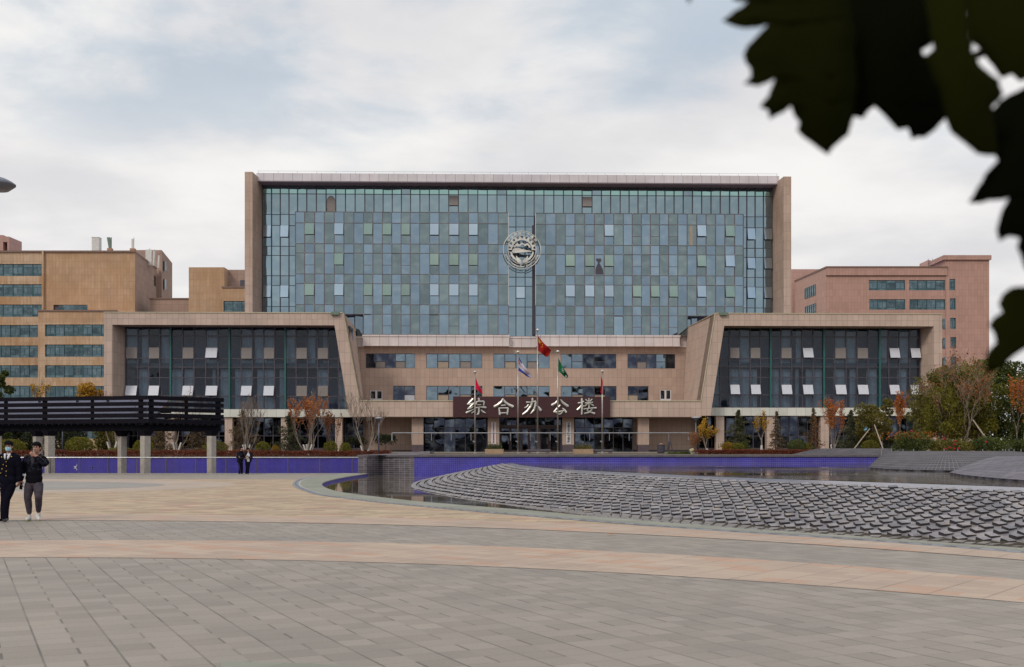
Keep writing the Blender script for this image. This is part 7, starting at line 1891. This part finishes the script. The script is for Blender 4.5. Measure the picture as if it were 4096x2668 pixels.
def face(b, parent, c, yaw=0.0, tilt=0.0, sc=1.0, mask=False, hair='full', vox=.006):
    """adds head volumes to body b (facing -y when yaw = 0) and the eye, brow, lip and hair children"""
    c = Vector(c); Rm = Euler((tilt, 0, yaw)).to_matrix()
    def P(x, y, z): return c + Rm @ Vector((x, y, z))*sc
    b.ball(P(0, .012, .030), (.073*sc, .092*sc, .088*sc), 16, 12, Rm)
    b.ball(P(0, -.018, -.035), (.060*sc, .070*sc, .078*sc), 16, 12, Rm)
    b.ball(P(0, -.040, -.085), (.034*sc, .036*sc, .026*sc), 12, 8, Rm)
    b.cap([P(0, -.086, .012), P(0, -.102, -.030)], [.010*sc, .015*sc], 8); b.ball(P(.013, -.092, -.034), .010*sc, 8, 6); b.ball(P(-.013, -.092, -.034), .010*sc, 8, 6)
    b.ball(P(0, -.088, -.060), (.026*sc, .010*sc, .012*sc), 10, 6, Rm)
    for s_ in (-1, 1):
        b.ball(P(s_*.074, .008, -.005), (.012*sc, .020*sc, .033*sc), 10, 8, Rm)
        b.ball(P(s_*.030, -.076, .026), (.022*sc, .012*sc, .008*sc), 8, 6, Rm)
        b.ball(P(s_*.040, -.062, -.022), (.022*sc, .020*sc, .020*sc), 8, 6, Rm)
        m = MB(); m.ball(P(s_*.030, -.086, .006), (.014*sc, .006*sc, .0065*sc), 10, 6, Rm); m.build('eye', M['eye'], parent, smooth=True)
        m = MB(); m.ball(P(s_*.031, -.090, .027), (.019*sc, .005*sc, .0045*sc), 10, 6, Rm); m.build('eyebrow', M['hair'], parent, smooth=True)
    if not mask: m = MB(); m.ball(P(0, -.095, -.060), (.022*sc, .006*sc, .0065*sc), 10, 6, Rm); m.build('lips', M['lips'], parent, smooth=True)
    h = Body()
    h.ball(P(0, .022, .052), (.083*sc, .098*sc, .082*sc), 16, 12, Rm)
    h.ball(P(0, .060, .000), (.072*sc, .060*sc, .085*sc), 14, 10, Rm)
    for s_ in (-1, 1): h.ball(P(s_*.064, .010, .030), (.018*sc, .045*sc, .045*sc), 10, 8, Rm)
    for k in range(11):
        a = (k-5)/5; h.cap([P(a*.050, -.030, .125-.01*abs(a)), P(a*.062, -.078, .090), P(a*.066, -.090+.012*abs(a), .050+.008*math.sin(k*2.1))], [.022*sc, .015*sc, .007*sc], 8)
    h.solid('hair', M['hair'], parent, vox, 2)
    if mask:
        m = Body(); 
        for z_, w_, yy in ((-.015, .050, -.080), (-.035, .056, -.086), (-.055, .054, -.086), (-.078, .044, -.078)):
            m.cap([P(-w_, yy+.040, z_), P(-w_*.55, yy-.002, z_), P(0, yy-.016, z_), P(w_*.55, yy-.002, z_), P(w_, yy+.040, z_)], .014*sc, 8)
        m.solid('face_mask', M['mask'], parent, vox, 4)
        for s_ in (-1, 1): q = MB(); q.tube([P(s_*.052, -.045, -.015), P(s_*.080, .01, .01)], .0022, 4); q.build('mask_loop', M['shirtw'], parent)
def person(label, px, py, hgt_px, Xc, Yc_, scale, Y=None, group=None):
    x, y = PG(px, py) if Y is None else (PX(px, Y), Y)
    t = thing('person', label, 'person', (x, y, 0), 0, group)
    return t
# ---- man with jacket (nearer the centre)
def q(xc, yc, d=0.0, X0=450.0): return Vector(((xc-X0)/605.0, d, (1318-yc)/605.0))
t = thing('person', 'person in a patterned jacket and grey trousers walking with one hand at the mouth', 'person', (PX(130.6, 25.6), 25.6, 0.012))
b = Body()
face(b, t, q(515, 340, -.02), yaw=-.10, tilt=-.05)
b.cap([q(512, 400, .02), q(500, 450, .02)], [.055, .062]); b.ball(q(480, 540), (.16, .10, .20)); b.ball(q(470, 720), (.15, .10, .20))
for s_, sx_ in ((-1, 370), (1, 600)): b.cap([q(480+s_*40, 480), q(sx_, 490)], [.07, .06])
# his right arm (image left) hangs, holding a phone
b.cap([q(362, 490), q(312, 640, .03), q(303, 765, -.03)], [.05, .042, .030]); b.hand(q(302, 772, -.035), (.05, -.10, -1), (.9, -.3, 0), -1, .42)
# his left arm (image right): elbow out, hand at the mouth
b.cap([q(603, 495), q(638, 545, -.06), q(545, 455, -.15), q(520, 440, -.16)], [.052, .045, .034, .029]); b.hand(q(520, 440, -.165), (-.75, -.15, .45), (-.1, .9, .35), 1, .75)
b.cap([q(420, 790), q(390, 1000, -.02), q(395, 1225, .04)], [.09, .055, .038]); b.cap([q(515, 790), q(560, 990, -.12), q(512, 1205, .08)], [.09, .055, .038])
b.ball(q(465, 790), (.15, .10, .10))
b.solid('body', M['skin'], t, .006, 3)
j = Body()
j.ball(q(475, 545), (.185, .130, .22), 16, 12); j.ball(q(470, 660), (.185, .132, .22), 16, 12); j.ball(q(468, 750), (.190, .135, .15), 16, 12)
j.cap([q(385, 488), q(450, 455, .03)], [.078, .06]); j.cap([q(590, 490), q(520, 455, .03)], [.078, .06])
j.cap([q(450, 440, .05), q(500, 432, .06), q(548, 440, .04)], .036)
j.cap([q(372, 500), q(335, 580, .02), q(306, 660, .02), q(300, 760, -.02)], [.088, .080, .070, .052])
j.cap([q(600, 505), q(632, 535, -.03), q(630, 555, -.08), q(590, 510, -.13), q(550, 468, -.15)], [.085, .080, .068, .058, .045])
j.ball(q(468, 790), (.185, .135, .075), 16, 12)
jo = j.solid('jacket', M['camo'], t, .009, 3)
k = Body(); k.ball(q(482, 505, -.112), (.042, .030, .10)); k.solid('t_shirt', M['tee'], t, .007, 3)
m = MB(); m.rbox(q(368, 700, -.125), (.055, .01, .045), (0, .1, .2)); m.build('chest_patch', M['shirtw'], t)
r_ = Body(); r_.ball(q(465, 815), (.175, .115, .10), 14, 10)
r_.cap([q(412, 840), q(395, 940, -.01), q(388, 1010, -.02), q(392, 1110, .02), q(394, 1205, .04)], [.112, .098, .082, .076, .056])
r_.cap([q(525, 840), q(550, 930, -.09), q(562, 995, -.13), q(538, 1100, -.03), q(512, 1180, .07)], [.112, .098, .082, .074, .058])
r_.solid('trousers', M['sweat'], t, .009, 3)
for (pts, rr_, sp) in (([q(392, 1240, .05), q(394, 1285, .05)], [.040, .040], [q(394, 1290, .06), q(396, 1297, -.10)]), ([q(512, 1215, .09), q(508, 1262, .10)], [.040, .040], [q(478, 1262, .12), q(545, 1295, -.06)])):
    f = Body(); f.cap(pts, rr_); f.cap([sp[0], (sp[0]+sp[1])/2+Vector((0, 0, .006)), sp[1]], [.044, .042, .034]); f.solid('shoe', M['shoew'], t, .006, 3)
    f = Body(); d_ = Vector((0, 0, -.034)); f.cap([sp[0]+d_, sp[1]+d_+Vector((0, 0, .008))], [.024, .020]); f.solid('sole', M['sole'], t, .006, 1)
ph = thing('mobile_phone', 'dark mobile phone held low in the hand of the person in the patterned jacket', 'phone', t.location + q(312, 852, -.07))
m = MB(); m.rbox((0, 0, 0), (.072, .010, .15), (.1, .18, -.3)); m.build('case', M['phone'], ph)
# ---- man in uniform
def q2(xc, yc, d=0.0): return Vector(((xc-110)/605.0, d, (1318-yc)/605.0))
t = thing('person', 'person in a black double-breasted uniform with a pale blue face mask at the left edge', 'person', (PX(32, 25.4), 25.4, 0.012))
b = Body(); face(b, t, q2(128, 325, -.02), yaw=.10, mask=True)
b.cap([q2(125, 390, .02), q2(118, 450, .02)], [.055, .062]); b.ball(q2(115, 560), (.16, .10, .22)); b.ball(q2(110, 740), (.15, .10, .2))
b.cap([q2(10, 480), q2(-30, 650, .05), q2(-10, 790, -.08)], [.05, .042, .030]); b.hand(q2(-10, 795, -.085), (.2, -.15, -1), (.9, -.3, 0), -1, .4)
b.cap([q2(228, 480), q2(258, 640, .06), q2(250, 770, .03)], [.05, .042, .030]); b.hand(q2(250, 772, .03), (-.1, -.05, -1), (-.9, .2, 0), 1, .45)
b.cap([q2(70, 820), q2(70, 1020, -.04), q2(45, 1270, .03)], [.09, .055, .038]); b.cap([q2(150, 820), q2(105, 1030, -.06), q2(108, 1270, -.08)], [.09, .055, .038]); b.ball(q2(110, 800), (.15, .10, .10))
b.solid('body', M['skin'], t, .006, 3)
j = Body(); j.ball(q2(118, 540), (.195, .130, .22), 16, 12); j.ball(q2(112, 660), (.18, .128, .22), 16, 12); j.ball(q2(110, 770), (.19, .132, .17), 16, 12)
j.cap([q2(5, 468), q2(80, 430, .03)], [.072, .055]); j.cap([q2(232, 468), q2(160, 430, .03)], [.072, .055])
j.cap([q2(0, 490), q2(-22, 600, .03), q2(-30, 690, .03), q2(-12, 775, -.06)], [.076, .068, .060, .050]); j.cap([q2(238, 490), q2(258, 590, .03), q2(262, 670, .05), q2(250, 760, .03)], [.076, .070, .062, .052])
j.cap([q2(235, 560, .02), q2(245, 690, .03), q2(238, 790, .02)], [.05, .055, .03]); j.solid('uniform_jacket', M['uniform'], t, .009, 3)
k = Body(); k.cap([q2(92, 425, -.085), q2(104, 470, -.118), q2(118, 495, -.130)], [.024, .026, .012]); k.cap([q2(155, 425, -.085), q2(142, 470, -.118), q2(126, 495, -.130)], [.024, .026, .012]); k.cap([q2(124, 430, -.07), q2(122, 480, -.118)], [.030, .022]); k.solid('shirt', M['shirtw'], t, .005, 2)
k = Body(); k.cap([q2(123, 432, -.108), q2(123, 445, -.125)], [.016, .014]); k.cap([q2(123, 450, -.132), q2(124, 480, -.148), q2(124, 520, -.142)], [.011, .018, .014]); k.solid('tie', M['uniform'], t, .005, 1)
for (x_, y_) in [(125, 522), (128, 580), (127, 648), (123, 708), (83, 562), (67, 619), (50, 675), (29, 732)]:
    m = MB(); m.ball(q2(x_, y_, -.150 if x_ > 100 else -.138), (.012, .008, .012), 10, 6); m.build('button', M['gold'], t, smooth=True)
for (x_, y_) in ((55, 462), (184, 455)): m = MB(); m.ball(q2(x_, y_, -.110), (.018, .01, .014), 8, 6); m.build('lapel_pin', M['gold'], t, smooth=True)
r_ = Body(); r_.ball(q2(108, 820), (.17, .115, .10), 14, 10)
r_.cap([q2(62, 850), q2(68, 940, -.01), q2(70, 1020, -.03), q2(48, 1150, .0), q2(38, 1275, .03)], [.108, .09, .076, .070, .060]); r_.cap([q2(150, 850), q2(135, 940, -.03), q2(108, 1030, -.06), q2(98, 1150, -.07), q2(98, 1275, -.08)], [.108, .09, .076, .070, .060])
r_.solid('trousers', M['uniform'], t, .009, 3)
for p0, p1 in ((q2(45, 1292, .05), q2(30, 1300, -.13)), (q2(108, 1288, -.05), q2(122, 1302, -.22))):
    f = Body(); f.cap([p0+Vector((0, 0, .03)), p0, (p0+p1)/2, p1], [.042, .042, .038, .030]); f.solid('shoe', M['shoeb'], t, .006, 3)
# ---- the couple looking at a phone
def q3(xc, yc, d=0.0): return Vector(((xc-520)/440.0, d, (1372-yc)/440.0))
Yc = 73.4; base = Vector((PX(900+520/7.045, Yc), Yc, 0.036))
t = thing('person', 'person in a padded black jacket, back half turned, left of the pair by the railing', 'person', base); V_ = .013
b = Body(); face(b, t, q3(468, 665, 0), yaw=1.25, tilt=-.25, vox=V_); b.cap([q3(455, 720), q3(445, 760)], .055); b.ball(q3(435, 900), (.15, .11, .22))
b.cap([q3(390, 790, -.05), q3(420, 930, -.16), q3(560, 945, -.12)], [.05, .04, .03]); b.hand(q3(560, 945, -.12), (1, 0, .05), (0, .3, 1), 1, .5)
b.cap([q3(470, 790, .12), q3(500, 930, .12), q3(570, 955, -.04)], [.05, .04, .03]); b.hand(q3(572, 955, -.05), (1, -.2, 0), (0, .3, 1), -1, .5)
b.cap([q3(410, 1080), q3(440, 1210), q3(410, 1350)], [.08, .05, .04]); b.cap([q3(460, 1080, .05), q3(470, 1210, .02), q3(475, 1350, .05)], [.08, .05, .04]); b.solid('body', M['skin'], t, .010, 2)
j = Body(); j.ball(q3(420, 870), (.20, .16, .24)); j.ball(q3(425, 1000), (.21, .16, .20)); j.cap([q3(385, 790, -.06), q3(365, 900, -.14), q3(420, 955, -.18), q3(545, 945, -.13)], [.10, .09, .08, .05]); j.cap([q3(470, 780, .10), q3(495, 900, .14), q3(545, 950, .0)], [.10, .085, .05]); j.cap([q3(430, 750), q3(455, 742)], .075); j.solid('padded_jacket', M['jacket'], t, V_, 2)
r_ = Body(); r_.cap([q3(415, 1080), q3(432, 1200, -.03), q3(405, 1352)], [.115, .085, .065]); r_.cap([q3(455, 1080, .04), q3(470, 1200, .03), q3(472, 1352, .05)], [.115, .085, .065]); r_.solid('trousers', M['uniform'], t, V_, 2)
m = MB(); m.tube([q3(395, 1060, -.12), q3(428, 1180, -.125), q3(438, 1320, -.075)], .02, 6); m.build('side_stripe', M['sweat'], t)
for x_ in (408, 478): f = Body(); f.cap([q3(x_, 1355, .02), q3(x_+28, 1360, -.10)], [.04, .032]); f.solid('shoe', M['shoeb'], t, .010, 1)
t = thing('person', 'person in an open black jacket over a white shirt, head bowed, by the railing', 'person', base + Vector((0, .1, 0)))
b = Body(); face(b, t, q3(640, 690, -.06), yaw=-.3, tilt=.55, vox=V_); b.cap([q3(648, 750, .02), q3(650, 790, .02)], .055); b.ball(q3(650, 920), (.15, .10, .22))
b.cap([q3(570, 810), q3(580, 920, -.12), q3(625, 900, -.26)], [.05, .04, .03]); b.hand(q3(625, 898, -.27), (.5, -.5, .3), (0, .5, .6), 1, .6)
b.cap([q3(725, 810), q3(735, 930, -.05), q3(665, 890, -.24)], [.05, .04, .03]); b.hand(q3(665, 888, -.25), (-.6, -.4, .1), (0, .5, .6), -1, .6)
b.cap([q3(600, 1080), q3(610, 1210), q3(590, 1350)], [.08, .05, .04]); b.cap([q3(660, 1080), q3(645, 1210), q3(640, 1350)], [.08, .05, .04]); b.solid('body', M['skin'], t, .010, 2)
k = Body(); k.ball(q3(652, 920, -.03), (.13, .12, .30)); k.cap([q3(652, 800, -.08), q3(650, 860, -.10)], [.05, .05]); k.solid('white_shirt', M['shirtw'], t, V_, 2)
j = Body(); j.ball(q3(588, 930, .02), (.10, .13, .32)); j.ball(q3(708, 930, .02), (.10, .13, .30)); j.ball(q3(650, 930, .08), (.17, .09, .32)); j.cap([q3(565, 810), q3(568, 920, -.08), q3(612, 912, -.20)], [.085, .075, .05]); j.cap([q3(728, 810), q3(742, 930, -.02), q3(720, 960, -.05), q3(690, 905, -.19)], [.085, .080, .07, .05]); j.cap([q3(590, 775, .04), q3(705, 775, .04)], .06); j.solid('open_jacket', M['jacket'], t, V_, 2)
r_ = Body(); r_.cap([q3(605, 1070), q3(608, 1200, -.02), q3(588, 1352)], [.11, .080, .062]); r_.cap([q3(655, 1070), q3(645, 1200), q3(640, 1352)], [.11, .080, .062]); r_.solid('trousers', M['uniform'], t, V_, 2)
for x_ in (588, 642): f = Body(); f.cap([q3(x_, 1355, .02), q3(x_-4, 1360, -.12)], [.04, .032]); f.solid('shoe', M['shoeb'], t, .010, 1)
ph = thing('mobile_phone', 'pale mobile phone the pair by the railing are looking at', 'phone', base + q3(628, 930, -.20)); m = MB(); m.rbox((0, 0, 0), (.08, .02, .15), (.9, .2, .2)); m.build('case', M['boardw'], ph)
